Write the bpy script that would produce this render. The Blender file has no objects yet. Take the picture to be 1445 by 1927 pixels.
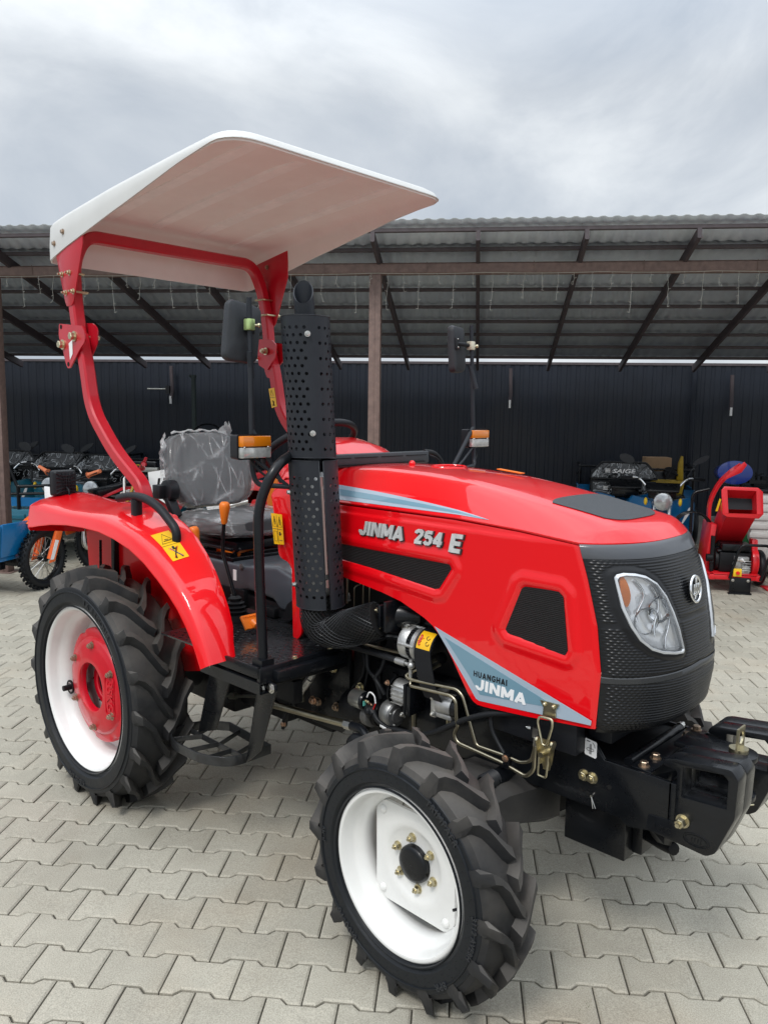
import bpy, bmesh, math, random
from mathutils import Vector, Matrix, Quaternion
from mathutils.geometry import tessellate_polygon
SC=bpy.context.scene
V=Vector; PI=math.pi; R=math.radians
sin=math.sin; cos=math.cos
random.seed(7)
# ---------------------------------------------------------------- camera
cam=bpy.data.cameras.new('camera'); camo=bpy.data.objects.new('camera',cam); SC.collection.objects.link(camo)
SC.camera=camo
yaw,pit,rol=2.32744,-0.12735,0.01359
f_=V((cos(pit)*cos(yaw),cos(pit)*sin(yaw),sin(pit))); r0=V((sin(yaw),-cos(yaw),0)); u0=r0.cross(f_)
r_=cos(rol)*r0+sin(rol)*u0; u_=-sin(rol)*r0+cos(rol)*u0
CAM=V((3.01240,-2.15657,1.60348))
M4=Matrix((r_,u_,-f_)).transposed().to_4x4(); M4.translation=CAM; camo.matrix_world=M4
cam.sensor_fit='VERTICAL'; cam.angle=2*math.atan(963.5/1497.78); cam.clip_end=500; cam.clip_start=0.05
# ---------------------------------------------------------------- world: overcast sky with cloud structure
W=bpy.data.worlds.new('World'); SC.world=W; W.use_nodes=True
nt=W.node_tree; N=nt.nodes; L=nt.links; N.clear()
out=N.new('ShaderNodeOutputWorld'); bg=N.new('ShaderNodeBackground'); L.new(bg.outputs[0],out.inputs[0])
sky=N.new('ShaderNodeTexSky'); sky.sky_type='NISHITA'; sky.sun_disc=False
SUN_EL=R(52); SUN_AZ=R(-75)   # direction of the sun in world xy (angle from +X)
sky.sun_elevation=SUN_EL; sky.sun_rotation=R(90)-SUN_AZ
tc=N.new('ShaderNodeTexCoord'); mp=N.new('ShaderNodeMapping'); mp.inputs['Scale'].default_value=(1.0,1.0,1.5); mp.inputs['Location'].default_value=(3.3,1.7,0.4)
L.new(tc.outputs['Generated'],mp.inputs[0])
n1=N.new('ShaderNodeTexNoise'); n1.inputs['Scale'].default_value=2.6; n1.inputs['Detail'].default_value=7; n1.inputs['Roughness'].default_value=.56; n1.inputs['Distortion'].default_value=.6
L.new(mp.outputs[0],n1.inputs['Vector'])
cr=N.new('ShaderNodeValToRGB'); e=cr.color_ramp.elements
e[0].position=.33; e[0].color=(.49,.55,.63,1); e[1].position=.68; e[1].color=(.92,.96,.99,1)
m_=e.new(.5); m_.color=(.655,.705,.765,1)
L.new(n1.outputs['Fac'],cr.inputs[0])
sx=N.new('ShaderNodeSeparateXYZ'); L.new(tc.outputs['Generated'],sx.inputs[0])
mr=N.new('ShaderNodeMapRange'); mr.inputs['From Min'].default_value=0.35; mr.inputs['From Max'].default_value=1.0; mr.inputs['To Min'].default_value=1.0; mr.inputs['To Max'].default_value=3.2
L.new(sx.outputs['Z'],mr.inputs['Value'])
vm=N.new('ShaderNodeVectorMath'); vm.operation='SCALE'; L.new(cr.outputs[0],vm.inputs[0]); L.new(mr.outputs[0],vm.inputs['Scale'])
sk=N.new('ShaderNodeVectorMath'); sk.operation='SCALE'; sk.inputs['Scale'].default_value=.10; L.new(sky.outputs[0],sk.inputs[0])
mx=N.new('ShaderNodeMix'); mx.data_type='RGBA'; mx.inputs['Factor'].default_value=.93
L.new(sk.outputs[0],mx.inputs['A']); L.new(vm.outputs[0],mx.inputs['B']); L.new(mx.outputs['Result'],bg.inputs['Color']); bg.inputs['Strength'].default_value=1.0
sl=bpy.data.lights.new('sun','SUN'); sl.energy=1.5; sl.angle=R(14); sl.color=(1,.965,.92)
so=bpy.data.objects.new('sun',sl); SC.collection.objects.link(so)
sd=V((cos(SUN_EL)*cos(SUN_AZ),cos(SUN_EL)*sin(SUN_AZ),sin(SUN_EL)))
so.rotation_mode='QUATERNION'; so.rotation_quaternion=(-sd).to_track_quat('-Z','Y'); so.location=(0,0,8)
SC.view_settings.view_transform='Standard'; SC.view_settings.look='None'; SC.view_settings.exposure=0.0; SC.view_settings.gamma=1
SC.cycles.max_bounces=8; SC.cycles.transparent_max_bounces=16; SC.cycles.sample_clamp_indirect=6
# ---------------------------------------------------------------- materials
def mat(name,col,rough=.5,metal=0.,coat=0.,spec=.5,noise=0.,nscale=20.,bump=0.,bscale=60.,trans=0.,alpha=1.,emis=0.,rvar=0.,col2=None,coatr=.03,sss=0.,ior=1.45,dust=0.):
    m=bpy.data.materials.new(name); m.use_nodes=True; t=m.node_tree; b=t.nodes['Principled BSDF']
    b.inputs['Base Color'].default_value=(*col,1); b.inputs['Roughness'].default_value=rough; b.inputs['Metallic'].default_value=metal
    b.inputs['Coat Weight'].default_value=coat; b.inputs['Coat Roughness'].default_value=coatr
    b.inputs['Specular IOR Level'].default_value=spec; b.inputs['Transmission Weight'].default_value=trans; b.inputs['Alpha'].default_value=alpha; b.inputs['IOR'].default_value=ior
    if emis: b.inputs['Emission Color'].default_value=(*col,1); b.inputs['Emission Strength'].default_value=emis
    tc=t.nodes.new('ShaderNodeTexCoord'); cin=None
    if noise or rvar:
        n=t.nodes.new('ShaderNodeTexNoise'); n.inputs['Scale'].default_value=nscale; n.inputs['Detail'].default_value=6; n.inputs['Roughness'].default_value=.62
        t.links.new(tc.outputs['Object'],n.inputs['Vector'])
        if noise:
            mr=t.nodes.new('ShaderNodeMapRange'); mr.inputs[1].default_value=.3; mr.inputs[2].default_value=.7
            t.links.new(n.outputs['Fac'],mr.inputs[0])
            x=t.nodes.new('ShaderNodeMix'); x.data_type='RGBA'
            c2=col2 or tuple(c*(1-noise) for c in col); c1=col if col2 else tuple(min(1,c*(1+noise*.6)) for c in col)
            x.inputs['A'].default_value=(*c2,1); x.inputs['B'].default_value=(*c1,1)
            t.links.new(mr.outputs[0],x.inputs['Factor']); t.links.new(x.outputs['Result'],b.inputs['Base Color']); cin=x
        if rvar:
            m2=t.nodes.new('ShaderNodeMapRange'); m2.inputs[1].default_value=.3; m2.inputs[2].default_value=.7; m2.inputs[3].default_value=max(0,rough-rvar); m2.inputs[4].default_value=min(1,rough+rvar)
            t.links.new(n.outputs['Fac'],m2.inputs[0]); t.links.new(m2.outputs[0],b.inputs['Roughness'])
    if dust:
        # settled dust: on faces that look up
        g=t.nodes.new('ShaderNodeNewGeometry'); s=t.nodes.new('ShaderNodeSeparateXYZ'); t.links.new(g.outputs['Normal'],s.inputs[0])
        n3=t.nodes.new('ShaderNodeTexNoise'); n3.inputs['Scale'].default_value=9; n3.inputs['Detail'].default_value=8; t.links.new(tc.outputs['Object'],n3.inputs['Vector'])
        mm=t.nodes.new('ShaderNodeMath'); mm.operation='MULTIPLY_ADD'; mm.inputs[1].default_value=.5; t.links.new(s.outputs['Z'],mm.inputs[0]); t.links.new(n3.outputs['Fac'],mm.inputs[2])
        m4=t.nodes.new('ShaderNodeMapRange'); m4.inputs[1].default_value=.45; m4.inputs[2].default_value=1.05; m4.inputs[4].default_value=dust; t.links.new(mm.outputs[0],m4.inputs[0])
        x=t.nodes.new('ShaderNodeMix'); x.data_type='RGBA'; t.links.new(m4.outputs[0],x.inputs['Factor'])
        if cin: t.links.new(cin.outputs['Result'],x.inputs['A'])
        else: x.inputs['A'].default_value=(*col,1)
        x.inputs['B'].default_value=(.19,.17,.145,1); t.links.new(x.outputs['Result'],b.inputs['Base Color'])
    if bump:
        n2=t.nodes.new('ShaderNodeTexNoise'); n2.inputs['Scale'].default_value=bscale; n2.inputs['Detail'].default_value=4
        t.links.new(tc.outputs['Object'],n2.inputs['Vector']); bp=t.nodes.new('ShaderNodeBump'); bp.inputs['Strength'].default_value=bump; bp.inputs['Distance'].default_value=.002
        t.links.new(n2.outputs['Fac'],bp.inputs['Height']); t.links.new(bp.outputs[0],b.inputs['Normal'])
    return m
MT={}
MT['red']=mat('red_paint',(.78,.001,.006),.34,coat=1.,spec=.25,bump=.012,bscale=5,coatr=.025)
MT['red_dull']=mat('red_frame_paint',(.50,.005,.018),.34,coat=.3,bump=.12,bscale=30,noise=.08,nscale=9)
MT['red_cast']=mat('red_cast_paint',(.56,.003,.016),.36,coat=.4,spec=.3,bump=.25,bscale=45,noise=.1,nscale=12)
MT['cast_iron']=mat('axle_casting',(.024,.024,.025),.55,noise=.3,nscale=14,bump=.5,bscale=50,dust=.15)
MT['white_paint']=mat('white_rim_paint',(.78,.78,.76),.3,coat=.3,noise=.05,nscale=6,bump=.08,bscale=14)
MT['rubber']=mat('tyre_rubber',(.019,.0195,.021),.58,spec=.4,noise=.35,nscale=14,bump=.4,bscale=90,dust=.40,rvar=.1)
MT['rubber_side']=mat('sidewall_rubber',(.009,.011,.014),.46,spec=.35,noise=.2,nscale=20,bump=.25,bscale=80,rvar=.08)
MT['black']=mat('black_paint',(.0055,.0065,.0085),.30,coat=.12,spec=.35,noise=.2,nscale=12,bump=.12,bscale=28,rvar=.08)
MT['black_dull']=mat('black_cast',(.0065,.007,.0085),.5,spec=.3,noise=.3,nscale=10,bump=.4,bscale=60)
MT['guard']=mat('guard_black',(.021,.024,.030),.40,spec=.35,noise=.12,nscale=8,bump=.1,bscale=200,rvar=.06)
MT['plastic']=mat('black_plastic',(.010,.011,.014),.45,spec=.35,bump=.25,bscale=160)
MT['grey_plastic']=mat('grey_plastic',(.045,.05,.056),.42,bump=.15,bscale=120,noise=.1)
MT['zinc']=mat('yellow_zinc',(.60,.54,.37),.33,metal=1,noise=.25,nscale=60,bump=.1)
MT['steel']=mat('bright_steel',(.6,.59,.56),.28,metal=1,noise=.15,nscale=40)
MT['pipe']=mat('steel_pipe',(.42,.38,.28),.32,metal=1,noise=.15,nscale=30)
MT['alu']=mat('cast_aluminium',(.55,.55,.54),.42,metal=.85,noise=.2,nscale=40,bump=.35,bscale=120)
MT['alu_dark']=mat('dark_aluminium',(.2,.2,.2),.45,metal=.7,noise=.25,nscale=40,bump=.3,bscale=120)
MT['chrome']=mat('chrome',(.85,.86,.87),.08,metal=1)
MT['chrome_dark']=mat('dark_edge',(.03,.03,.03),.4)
MT['brass_dark']=mat('brown_zinc',(.42,.32,.24),.35,metal=.9,noise=.2)
MT['orange']=mat('orange_plastic',(.80,.19,.015),.38,bump=.1,bscale=80)
MT['amber']=mat('amber_lens',(.72,.20,.004),.12,coat=1,spec=.6)
MT['clear']=mat('clear_lens',(.50,.50,.48),.1,coat=1,metal=.25,noise=.4,nscale=30)
MT['glass']=mat('headlight_glass',(1,1,1),.02,trans=1,ior=1.15)
MT['reflector']=mat('reflector',(.97,.98,.99),.12,metal=.25,coat=.6,spec=.8,bump=.5,bscale=16)
MT['canopy_out']=mat('canopy_shell',(.62,.62,.60),.45,noise=.05,nscale=5,bump=.1,bscale=14)
MT['canopy_in']=mat('canopy_lining',(.86,.78,.74),.5,noise=.08,nscale=7,bump=.2,bscale=12,col2=(.82,.72,.68))
MT['canopy_rib']=mat('canopy_joint',(.88,.82,.79),.5,noise=.08,nscale=12)
MT['decal_blue']=mat('decal_blue',(.16,.29,.37),.3,coat=.6)
MT['decal_grey']=mat('decal_grey',(.36,.44,.52),.3,coat=.6)
MT['decal_white']=mat('decal_white',(.85,.85,.85),.35)
MT['decal_black']=mat('decal_black',(.01,.01,.012),.35)
MT['yellow']=mat('yellow_sticker',(.85,.48,.01),.35,coat=.3)
MT['red_ink']=mat('red_ink',(.6,.03,.01),.4)
MT['seat']=mat('seat_vinyl',(.035,.037,.04),.5,bump=.3,bscale=60)
MT['box_grey']=mat('transmission_box',(.055,.063,.075),.36,coat=.2,bump=.2,bscale=18,rvar=.08)
MT['mesh_black']=mat('mesh_black',(.018,.018,.02),.5)
MT['void']=mat('dark_inside',(.004,.004,.004),.9)
MT['grille']=mat('grille_plastic',(.006,.0065,.008),.30,noise=.1,nscale=30)
MT['grille_band']=mat('grille_band',(.075,.08,.09),.3,coat=.3,bump=.1)
MT['hood_mesh']=mat('hood_mesh',(.045,.05,.055),.55,noise=.3,nscale=160,bump=.8,bscale=220)
MT['hose']=mat('rubber_hose',(.012,.013,.015),.5,spec=.35,bump=.3,bscale=70)
MT['wire_red']=mat('red_wire',(.5,.01,.01),.4)
MT['green']=mat('green_tape',(.35,.7,.25),.4)
MT['mirror_black']=mat('mirror_back',(.028,.031,.036),.55,bump=.3,bscale=90,noise=.2,nscale=20)
MT['mirror_glass']=mat('mirror_glass',(.8,.82,.84),.03,metal=1)
def plastic_film():
    m=bpy.data.materials.new('plastic_film'); m.use_nodes=True; t=m.node_tree; b=t.nodes['Principled BSDF']
    tc=t.nodes.new('ShaderNodeTexCoord'); acc=None
    for rot,sc,ds,dr in(((.15,.0,.0),4.2,3.2,'Y'),((.55,.0,.1),2.7,4.5,'Y'),((-.5,.1,.0),3.4,3.8,'Y'),((1.2,.3,.0),1.6,5.0,'Y')):
        mp=t.nodes.new('ShaderNodeMapping'); mp.inputs['Rotation'].default_value=rot; mp.inputs['Location'].default_value=(sc*.3,sc,0); t.links.new(tc.outputs['Object'],mp.inputs[0])
        w=t.nodes.new('ShaderNodeTexWave'); w.bands_direction=dr; w.inputs['Scale'].default_value=sc; w.inputs['Distortion'].default_value=ds; w.inputs['Detail'].default_value=1.5; w.inputs['Detail Scale'].default_value=.8; t.links.new(mp.outputs[0],w.inputs[0])
        p=t.nodes.new('ShaderNodeMath'); p.operation='POWER'; p.inputs[1].default_value=26; t.links.new(w.outputs['Fac'],p.inputs[0])
        if acc is None: acc=p
        else:
            x=t.nodes.new('ShaderNodeMath'); x.operation='MAXIMUM'; t.links.new(acc.outputs[0],x.inputs[0]); t.links.new(p.outputs[0],x.inputs[1]); acc=x
    n=t.nodes.new('ShaderNodeTexNoise'); n.inputs['Scale'].default_value=9; n.inputs['Detail'].default_value=3; t.links.new(tc.outputs['Object'],n.inputs[0])
    mu=t.nodes.new('ShaderNodeMath'); mu.operation='MULTIPLY'; m1=t.nodes.new('ShaderNodeMapRange'); m1.inputs[1].default_value=.46; m1.inputs[2].default_value=.68; t.links.new(n.outputs['Fac'],m1.inputs[0]); t.links.new(acc.outputs[0],mu.inputs[0]); t.links.new(m1.outputs[0],mu.inputs[1])
    mr=t.nodes.new('ShaderNodeMapRange'); mr.inputs[1].default_value=0; mr.inputs[2].default_value=1; mr.inputs[3].default_value=.15; mr.inputs[4].default_value=.60; t.links.new(mu.outputs[0],mr.inputs[0]); t.links.new(mr.outputs[0],b.inputs['Alpha'])
    b.inputs['Base Color'].default_value=(.72,.74,.75,1); b.inputs['Roughness'].default_value=.15; b.inputs['Specular IOR Level'].default_value=.9; b.inputs['Coat Weight'].default_value=.5
    ad=t.nodes.new('ShaderNodeMath'); ad.operation='MULTIPLY_ADD'; ad.inputs[1].default_value=.6; t.links.new(n.outputs['Fac'],ad.inputs[0]); t.links.new(mu.outputs[0],ad.inputs[2])
    bp=t.nodes.new('ShaderNodeBump'); bp.inputs['Strength'].default_value=.8; bp.inputs['Distance'].default_value=.010; t.links.new(ad.outputs[0],bp.inputs['Height']); t.links.new(bp.outputs[0],b.inputs['Normal']); t.links.new(bp.outputs[0],b.inputs['Coat Normal'])
    return m
MT['film']=plastic_film(); MT['rubber_letter']=mat('raised_rubber',(.020,.022,.026),.42,spec=.5)
# ---------------------------------------------------------------- mesh helper
def frame(d,up=V((0,0,1))):
    d=V(d).normalized(); up=V(up)
    if abs(d.dot(up))>.98: up=V((1,0,0))
    a=d.cross(up).normalized(); b=a.cross(d).normalized(); return a,b   # a=side, b=up
class MB:
    def __init__(s): s.v=[]; s.f=[]; s.m=[]; s.mi=0
    def add(s,vs,fs,mi=None):
        o=len(s.v); s.v+= [V(p) for p in vs]; mi=s.mi if mi is None else mi
        for f in fs: s.f.append([i+o for i in f]); s.m.append(mi)
        return s
    def box(s,c,d,rot=None,mi=None):
        x,y,z=[k/2 for k in d]; c=V(c)
        ps=[V((a,b,e)) for a in(-x,x) for b in(-y,y) for e in(-z,z)]
        if rot is not None: ps=[rot@p for p in ps]
        return s.add([c+p for p in ps],[(0,1,3,2),(4,6,7,5),(0,4,5,1),(2,3,7,6),(0,2,6,4),(1,5,7,3)],mi)
    def bb(s,lo,hi,mi=None):
        lo=V(lo);hi=V(hi); return s.box((lo+hi)/2,[abs(k) for k in (hi-lo)],None,mi)
    def loft(s,rings,closed=True,cap=True,loop=False,mi=None):
        n=len(rings[0]); vs=[p for r in rings for p in r]; fs=[]
        m=len(rings)
        for i in range(m if loop else m-1):
            i2=(i+1)%m
            for j in range(n if closed else n-1):
                j2=(j+1)%n; fs.append((i*n+j,i*n+j2,i2*n+j2,i2*n+j))
        if cap and closed and not loop: fs.append(tuple(range(n))[::-1]); fs.append(tuple((m-1)*n+j for j in range(n)))
        return s.add(vs,fs,mi)
    def cyl(s,p0,p1,r0,r1=None,n=16,mi=None,cap=True):
        p0=V(p0);p1=V(p1); r1=r0 if r1 is None else r1; a,b=frame(p1-p0)
        return s.loft([[p+r*(cos(2*PI*i/n)*a+sin(2*PI*i/n)*b) for i in range(n)] for p,r in((p0,r0),(p1,r1))],cap=cap,mi=mi)
    def turn(s,o,ax,prof,n=32,mi=None,cap=False,arc=None):
        # prof: list of (along, radius)
        ax=V(ax).normalized(); a,b=frame(ax); o=V(o)
        return s.loft([[o+ax*t+r*(cos(2*PI*i/n)*a+sin(2*PI*i/n)*b) for i in range(n)] for t,r in prof],cap=cap,mi=mi)
    def tube(s,path,r,n=10,mi=None,cap=True,closed=False,sq=None,up=None):
        # swept tube; sq=(w,h) makes a rectangular section
        path=[V(p) for p in path]; m=len(path); rings=[]
        prev=None
        for i,p in enumerate(path):
            if closed: d=(path[(i+1)%m]-path[i-1])
            else: d=path[min(i+1,m-1)]-path[max(i-1,0)]
            d.normalize()
            if prev is None: a,b=frame(d,up or (0,0,1))
            else:
                a=prev-prev.dot(d)*d; a.normalize(); b=a.cross(d)
            prev=a
            rr=r[i] if isinstance(r,(list,tuple)) else r
            if sq:
                w,h=sq[0]/2,sq[1]/2; c=min(w,h)*.28
                prof=[(w,-h+c),(w,h-c),(w-c,h),(-w+c,h),(-w,h-c),(-w,-h+c),(-w+c,-h),(w-c,-h)]
                sc=1.
                if 0<i<m-1:
                    d1=(path[i]-path[i-1]).normalized(); d2=(path[i+1]-path[i]).normalized(); sc=1/max(.5,math.sqrt((1+d1.dot(d2))/2))
                rings.append([p+a*x*1+b*y*sc for x,y in prof])
            else: rings.append([p+rr*(cos(2*PI*j/n)*a+sin(2*PI*j/n)*b) for j in range(n)])
        return s.loft(rings,cap=cap and not closed,loop=closed,mi=mi)
    def prism(s,poly,n,th,mi=None,hole=None):
        # poly: 3D planar points; extruded by +n*th
        n=V(n).normalized()*th; poly=[V(p) for p in poly]; k=len(poly)
        if hole:
            hole=[V(p) for p in hole]; h=len(hole); allp=poly+hole; tr=tessellate_polygon([poly,hole])
            T=k+h; vs=allp+[p+n for p in allp]; fs=[tuple(t) for t in tr]+[tuple(i+T for i in reversed(t)) for t in tr]
            fs+=[(i,(i+1)%k,(i+1)%k+T,i+T) for i in range(k)]+[(k+i,k+(i+1)%h,k+(i+1)%h+T,k+i+T) for i in range(h)]
            return s.add(vs,fs,mi)
        return s.add(poly+[p+n for p in poly],[tuple(range(k))[::-1],tuple(range(k,2*k))]+[(i,(i+1)%k,(i+1)%k+k,i+k) for i in range(k)],mi)
    def sphere(s,c,r,n=12,m=8,sc=(1,1,1),mi=None):
        c=V(c); rings=[[c+V((sc[0]*r*sin(PI*i/m)*cos(2*PI*j/n),sc[1]*r*sin(PI*i/m)*sin(2*PI*j/n),sc[2]*r*cos(PI*i/m))) for j in range(n)] for i in range(m+1)]
        return s.loft(rings,cap=False,mi=mi)
    def hexb(s,p,d,r,h,mi=None,washer=True,stud=True):
        # bolt head with washer and stud end, standing on p along d
        p=V(p); d=V(d).normalized(); a,b=frame(d)
        if washer: s.cyl(p,p+d*h*.22,r*1.35,n=16,mi=mi)
        q=p+d*h*.22
        s.loft([[t+rr*(cos(PI/3*i+.2)*a+sin(PI/3*i+.2)*b) for i in range(6)] for t,rr in((q,r),(q+d*h*.68,r),(q+d*h*.78,r*.86))],mi=mi)
        if stud: s.cyl(q+d*h*.7,q+d*h*1.15,r*.48,r*.42,n=10,mi=mi)
        return s
    def xf(s,M):
        s.v=[M@p for p in s.v]; return s
def build(name,mb,mats,parent=None,smooth=40,bevel=0,seg=2,kind=None,label=None,recalc=True,subd=0):
    me=bpy.data.meshes.new(name); bm=bmesh.new()
    vs=[bm.verts.new(p) for p in mb.v]
    for f,mi in zip(mb.f,mb.m):
        if len(set(f))<3: continue
        try: fc=bm.faces.new([vs[i] for i in f]); fc.material_index=mi
        except ValueError: pass
    if recalc:
        bmesh.ops.remove_doubles(bm,verts=bm.verts,dist=1e-6); bmesh.ops.recalc_face_normals(bm,faces=bm.faces)
    if bevel:
        es=[e for e in bm.edges if len(e.link_faces)==2 and e.calc_face_angle(0)>R(30)]
        bmesh.ops.bevel(bm,geom=es,offset=bevel,offset_type='OFFSET',segments=seg,affect='EDGES',clamp_overlap=True,profile=.5)
    for f in bm.faces: f.smooth=smooth>0
    if smooth:
        for e in bm.edges:
            if len(e.link_faces)==2 and e.calc_face_angle(0)>R(smooth): e.smooth=False
    bm.to_mesh(me); bm.free()
    if not isinstance(mats,(list,tuple)): mats=[mats]
    for m in mats: me.materials.append(MT[m] if isinstance(m,str) else m)
    o=bpy.data.objects.new(name,me); SC.collection.objects.link(o)
    if parent: o.parent=parent
    if kind: o['kind']=kind
    if label: o['label']=label
    if subd:
        md=o.modifiers.new('subd','SUBSURF'); md.levels=subd; md.render_levels=subd
    return o
def thing(name,label,cat,loc=(0,0,0),rz=0,group=None):
    o=bpy.data.objects.new(name,None); SC.collection.objects.link(o); o.location=loc; o.rotation_euler=(0,0,rz)
    o['label']=label; o['category']=cat
    if group: o['group']=group
    o.empty_display_size=.1
    return o
def tag(o,label,cat,group=None):
    o['label']=label; o['category']=cat
    if group: o['group']=group
    return o
def kids(o): return [c for c in bpy.data.objects if c.parent==o]
def copy_tree(o,parent=None):
    c=o.copy(); SC.collection.objects.link(c); c.parent=parent
    for ch in kids(o): copy_tree(ch,c)
    return c
def fillet(pts,rad,n=5,closed=False):
    pts=[V(p) for p in pts]; o=[]; m=len(pts)
    for i,p in enumerate(pts):
        if not closed and i in(0,m-1): o.append(p); continue
        a=pts[i-1]; b=pts[(i+1)%m]; r=rad[i] if isinstance(rad,(list,tuple)) else rad
        d1=(a-p); d2=(b-p); l1=d1.length; l2=d2.length
        if l1<1e-6 or l2<1e-6: o.append(p); continue
        d1/=l1; d2/=l2; t=min(r,l1*.48,l2*.48)
        A=p+d1*t; B=p+d2*t
        for k in range(n+1):
            u=k/n; o.append((1-u)**2*A+2*u*(1-u)*p+u*u*B)
    return o
def xz(pts,y): return [V((a,y,b)) for a,b in pts]
def text(name,s,size,mats,parent,loc,xd,yd,ext=.0005,bold=.0,shear=0.,spacing=1.,sx=1.,align='LEFT'):
    c=bpy.data.curves.new(name,'FONT'); c.body=s; c.size=size; c.extrude=ext; c.offset=bold; c.shear=shear; c.space_character=spacing; c.align_x=align; c.resolution_u=3
    ob=bpy.data.objects.new(name,c); SC.collection.objects.link(ob)
    dg=bpy.context.evaluated_depsgraph_get(); me=bpy.data.meshes.new_from_object(ob.evaluated_get(dg)); bpy.data.objects.remove(ob); bpy.data.curves.remove(c)
    xd=V(xd).normalized(); yd=V(yd).normalized(); zd=xd.cross(yd); M=Matrix((xd*sx,yd,zd)).transposed().to_4x4(); M.translation=V(loc); me.transform(M)
    me.materials.clear(); me.materials.append(MT[mats]); me.name=name
    o=bpy.data.objects.new(name,me); SC.collection.objects.link(o); o.parent=parent
    return o
GL={'J':(.62,[[(.52,1),(.52,.27),(.40,.08),(.24,.08),(.10,.25),(.10,.34)]]),'I':(.26,[[(.13,1),(.13,0)]]),'N':(.78,[[(.11,0),(.11,1)],[(.13,.95),(.65,.05)],[(.67,0),(.67,1)]]),
'M':(.92,[[(.11,0),(.11,1)],[(.14,.95),(.46,.18)],[(.46,.18),(.78,.95)],[(.81,0),(.81,1)]]),'A':(.80,[[(.09,0),(.40,.97)],[(.40,.97),(.71,0)],[(.24,.27),(.56,.27)]]),'E':(.62,[[(.11,0),(.11,1)],[(.1,.9),(.60,.9)],[(.1,.5),(.55,.5)],[(.1,.1),(.60,.1)]]),
'2':(.66,[[(.08,.72),(.10,.82),(.22,.91),(.40,.91),(.53,.80),(.53,.66),(.12,.14)],[(.05,.1),(.60,.1)]]),'5':(.66,[[(.58,.9),(.16,.9)],[(.17,.93),(.12,.52)],[(.10,.50),(.22,.58),(.40,.58),(.54,.44),(.54,.24),(.42,.10),(.22,.09),(.08,.22)]]),'4':(.68,[[(.46,0),(.46,1)],[(.44,.95),(.08,.30)],[(.03,.27),(.66,.27)]]),
'H':(.76,[[(.11,0),(.11,1)],[(.65,0),(.65,1)],[(.1,.5),(.66,.5)]]),'U':(.74,[[(.11,1),(.11,.30),(.22,.10),(.52,.10),(.63,.30),(.63,1)]]),'G':(.76,[[(.66,.76),(.54,.91),(.28,.91),(.12,.72),(.12,.28),(.28,.09),(.54,.09),(.65,.24),(.65,.46),(.42,.46)]]),' ':(.5,[])}
def letters(name,s,h,m,parent,loc,xd,yd,t=.2,ext=.001,slant=0.,sx=1.,gap=.10,grow=0.):
    mb=MB(); X=0; xd=V(xd); yd=V(yd); zd=xd.cross(yd); loc=V(loc); k=0
    for ch in s:
        w,st=GL[ch]
        for pl in st:
            pl=[V((a,b,0)) for a,b in pl]; n=len(pl); L_=[];R_=[]
            hw=t/2*(1.0)
            for i,p in enumerate(pl):
                d1=(pl[i]-pl[i-1]).normalized() if i else (pl[1]-pl[0]).normalized(); d2=(pl[i+1]-pl[i]).normalized() if i<n-1 else d1
                nn=V((-(d1.y+d2.y),d1.x+d2.x,0)).normalized(); c=max(.6,nn.dot(V((-d1.y,d1.x,0)))); q=p
                if i==0: q=p-d1*grow
                if i==n-1: q=p+d1*grow
                # ends of near-vertical strokes are cut level
                L_.append(q+nn*(hw+grow)/c); R_.append(q-nn*(hw+grow)/c)
            poly=L_+R_[::-1]
            def mp(p,z): return loc+xd*((X+p.x+slant*p.y)*h*sx)+yd*(p.y*h)+zd*z
            e=ext+.00006*k; k+=1; m_=len(L_)
            v=[mp(p,0) for p in L_]+[mp(p,0) for p in R_]+[mp(p,e) for p in L_]+[mp(p,e) for p in R_]
            f=[]
            for i in range(m_-1): f+=[(i+2*m_,i+1+2*m_,i+1+3*m_,i+3*m_),(i,i+1,i+1+2*m_,i+2*m_),(i+m_,i+1+m_,i+1+3*m_,i+3*m_)]
            f+=[(0,m_,3*m_,2*m_),(m_-1,2*m_-1,4*m_-1,3*m_-1)]
            mb.add(v,f)
        X+=w+gap
    return build(name,mb,m,parent,smooth=0,recalc=False)
# building axes: s along the shed, t away from the camera side
TH=R(36.5); SA=V((cos(TH),sin(TH),0)); SB=V((-sin(TH),cos(TH),0)); SO=V((CAM.x,CAM.y,0))
def P(s,t,z=0.): return SO+SA*s+SB*t+V((0,0,z))
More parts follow.
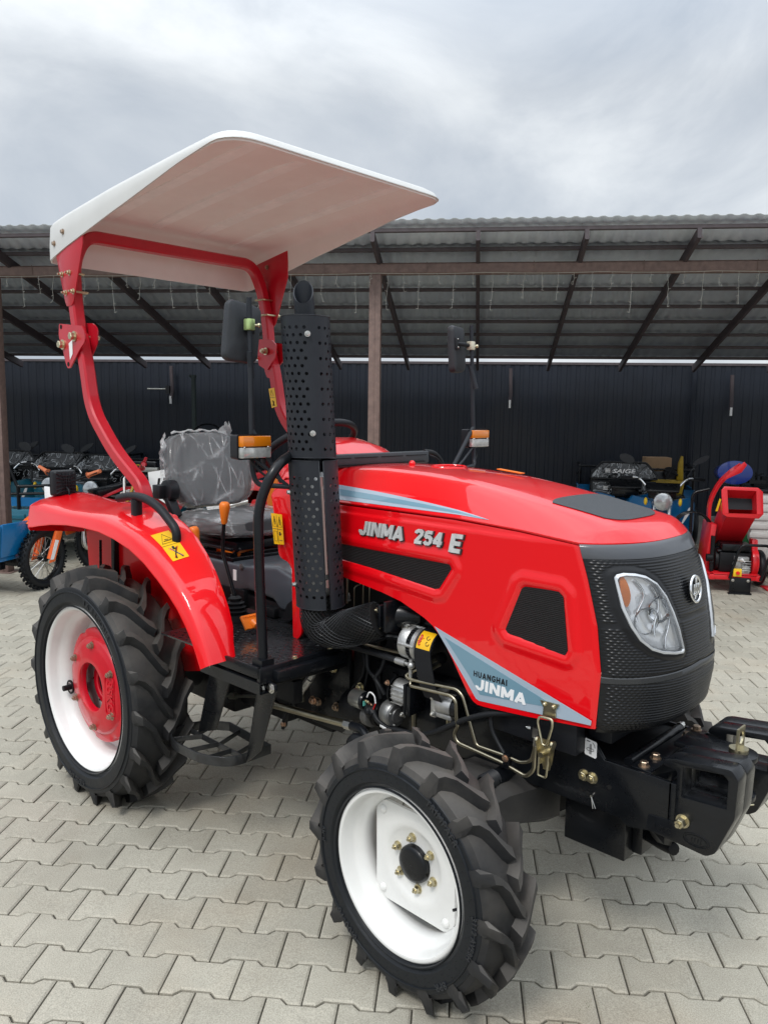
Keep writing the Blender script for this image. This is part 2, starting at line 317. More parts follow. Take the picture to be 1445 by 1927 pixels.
# ================================================================ GROUND
def ground_mats():
    m=bpy.data.materials.new('concrete_paver'); m.use_nodes=True; t=m.node_tree; b=t.nodes['Principled BSDF']
    tc=t.nodes.new('ShaderNodeTexCoord'); at=t.nodes.new('ShaderNodeAttribute'); at.attribute_name='tone'
    n=t.nodes.new('ShaderNodeTexNoise'); n.inputs['Scale'].default_value=1.7; n.inputs['Detail'].default_value=8; n.inputs['Roughness'].default_value=.65; t.links.new(tc.outputs['Object'],n.inputs[0])
    n2=t.nodes.new('ShaderNodeTexNoise'); n2.inputs['Scale'].default_value=260; n2.inputs['Detail'].default_value=3; t.links.new(tc.outputs['Object'],n2.inputs[0])
    n4=t.nodes.new('ShaderNodeTexNoise'); n4.inputs['Scale'].default_value=22; n4.inputs['Detail'].default_value=6; t.links.new(tc.outputs['Object'],n4.inputs[0])
    v=t.nodes.new('ShaderNodeTexVoronoi'); v.inputs['Scale'].default_value=70; t.links.new(tc.outputs['Object'],v.inputs['Vector'])
    x=t.nodes.new('ShaderNodeMix'); x.data_type='RGBA'; x.inputs['A'].default_value=(.315,.296,.244,1); x.inputs['B'].default_value=(.455,.428,.355,1)
    s=t.nodes.new('ShaderNodeMath'); s.operation='MULTIPLY_ADD'; s.inputs[1].default_value=.5; t.links.new(at.outputs['Fac'],s.inputs[0])
    s0=t.nodes.new('ShaderNodeMath'); s0.operation='MULTIPLY_ADD'; s0.inputs[1].default_value=.55; t.links.new(n4.outputs['Fac'],s0.inputs[0]); t.links.new(s.outputs[0],s0.inputs[2])
    mr=t.nodes.new('ShaderNodeMapRange'); mr.inputs[1].default_value=.3; mr.inputs[2].default_value=.7; mr.inputs[4].default_value=.5; t.links.new(n.outputs['Fac'],mr.inputs[0]); t.links.new(mr.outputs[0],s.inputs[2])
    mr5=t.nodes.new('ShaderNodeMath'); mr5.operation='SUBTRACT'; mr5.inputs[1].default_value=.27; t.links.new(s0.outputs[0],mr5.inputs[0])
    t.links.new(mr5.outputs[0],x.inputs['Factor'])
    # fine aggregate speckle + few pale chips
    y=t.nodes.new('ShaderNodeMix'); y.data_type='RGBA'; y.blend_type='MULTIPLY'; y.inputs['Factor'].default_value=1
    m3=t.nodes.new('ShaderNodeMapRange'); m3.inputs[1].default_value=.3; m3.inputs[2].default_value=.7; m3.inputs[3].default_value=.74; m3.inputs[4].default_value=1.2; t.links.new(n2.outputs['Fac'],m3.inputs[0])
    t.links.new(x.outputs['Result'],y.inputs['A']); t.links.new(m3.outputs[0],y.inputs['B'])
    ch=t.nodes.new('ShaderNodeMapRange'); ch.inputs[1].default_value=.045; ch.inputs[2].default_value=.09; ch.inputs[3].default_value=.55; ch.inputs[4].default_value=0; t.links.new(v.outputs['Distance'],ch.inputs[0])
    cg=t.nodes.new('ShaderNodeMath'); cg.operation='GREATER_THAN'; cg.inputs[1].default_value=.72; sc=t.nodes.new('ShaderNodeSeparateColor'); t.links.new(v.outputs['Color'],sc.inputs[0]); t.links.new(sc.outputs[0],cg.inputs[0])
    cm=t.nodes.new('ShaderNodeMath'); cm.operation='MULTIPLY'; t.links.new(ch.outputs[0],cm.inputs[0]); t.links.new(cg.outputs[0],cm.inputs[1])
    z=t.nodes.new('ShaderNodeMix'); z.data_type='RGBA'; t.links.new(cm.outputs[0],z.inputs['Factor']); t.links.new(y.outputs['Result'],z.inputs['A']); z.inputs['B'].default_value=(.46,.44,.40,1)
    n6=t.nodes.new('ShaderNodeTexNoise'); n6.inputs['Scale'].default_value=5.5; n6.inputs['Detail'].default_value=9; n6.inputs['Roughness'].default_value=.7; t.links.new(tc.outputs['Object'],n6.inputs[0])
    m6=t.nodes.new('ShaderNodeMapRange'); m6.inputs[1].default_value=.50; m6.inputs[2].default_value=.72; m6.inputs[4].default_value=.55; t.links.new(n6.outputs['Fac'],m6.inputs[0])
    z2=t.nodes.new('ShaderNodeMix'); z2.data_type='RGBA'; z2.blend_type='MULTIPLY'; t.links.new(m6.outputs[0],z2.inputs['Factor']); t.links.new(z.outputs['Result'],z2.inputs['A']); z2.inputs['B'].default_value=(.74,.72,.70,1)
    n7=t.nodes.new('ShaderNodeTexNoise'); n7.inputs['Scale'].default_value=1.3; n7.inputs['Detail'].default_value=5; t.links.new(tc.outputs['Object'],n7.inputs[0])
    m7=t.nodes.new('ShaderNodeMapRange'); m7.inputs[1].default_value=.52; m7.inputs[2].default_value=.7; m7.inputs[4].default_value=.5; t.links.new(n7.outputs['Fac'],m7.inputs[0])
    z3=t.nodes.new('ShaderNodeMix'); z3.data_type='RGBA'; z3.blend_type='MULTIPLY'; t.links.new(m7.outputs[0],z3.inputs['Factor']); t.links.new(z2.outputs['Result'],z3.inputs['A']); z3.inputs['B'].default_value=(1.02,.90,.80,1); z=z3
    t.links.new(z.outputs['Result'],b.inputs['Base Color']); b.inputs['Roughness'].default_value=.85; b.inputs['Specular IOR Level'].default_value=.25
    bp=t.nodes.new('ShaderNodeBump'); bp.inputs['Strength'].default_value=.5; bp.inputs['Distance'].default_value=.0015; t.links.new(n2.outputs['Fac'],bp.inputs['Height']); t.links.new(bp.outputs[0],b.inputs['Normal'])
    MT['paver']=m
    MT['joint']=mat('joint_sand',(.085,.078,.062),.95,noise=.5,nscale=60,bump=.6,bscale=200)
    MT['farground']=mat('far_ground',(.27,.255,.22),.9,noise=.15,nscale=2,bump=.3,bscale=80)
ground_mats()
def make_ground():
    g=MB(); s=120; g.add([(-s,-s,-.02),(s,-s,-.02),(s,s,-.02),(-s,s,-.02)],[(0,1,2,3)]); build('ground',g,'farground',kind='structure')
    g=MB(); a=[P(-11,-4,-.010),P(11,-4,-.010),P(11,13,-.010),P(-11,13,-.010)]; g.add(a,[(0,1,2,3)]); build('paving_bed',g,'joint',kind='structure')
    # double-T pavers 200 x 165 laid half offset
    th=R(38.2); e1=V((cos(th),sin(th),0)); e2=V((sin(th),-cos(th),0)); O=V((.771,-1.059,0)); 
    vs=[];fs=[];tone=[]
    rnd=random.Random(3)
    gap=.0024; ch=.006; dz=.0038
    # outline in local (u along e1 from -0.1..0.1, v along e2 0..0.16): wide at ends, waist in the middle
    def outline(g_):
        h=.1-g_; q=[(-h,g_),(-.062,g_),(-.042,.02+g_),(.042,.02+g_),(.062,g_),(h,g_),(h,.16-g_),(.062,.16-g_),(.042,.14-g_),(-.042,.14-g_),(-.062,.16-g_),(-h,.16-g_)]
        return q
    o1=outline(gap); o2=outline(gap+ch); n=12
    for r in range(-34,62):
        for c in range(-62,62):
            ctr=O+e1*((c+.5)*.2+(r%2)*.1-.007*0)+e2*((r)*-.14)
            w=ctr+e2*.08-SO; ss=w.dot(SA); tt=w.dot(SB)
            if tt<-.6 or tt>11.0 or abs(ss)>.62*max(tt,0)+2.2: continue
            base=len(vs); tl=V((rnd.uniform(-.013,.013),rnd.uniform(-.013,.013),0)); dzz=rnd.uniform(-.0012,.0012)
            for lst,z in((o1,-.012),(o1,-dz),(o2,0.)):
                for u,v in lst:
                    p=ctr+e1*u+e2*v; vs.append((p.x,p.y,z+dzz+tl.x*u+tl.y*(v-.08)-.001))
            for k in(0,1):
                for i in range(n): j=(i+1)%n; fs.append((base+k*n+i,base+k*n+j,base+k*n+n+j,base+k*n+n+i))
            b=base+2*n; fs+=[(b,b+1,b+10,b+11),(b+1,b+2,b+9,b+10),(b+2,b+3,b+8,b+9),(b+3,b+4,b+7,b+8),(b+4,b+5,b+6,b+7)]
            tone+=[max(0,min(1,rnd.gauss(.5,.27)))]*(3*n)
    me=bpy.data.meshes.new('paving'); me.from_pydata(vs,[],fs); at=me.attributes.new('tone','FLOAT','POINT'); at.data.foreach_set('value',tone)
    bm=bmesh.new(); bm.from_mesh(me); bmesh.ops.recalc_face_normals(bm,faces=bm.faces); bm.to_mesh(me); bm.free()
    me.materials.append(MT['paver']); o=bpy.data.objects.new('paving',me); SC.collection.objects.link(o); o['kind']='structure'
make_ground()
# ================================================================ SHED
MT['post']=mat('brown_steel',(.20,.135,.115),.55,noise=.25,nscale=20,bump=.4,bscale=60)
MT['purlin']=mat('dark_brown_steel',(.085,.07,.075),.6,noise=.2,nscale=15)
MT['rafter']=mat('rafter_steel',(.06,.047,.052),.6,noise=.2,nscale=15)
MT['roof_under']=mat('roof_sheet_underside',(.78,.86,1.0),.6,noise=.12,nscale=3,spec=.2)
MT['roof_top']=mat('roof_sheet_top',(.35,.38,.36),.45,noise=.1,nscale=3)
MT['wall']=mat('navy_sheet',(.0075,.012,.022),.55,noise=.35,nscale=1.3,rvar=.12,bump=.15,bscale=20)
MT['plinth']=mat('rough_concrete',(.30,.29,.27),.9,noise=.3,nscale=8,bump=.8,bscale=40)
MT['wire']=mat('pale_wire',(.5,.5,.45),.5)
def make_shed():
    sh=thing('open_shed','open shed with corrugated sloping roof, brown steel posts and dark navy back wall','shed',P(0,7.09))
    inv=Matrix.Translation(-P(0,7.09))
    def B(name,mb,m,**k): return build(name,mb.xf(inv),m,sh,**k)
    s0,s1=-9.5,6.2
    # back wall, trapezoid sheet
    mb=MB(); per=.115; s=s0-1; top=[];x=s
    prof=[(0,0),(.030,0),(.040,.007),(.075,.007),(.085,0)]
    pts=[]
    while x<s1+1:
        for a,d in prof: pts.append((x+a,d))
        x+=per
    for (a,d),(a2,d2) in zip(pts,pts[1:]):
        mb.add([P(a,10.25+d,.34),P(a2,10.25+d2,.34),P(a2,10.25+d2,2.20),P(a,10.25+d,2.20)],[(0,1,2,3)])
    B('back_wall',mb,'wall',smooth=0,recalc=False)
    mb=MB(); mb.prism([P(s0-1,10.24,2.193),P(s1+1,10.24,2.193),P(s1+1,10.30,2.193),P(s0-1,10.30,2.193)],(0,0,1),.03); B('wall_cap',mb,'purlin')
    mb=MB(); mb.prism([P(s0-1,10.20,-.01),P(s1+1,10.20,-.01),P(s1+1,10.36,-.01),P(s0-1,10.36,-.01)],(0,0,1),.36); B('plinth',mb,'plinth')
    # posts
    for s in(-8.0,-4.52,-.95,2.62,6.1):
        mb=MB(); mb.prism([P(s-.05,7.03,0),P(s+.05,7.03,0),P(s+.05,7.13,0),P(s-.05,7.13,0)],(0,0,1),2.77)
        mb.prism([P(s-.004,7.026,0),P(s+.004,7.026,0),P(s+.004,7.03,0),P(s-.004,7.03,0)],(0,0,1),2.77)
        mb.prism([P(s-.09,6.99,0),P(s+.09,6.99,0),P(s+.09,7.17,0),P(s-.09,7.17,0)],(0,0,1),.008)
        B('post',mb,'post',bevel=.004)
    for s in(-7.7,-2.05,2.55):
        mb=MB(); mb.tube([P(s,10.16,0),P(s,10.16,2.2)],0,sq=(.05,.05)); B('wall_post',mb,'wall')
    mb=MB(); mb.tube([P(s0,7.08,2.818),P(s1,7.08,2.818)],0,sq=(.1,.095)); 
    for s in [s0+.9*k for k in range(18)]: mb.tube([P(s,7.024,2.868),P(s+.004,7.022,2.77)],.0025,n=5)
    B('front_beam',mb,'post')
    # roof plane
    def rz(t): return 2.925+.2545*(7.08-t)     # purlin underside
    for s in [-.07+.85*k for k in range(-10,8)]:
        mb=MB(); t0,t1=6.62,9.99; mb.tube([P(s,t0,rz(t0)-.045),P(s,t1,rz(t1)-.045)],0,sq=(.034,.085)); 
        B('rafter',mb,'rafter')
    pt=[6.66,7.0,7.42,7.83,8.25,8.65,9.03,9.42,9.80]
    for t in pt:
        mb=MB(); mb.tube([P(s0,t,rz(t)+.018),P(s1,t,rz(t)+.018)],0,sq=(.036,.032)); B('purlin',mb,'purlin')
    # metal-tile sheet: wave across, step at each course
    lam=.105; nx=int((s1-s0)/(lam/8)); rows=[]
    ts=[6.60]+[t-.03 for t in pt[1:]]+[9.90]
    for i,t in enumerate(ts):
        if i>0: rows.append((t-.002,0.))
        rows.append((t,.022)) if i<len(ts)-1 else None
    vs=[];fs=[]
    n=nx+1
    for t,dz in rows:
        for i in range(n):
            s=s0+i*lam/8; w=cos(2*PI*i/8); w=max(-.6,min(.8,w*1.2))*.007
            vs.append(P(s,t,rz(t)+.05+dz+w))
    for r in range(len(rows)-1):
        for i in range(n-1): fs.append((r*n+i,r*n+i+1,(r+1)*n+i+1,(r+1)*n+i))
    K=len(vs); vs2=[v+V((0,0,.004)) for v in vs]
    mb=MB(); mb.add(vs,fs,0); mb.add(vs2,[f[::-1] for f in fs],1)
    mb.add([p for i in range(n) for p in(vs[i],vs2[i])],[(2*i,2*i+2,2*i+3,2*i+1) for i in range(n-1)],1)
    B('roof_sheet',mb,['roof_under','roof_top'],smooth=30,recalc=False)
    return sh
make_shed()
def string_lights():
    root=thing('string_lights','icicle string lights, wires hanging in uneven strands from the brown front beam','string lights',P(0,7.03,2.77))
    rnd=random.Random(5); inv=Matrix.Translation(-P(0,7.03,2.77))
    s=-5.1;k=0
    mb=MB(); path=[]
    x=-5.4
    while x<2.7: path.append(P(x,7.015,2.775-.008*abs(sin(x*3.3)))); x+=.07
    mb.tube(path,.002,n=4); build('cable',mb.xf(inv),'wire',root)
    while s<2.6:
        Lg=(.30,.10,.25,.13)[k%4]*rnd.uniform(.75,1.25); mb=MB(); pth=[P(s,7.015,2.772)]; n=9; ox=0
        for i in range(1,n):
            ox+=rnd.uniform(-.007,.007); pth.append(P(s+ox,7.015+rnd.uniform(-.008,.008),2.772-Lg*i/(n-1)))
        mb.tube(pth,.0015,n=4)
        for i in range(2,n,2):
            q=pth[i]; mb.tube([q,q+SA*rnd.choice((-1,1))*.018+V((0,0,rnd.choice((.008,-.006))))],.0016,n=4)
        build('light_strand',mb.xf(inv),'wire',root); s+=.142*rnd.uniform(.85,1.15); k+=1
string_lights()

def weeds():
    rnd=random.Random(4); mb=MB()
    MT['weed']=mat('weed_green',(.10,.12,.035),.7,noise=.3)
    for (x,y,n,sp) in((2.165,.128,0,.0),)+tuple([(2.075,-.315,14,.02),(2.06,-.335,26,.03),(1.0,-.9,0,0)]):
        for _ in range(n):
            p=V((x+rnd.uniform(-sp,sp)*.35,y+rnd.uniform(-sp,sp),-.008)); a=rnd.uniform(0,6.28); h=rnd.uniform(.006,.016); d=V((cos(a),sin(a),0))*h*.7
            mb.add([p-V((d.y,-d.x,0))*.12,p+V((d.y,-d.x,0))*.12,p+d+V((0,0,h))],[(0,1,2)])
    if mb.v:
        o=build('joint_weeds',mb,'weed',smooth=0,recalc=False); o['kind']='stuff'
weeds()
# ================================================================ TRACTOR
TR=thing('tractor','red compact tractor with beige sun canopy and white wheel rims parked on grey pavers','tractor')
def T(name,mb,m,parent=None,**k): return build(name,mb,m,parent or TR,**k)
def node(name,parent,loc=(0,0,0)):
    o=bpy.data.objects.new(name,None); SC.collection.objects.link(o); o.parent=parent; o.location=loc; return o
def lerp(a,b,t): return a+(b-a)*t
def itp(x,tab):
    if x<=tab[0][0]: return tab[0][1]
    for (a,b),(c,d) in zip(tab,tab[1:]):
        if x<=c: return b+(d-b)*(x-a)/(c-a)
    return tab[-1][1]
def sstep(a,b,x):
    t=max(0,min(1,(x-a)/(b-a))); return t*t*(3-2*t)
# ---------------------------------------------------------------- wheels
def wheel(name,cx,cy,cz,side,r0,Rc,Rl,Wt,nl,lead,lugw,steer=0.,label=None):
    """cy: y of the outer rim flange; side -1 = right"""
    root=node(name,TR,(cx,cy,cz))
    if label: root['label']=label
    rs=Matrix.Rotation(steer,3,'Z')
    def Wp(w,r,a): 
        p=rs@V((r*cos(a),side*w,r*sin(a))); p.z=max(p.z,-cz+.001+.002*abs(sin(a*40))); return p
    NS=96
    bul=Wt*.10
    prof=[(-.010,r0+.010),(-.002,r0+.0195),(.006,r0+.026),(bul*.9,r0+.3*(Rc-r0)),(bul,r0+.5*(Rc-r0)),(bul*.8,r0+.72*(Rc-r0)),(bul*.62,r0+.735*(Rc-r0)),(bul*.1,r0+.86*(Rc-r0)),(-Wt*.10,Rc-.010),(-Wt*.25,Rc-.002),(-Wt*.42,Rc+.001)]
    wm=-Wt*.42
    full=prof+[(2*wm-w,r) for w,r in reversed(prof[:-1])]
    side_n=6
    tyre=MB()
    rings=[[Wp(w,r,2*PI*i/NS) for i in range(NS)] for w,r in full]
    tyre.loft(rings,cap=False,mi=0)
    # sidewall material on the flat annulus
    for i in range(len(tyre.m)):
        ring=i//NS
        if ring<side_n-0 or ring>=len(full)-1-side_n: tyre.m[i]=1
    def basr(w):
        ww=min(abs(w-wm),abs(full[0][0]-wm)); 
        tab=sorted([(abs(a-wm),b) for a,b in prof[6:]]); return itp(ww,tab)
    hw=wm*-1+bul*.35      # half width to the shoulder
    rnd=random.Random(hash(name)%97 if False else 11)
    for sd in(1,-1):
        for k in range(nl):
            a0=2*PI*(k+(.5 if sd<0 else 0))/nl+rnd.uniform(-.004,.004)
            st=[]
            S=[(-.08,-lead*1.03,1.25,.0),(.10,-lead*.90,1.2,.0),(.36,-lead*.58,1.0,.0),(.54,-lead*.30,.90,.0),(.80,-lead*.09,.90,.0),(1.0,0,1.15,-.003)]
            for s,da,wf,dr in S:
                w=wm+sd*s*hw; rb=basr(w)-.008; rt=Rl-.008*s*s+dr
                st.append((w,rb,rt,a0+da,lugw*wf))
            # shoulder end face running down the sidewall
            w1=wm+sd*hw
            for f,ww in((.55,1.10),(1.,1.0)):
                st.append((w1+sd*(.004+.006*f)*1.0,basr(w1)-.012-.0*f,lerp(Rl-.012,itp(0,[(0,r0+.70*(Rc-r0))]),f),a0+.012*f,lugw*ww))
            rings=[]
            for i,(w,rb,rt,a,lw) in enumerate(st):
                h=lw/2/Rc; hb=h*1.95
                if rt<rb: rb=rt-.012
                rings.append([Wp(w,rb,a-hb),Wp(w,rt-.0015,a-h),Wp(w,rt,a-h*.93),Wp(w,rt,a+h*.93),Wp(w,rt-.0015,a+h),Wp(w,rb,a+hb)])
            if sd<0: rings=rings[::-1]
            tyre.loft(rings,cap=True,mi=0)
    # raised ring and moulded marks on the sidewall
    for rr in(r0+.022,r0+.60*(Rc-r0)):
        tyre.loft([[Wp(bul*.55+(.004 if rr<r0+.03 else bul*.42+.0015)+ (0.0015 if j in(1,2) else -.003),rr+(-.003,-.0015,.0015,.003)[j],2*PI*i/NS) for i in range(NS)] for j in range(4)],cap=False,mi=1)
    o=build('tyre',tyre,['rubber','rubber_side'],root,smooth=24)
    # moulded lettering blocks on the sidewall, raised rubber, no words readable
    return root,Wp
def letter_ring(root,Wp,txt,rad,w,a_mid,size,m='rubber_letter',side=-1,flip=1):
    # raised rubber lettering following the sidewall
    c=bpy.data.curves.new('t','FONT'); c.body=txt; c.size=size; c.extrude=.0018; c.offset=size*.02; c.align_x='CENTER'; c.align_y='CENTER'; c.space_character=1.15
    ob=bpy.data.objects.new('t',c); SC.collection.objects.link(ob); dg=bpy.context.evaluated_depsgraph_get(); me=bpy.data.meshes.new_from_object(ob.evaluated_get(dg)); bpy.data.objects.remove(ob)
    for v in me.vertices:
        x,y,z=v.co; v.co=Wp(w+z,rad+y,a_mid-x/rad)
    me.materials.clear(); me.materials.append(MT[m]); me.name='sidewall_lettering'; o=bpy.data.objects.new('sidewall_lettering',me); SC.collection.objects.link(o); o.parent=root
def rim(root,Wp,prof,m='white_paint',NS=96,name='rim'):
    mb=MB(); mb.loft([[Wp(w,r,2*PI*i/NS) for i in range(NS)] for w,r in prof],cap=False); return build(name,mb,m,root,smooth=50)
def front_wheel(side):
    cy=.66*side
    root,Wp=wheel('front_wheel',1.662,cy,.3566,side,.216,.338,.372,.165,16,.30,.022,steer=-.035 if side<0 else -.035,label=None)
    rim(root,Wp,[(-.008,.236),(.002,.233),(.006,.227),(.004,.220),(-.008,.2155),(-.030,.212),(-.042,.206),(-.052,.192),(-.075,.187),(-.100,.190),(-.115,.207),(-.140,.213),(-.150,.232)])
    # dished disc with four lobes, white
    def sq(a,r_c,r_e):   # rounded-square radius
        t=((a-R(46))%(PI/2)); t=min(t,PI/2-t)   # 0 at lobe
        r=r_e/max(.2,cos(PI/4-t)); return min(r,r_c)
    prof=[(0.0,-.080),(.052,-.080),(.058,-.079),(.088,-.0775),(.098,-.071),(.112,-.066),(.128,-.068),(.140,-.070)]
    mb=MB(); n=144; rings=[]
    for r,w in prof: rings.append([Wp(w,max(r,.001),2*PI*i/n) for i in range(n)])
    rings.append([Wp(-.0715,sq(2*PI*i/n,.186,.148),2*PI*i/n) for i in range(n)])
    rings.append([Wp(-.078,sq(2*PI*i/n,.187,.150),2*PI*i/n) for i in range(n)])
    mb.loft(rings,cap=False)
    for k in range(4):
        a=R(46)+PI/2*k; c=Wp(-.071,.168,a); nn=(Wp(-.05,.168,a)-c); mb.sphere(c,.013,12,8,sc=(1,.8,1))
        # tab welded to the rim well
        mb.prism([Wp(-.072,.182,a-.10),Wp(-.072,.182,a+.10),Wp(-.086,.188,a+.10),Wp(-.086,.188,a-.10)],Wp(0,.19,a)-Wp(0,.18,a),.006)
    # valve stem and inner brake side
    build('wheel_disc',mb,'white_paint',root,smooth=40)
    mb=MB(); c=Wp(-.085,0,0); ax=Wp(0,0,0)-Wp(-1,0,0); mb.turn(c,ax,[(0,.053),(.016,.053),(.022,.050),(.026,.042),(.027,.02),(.0272,.0005)],n=36); build('hub_cap',mb,'black',root,smooth=40)
    for k in range(6):
        a=R(40)+PI/3*k; mb=MB(); mb.hexb(Wp(-.079,.072,a),ax,.0098,.017); build('wheel_nut',mb,'zinc',root,smooth=30)
    mb=MB(); mb.cyl(Wp(-.16,0,0),Wp(-.095,0,0),.10,n=24); mb.cyl(Wp(-.20,0,0),Wp(-.15,0,0),.07,n=24); build('hub',mb,'black_dull',root)
    mb=MB(); mb.cyl(Wp(-.058,.185,R(-12)),Wp(-.035,.178,R(-12)),.004,n=8); build('valve',mb,'black',root)
    if side<0:
        for tx,am,s_ in (('TRIMPAER',R(52),.026),('3112 AVE8H',R(-8),.021),('6.00-16',R(232),.028),('JL-MV',R(178),.016),('8PR',R(-50),.026)):
            letter_ring(root,Wp,tx,.286 if s_>.02 else .280,.0175,am,s_)
        mb=MB()
        for k in range(130):
            a=2*PI*k/130+.02*sin(k*2.3); r=.262+.018*(k%3)*.5; w=.0145
            mb.tube([Wp(w,r,a),Wp(w+.004,r+.001,a+.004)],.0006,n=4)
        build('rubber_nibs',mb,'rubber_side',root)
    return root
def rear_wheel(side):
    cy=.725*side
    root,Wp=wheel('rear_wheel',0,cy,.466,side,.318,.453,.492,.240,18,.34,.025)
    rim(root,Wp,[(-.010,.342),(.002,.339),(.008,.332),(.006,.325),(-.008,.318),(-.03,.314),(-.045,.306),(-.056,.290),(-.085,.282),(-.13,.284),(-.16,.300),(-.185,.314),(-.20,.340)])
    # white inner disc seen behind the weight
    mb=MB(); n=72; mb.loft([[Wp(w,r,2*PI*i/n) for i in range(n)] for r,w in((.283,-.130),(.25,-.128),(.235,-.12),(.12,-.12),(.118,-.13))],cap=False)
    for k in range(8):
        a=PI/4*k+R(20); c=Wp(-.122,.262,a); mb.turn(c,Wp(1,0,0)-Wp(0,0,0),[(0,.03),(.004,.03),(.006,.026),(.0062,.001)],n=20)
    build('wheel_disc',mb,'white_paint',root,smooth=40)
    mb=MB(); prof=[(.236,-.118),(.238,-.075),(.236,-.066),(.228,-.062),(.203,-.060),(.200,-.056),(.196,-.050),(.190,-.046),(.160,-.040),(.128,-.034),(.108,-.030),(.101,-.031),(.098,-.036),(.095,-.058),(.100,-.062)]
    NS=72
    def rr(r,a):   # notches in the outer edge
        if r>.22:
            t=abs(((a-R(8))%(PI/4))-PI/8); return r-.010*sstep(.12,.05,t)
        return r
    mb.loft([[Wp(w,rr(r,2*PI*i/(NS*2)),2*PI*i/(NS*2)) for i in range(NS*2)] for r,w in prof],cap=False)
    ax=Wp(1,0,0)-Wp(0,0,0)
    for k in range(6):
        a=R(30)+PI/3*k; mb.cyl(Wp(-.075,.172,a),Wp(-.043,.172,a),.021,.019,n=18)
    build('wheel_weight',mb,'red_cast',root,smooth=35)
    for k in range(6):
        a=R(30)+PI/3*k; mb=MB(); mb.hexb(Wp(-.043,.172,a),ax,.012,.013); mb.hexb(Wp(-.033,.172,a),ax,.010,.010,washer=False); build('wheel_nut',mb,'brass_dark',root,smooth=30)
    # frame for the weight mark
    if side<0:
        c=bpy.data.curves.new('t','FONT'); c.body='35KG'; c.size=.052; c.extrude=.0015; c.offset=.001; c.align_x='CENTER'; c.align_y='CENTER'
        ob=bpy.data.objects.new('t',c); SC.collection.objects.link(ob); dg=bpy.context.evaluated_depsgraph_get(); me=bpy.data.meshes.new_from_object(ob.evaluated_get(dg)); bpy.data.objects.remove(ob)
        for v in me.vertices:
            x,y,z=v.co; px=.146+y; pz=-.005-x; r=math.hypot(px,pz); v.co=Wp(-.0365-(r-.146)*.16+z+.001,r,math.atan2(pz,px))
        me.materials.clear(); me.materials.append(MT['red_cast']); o=bpy.data.objects.new('weight_lettering',me); SC.collection.objects.link(o); o.parent=root
        mb=MB(); pts=fillet([(.116,.070),(.178,.070),(.178,-.080),(.116,-.080)],.012,4,closed=True) if False else [(.118,.066),(.124,.072),(.166,.072),(.172,.066),(.172,-.076),(.166,-.082),(.124,-.082),(.118,-.076)]
        mb.tube([Wp(-.0345-(math.hypot(a,b)-.146)*.16,math.hypot(a,b),math.atan2(b,a)) for a,b in pts],.0022,n=6,closed=True); build('weight_frame',mb,'red_cast',root)
        letter_ring(root,Wp,'TX ARMOUR',.385,.0245,R(62),.036)
        letter_ring(root,Wp,'9.5-20 6PR',.385,.0245,R(-95),.026)
    mb=MB(); mb.turn(Wp(-.095,0,0),ax,[(-.03,.098),(0,.096),(.004,.092),(.004,.070),(0,.066),(-.03,.064)],n=48); build('hub_ring',mb,'red_cast',root,smooth=40)
    mb=MB(); mb.cyl(Wp(-.34,0,0),Wp(-.10,0,0),.062,n=24); mb.cyl(Wp(-.125,0,0),Wp(-.115,0,0),.118,n=36)
    for k in range(6):
        a=PI/3*k; mb.hexb(Wp(-.115,.095,a),ax,.011,.018)
    build('axle_flange',mb,'black_dull',root)
    mb=MB(); mb.turn(Wp(-.062,.262,R(196)),ax,[(-.004,.030),(.002,.031),(.004,.027),(.002,.022)],n=20); mb.cyl(Wp(-.08,.262,R(196)),Wp(-.03,.262,R(196)),.012,n=10); build('valve',mb,'black_dull',root)
    return root
front_wheel(-1); front_wheel(1); rear_wheel(-1); rear_wheel(1)
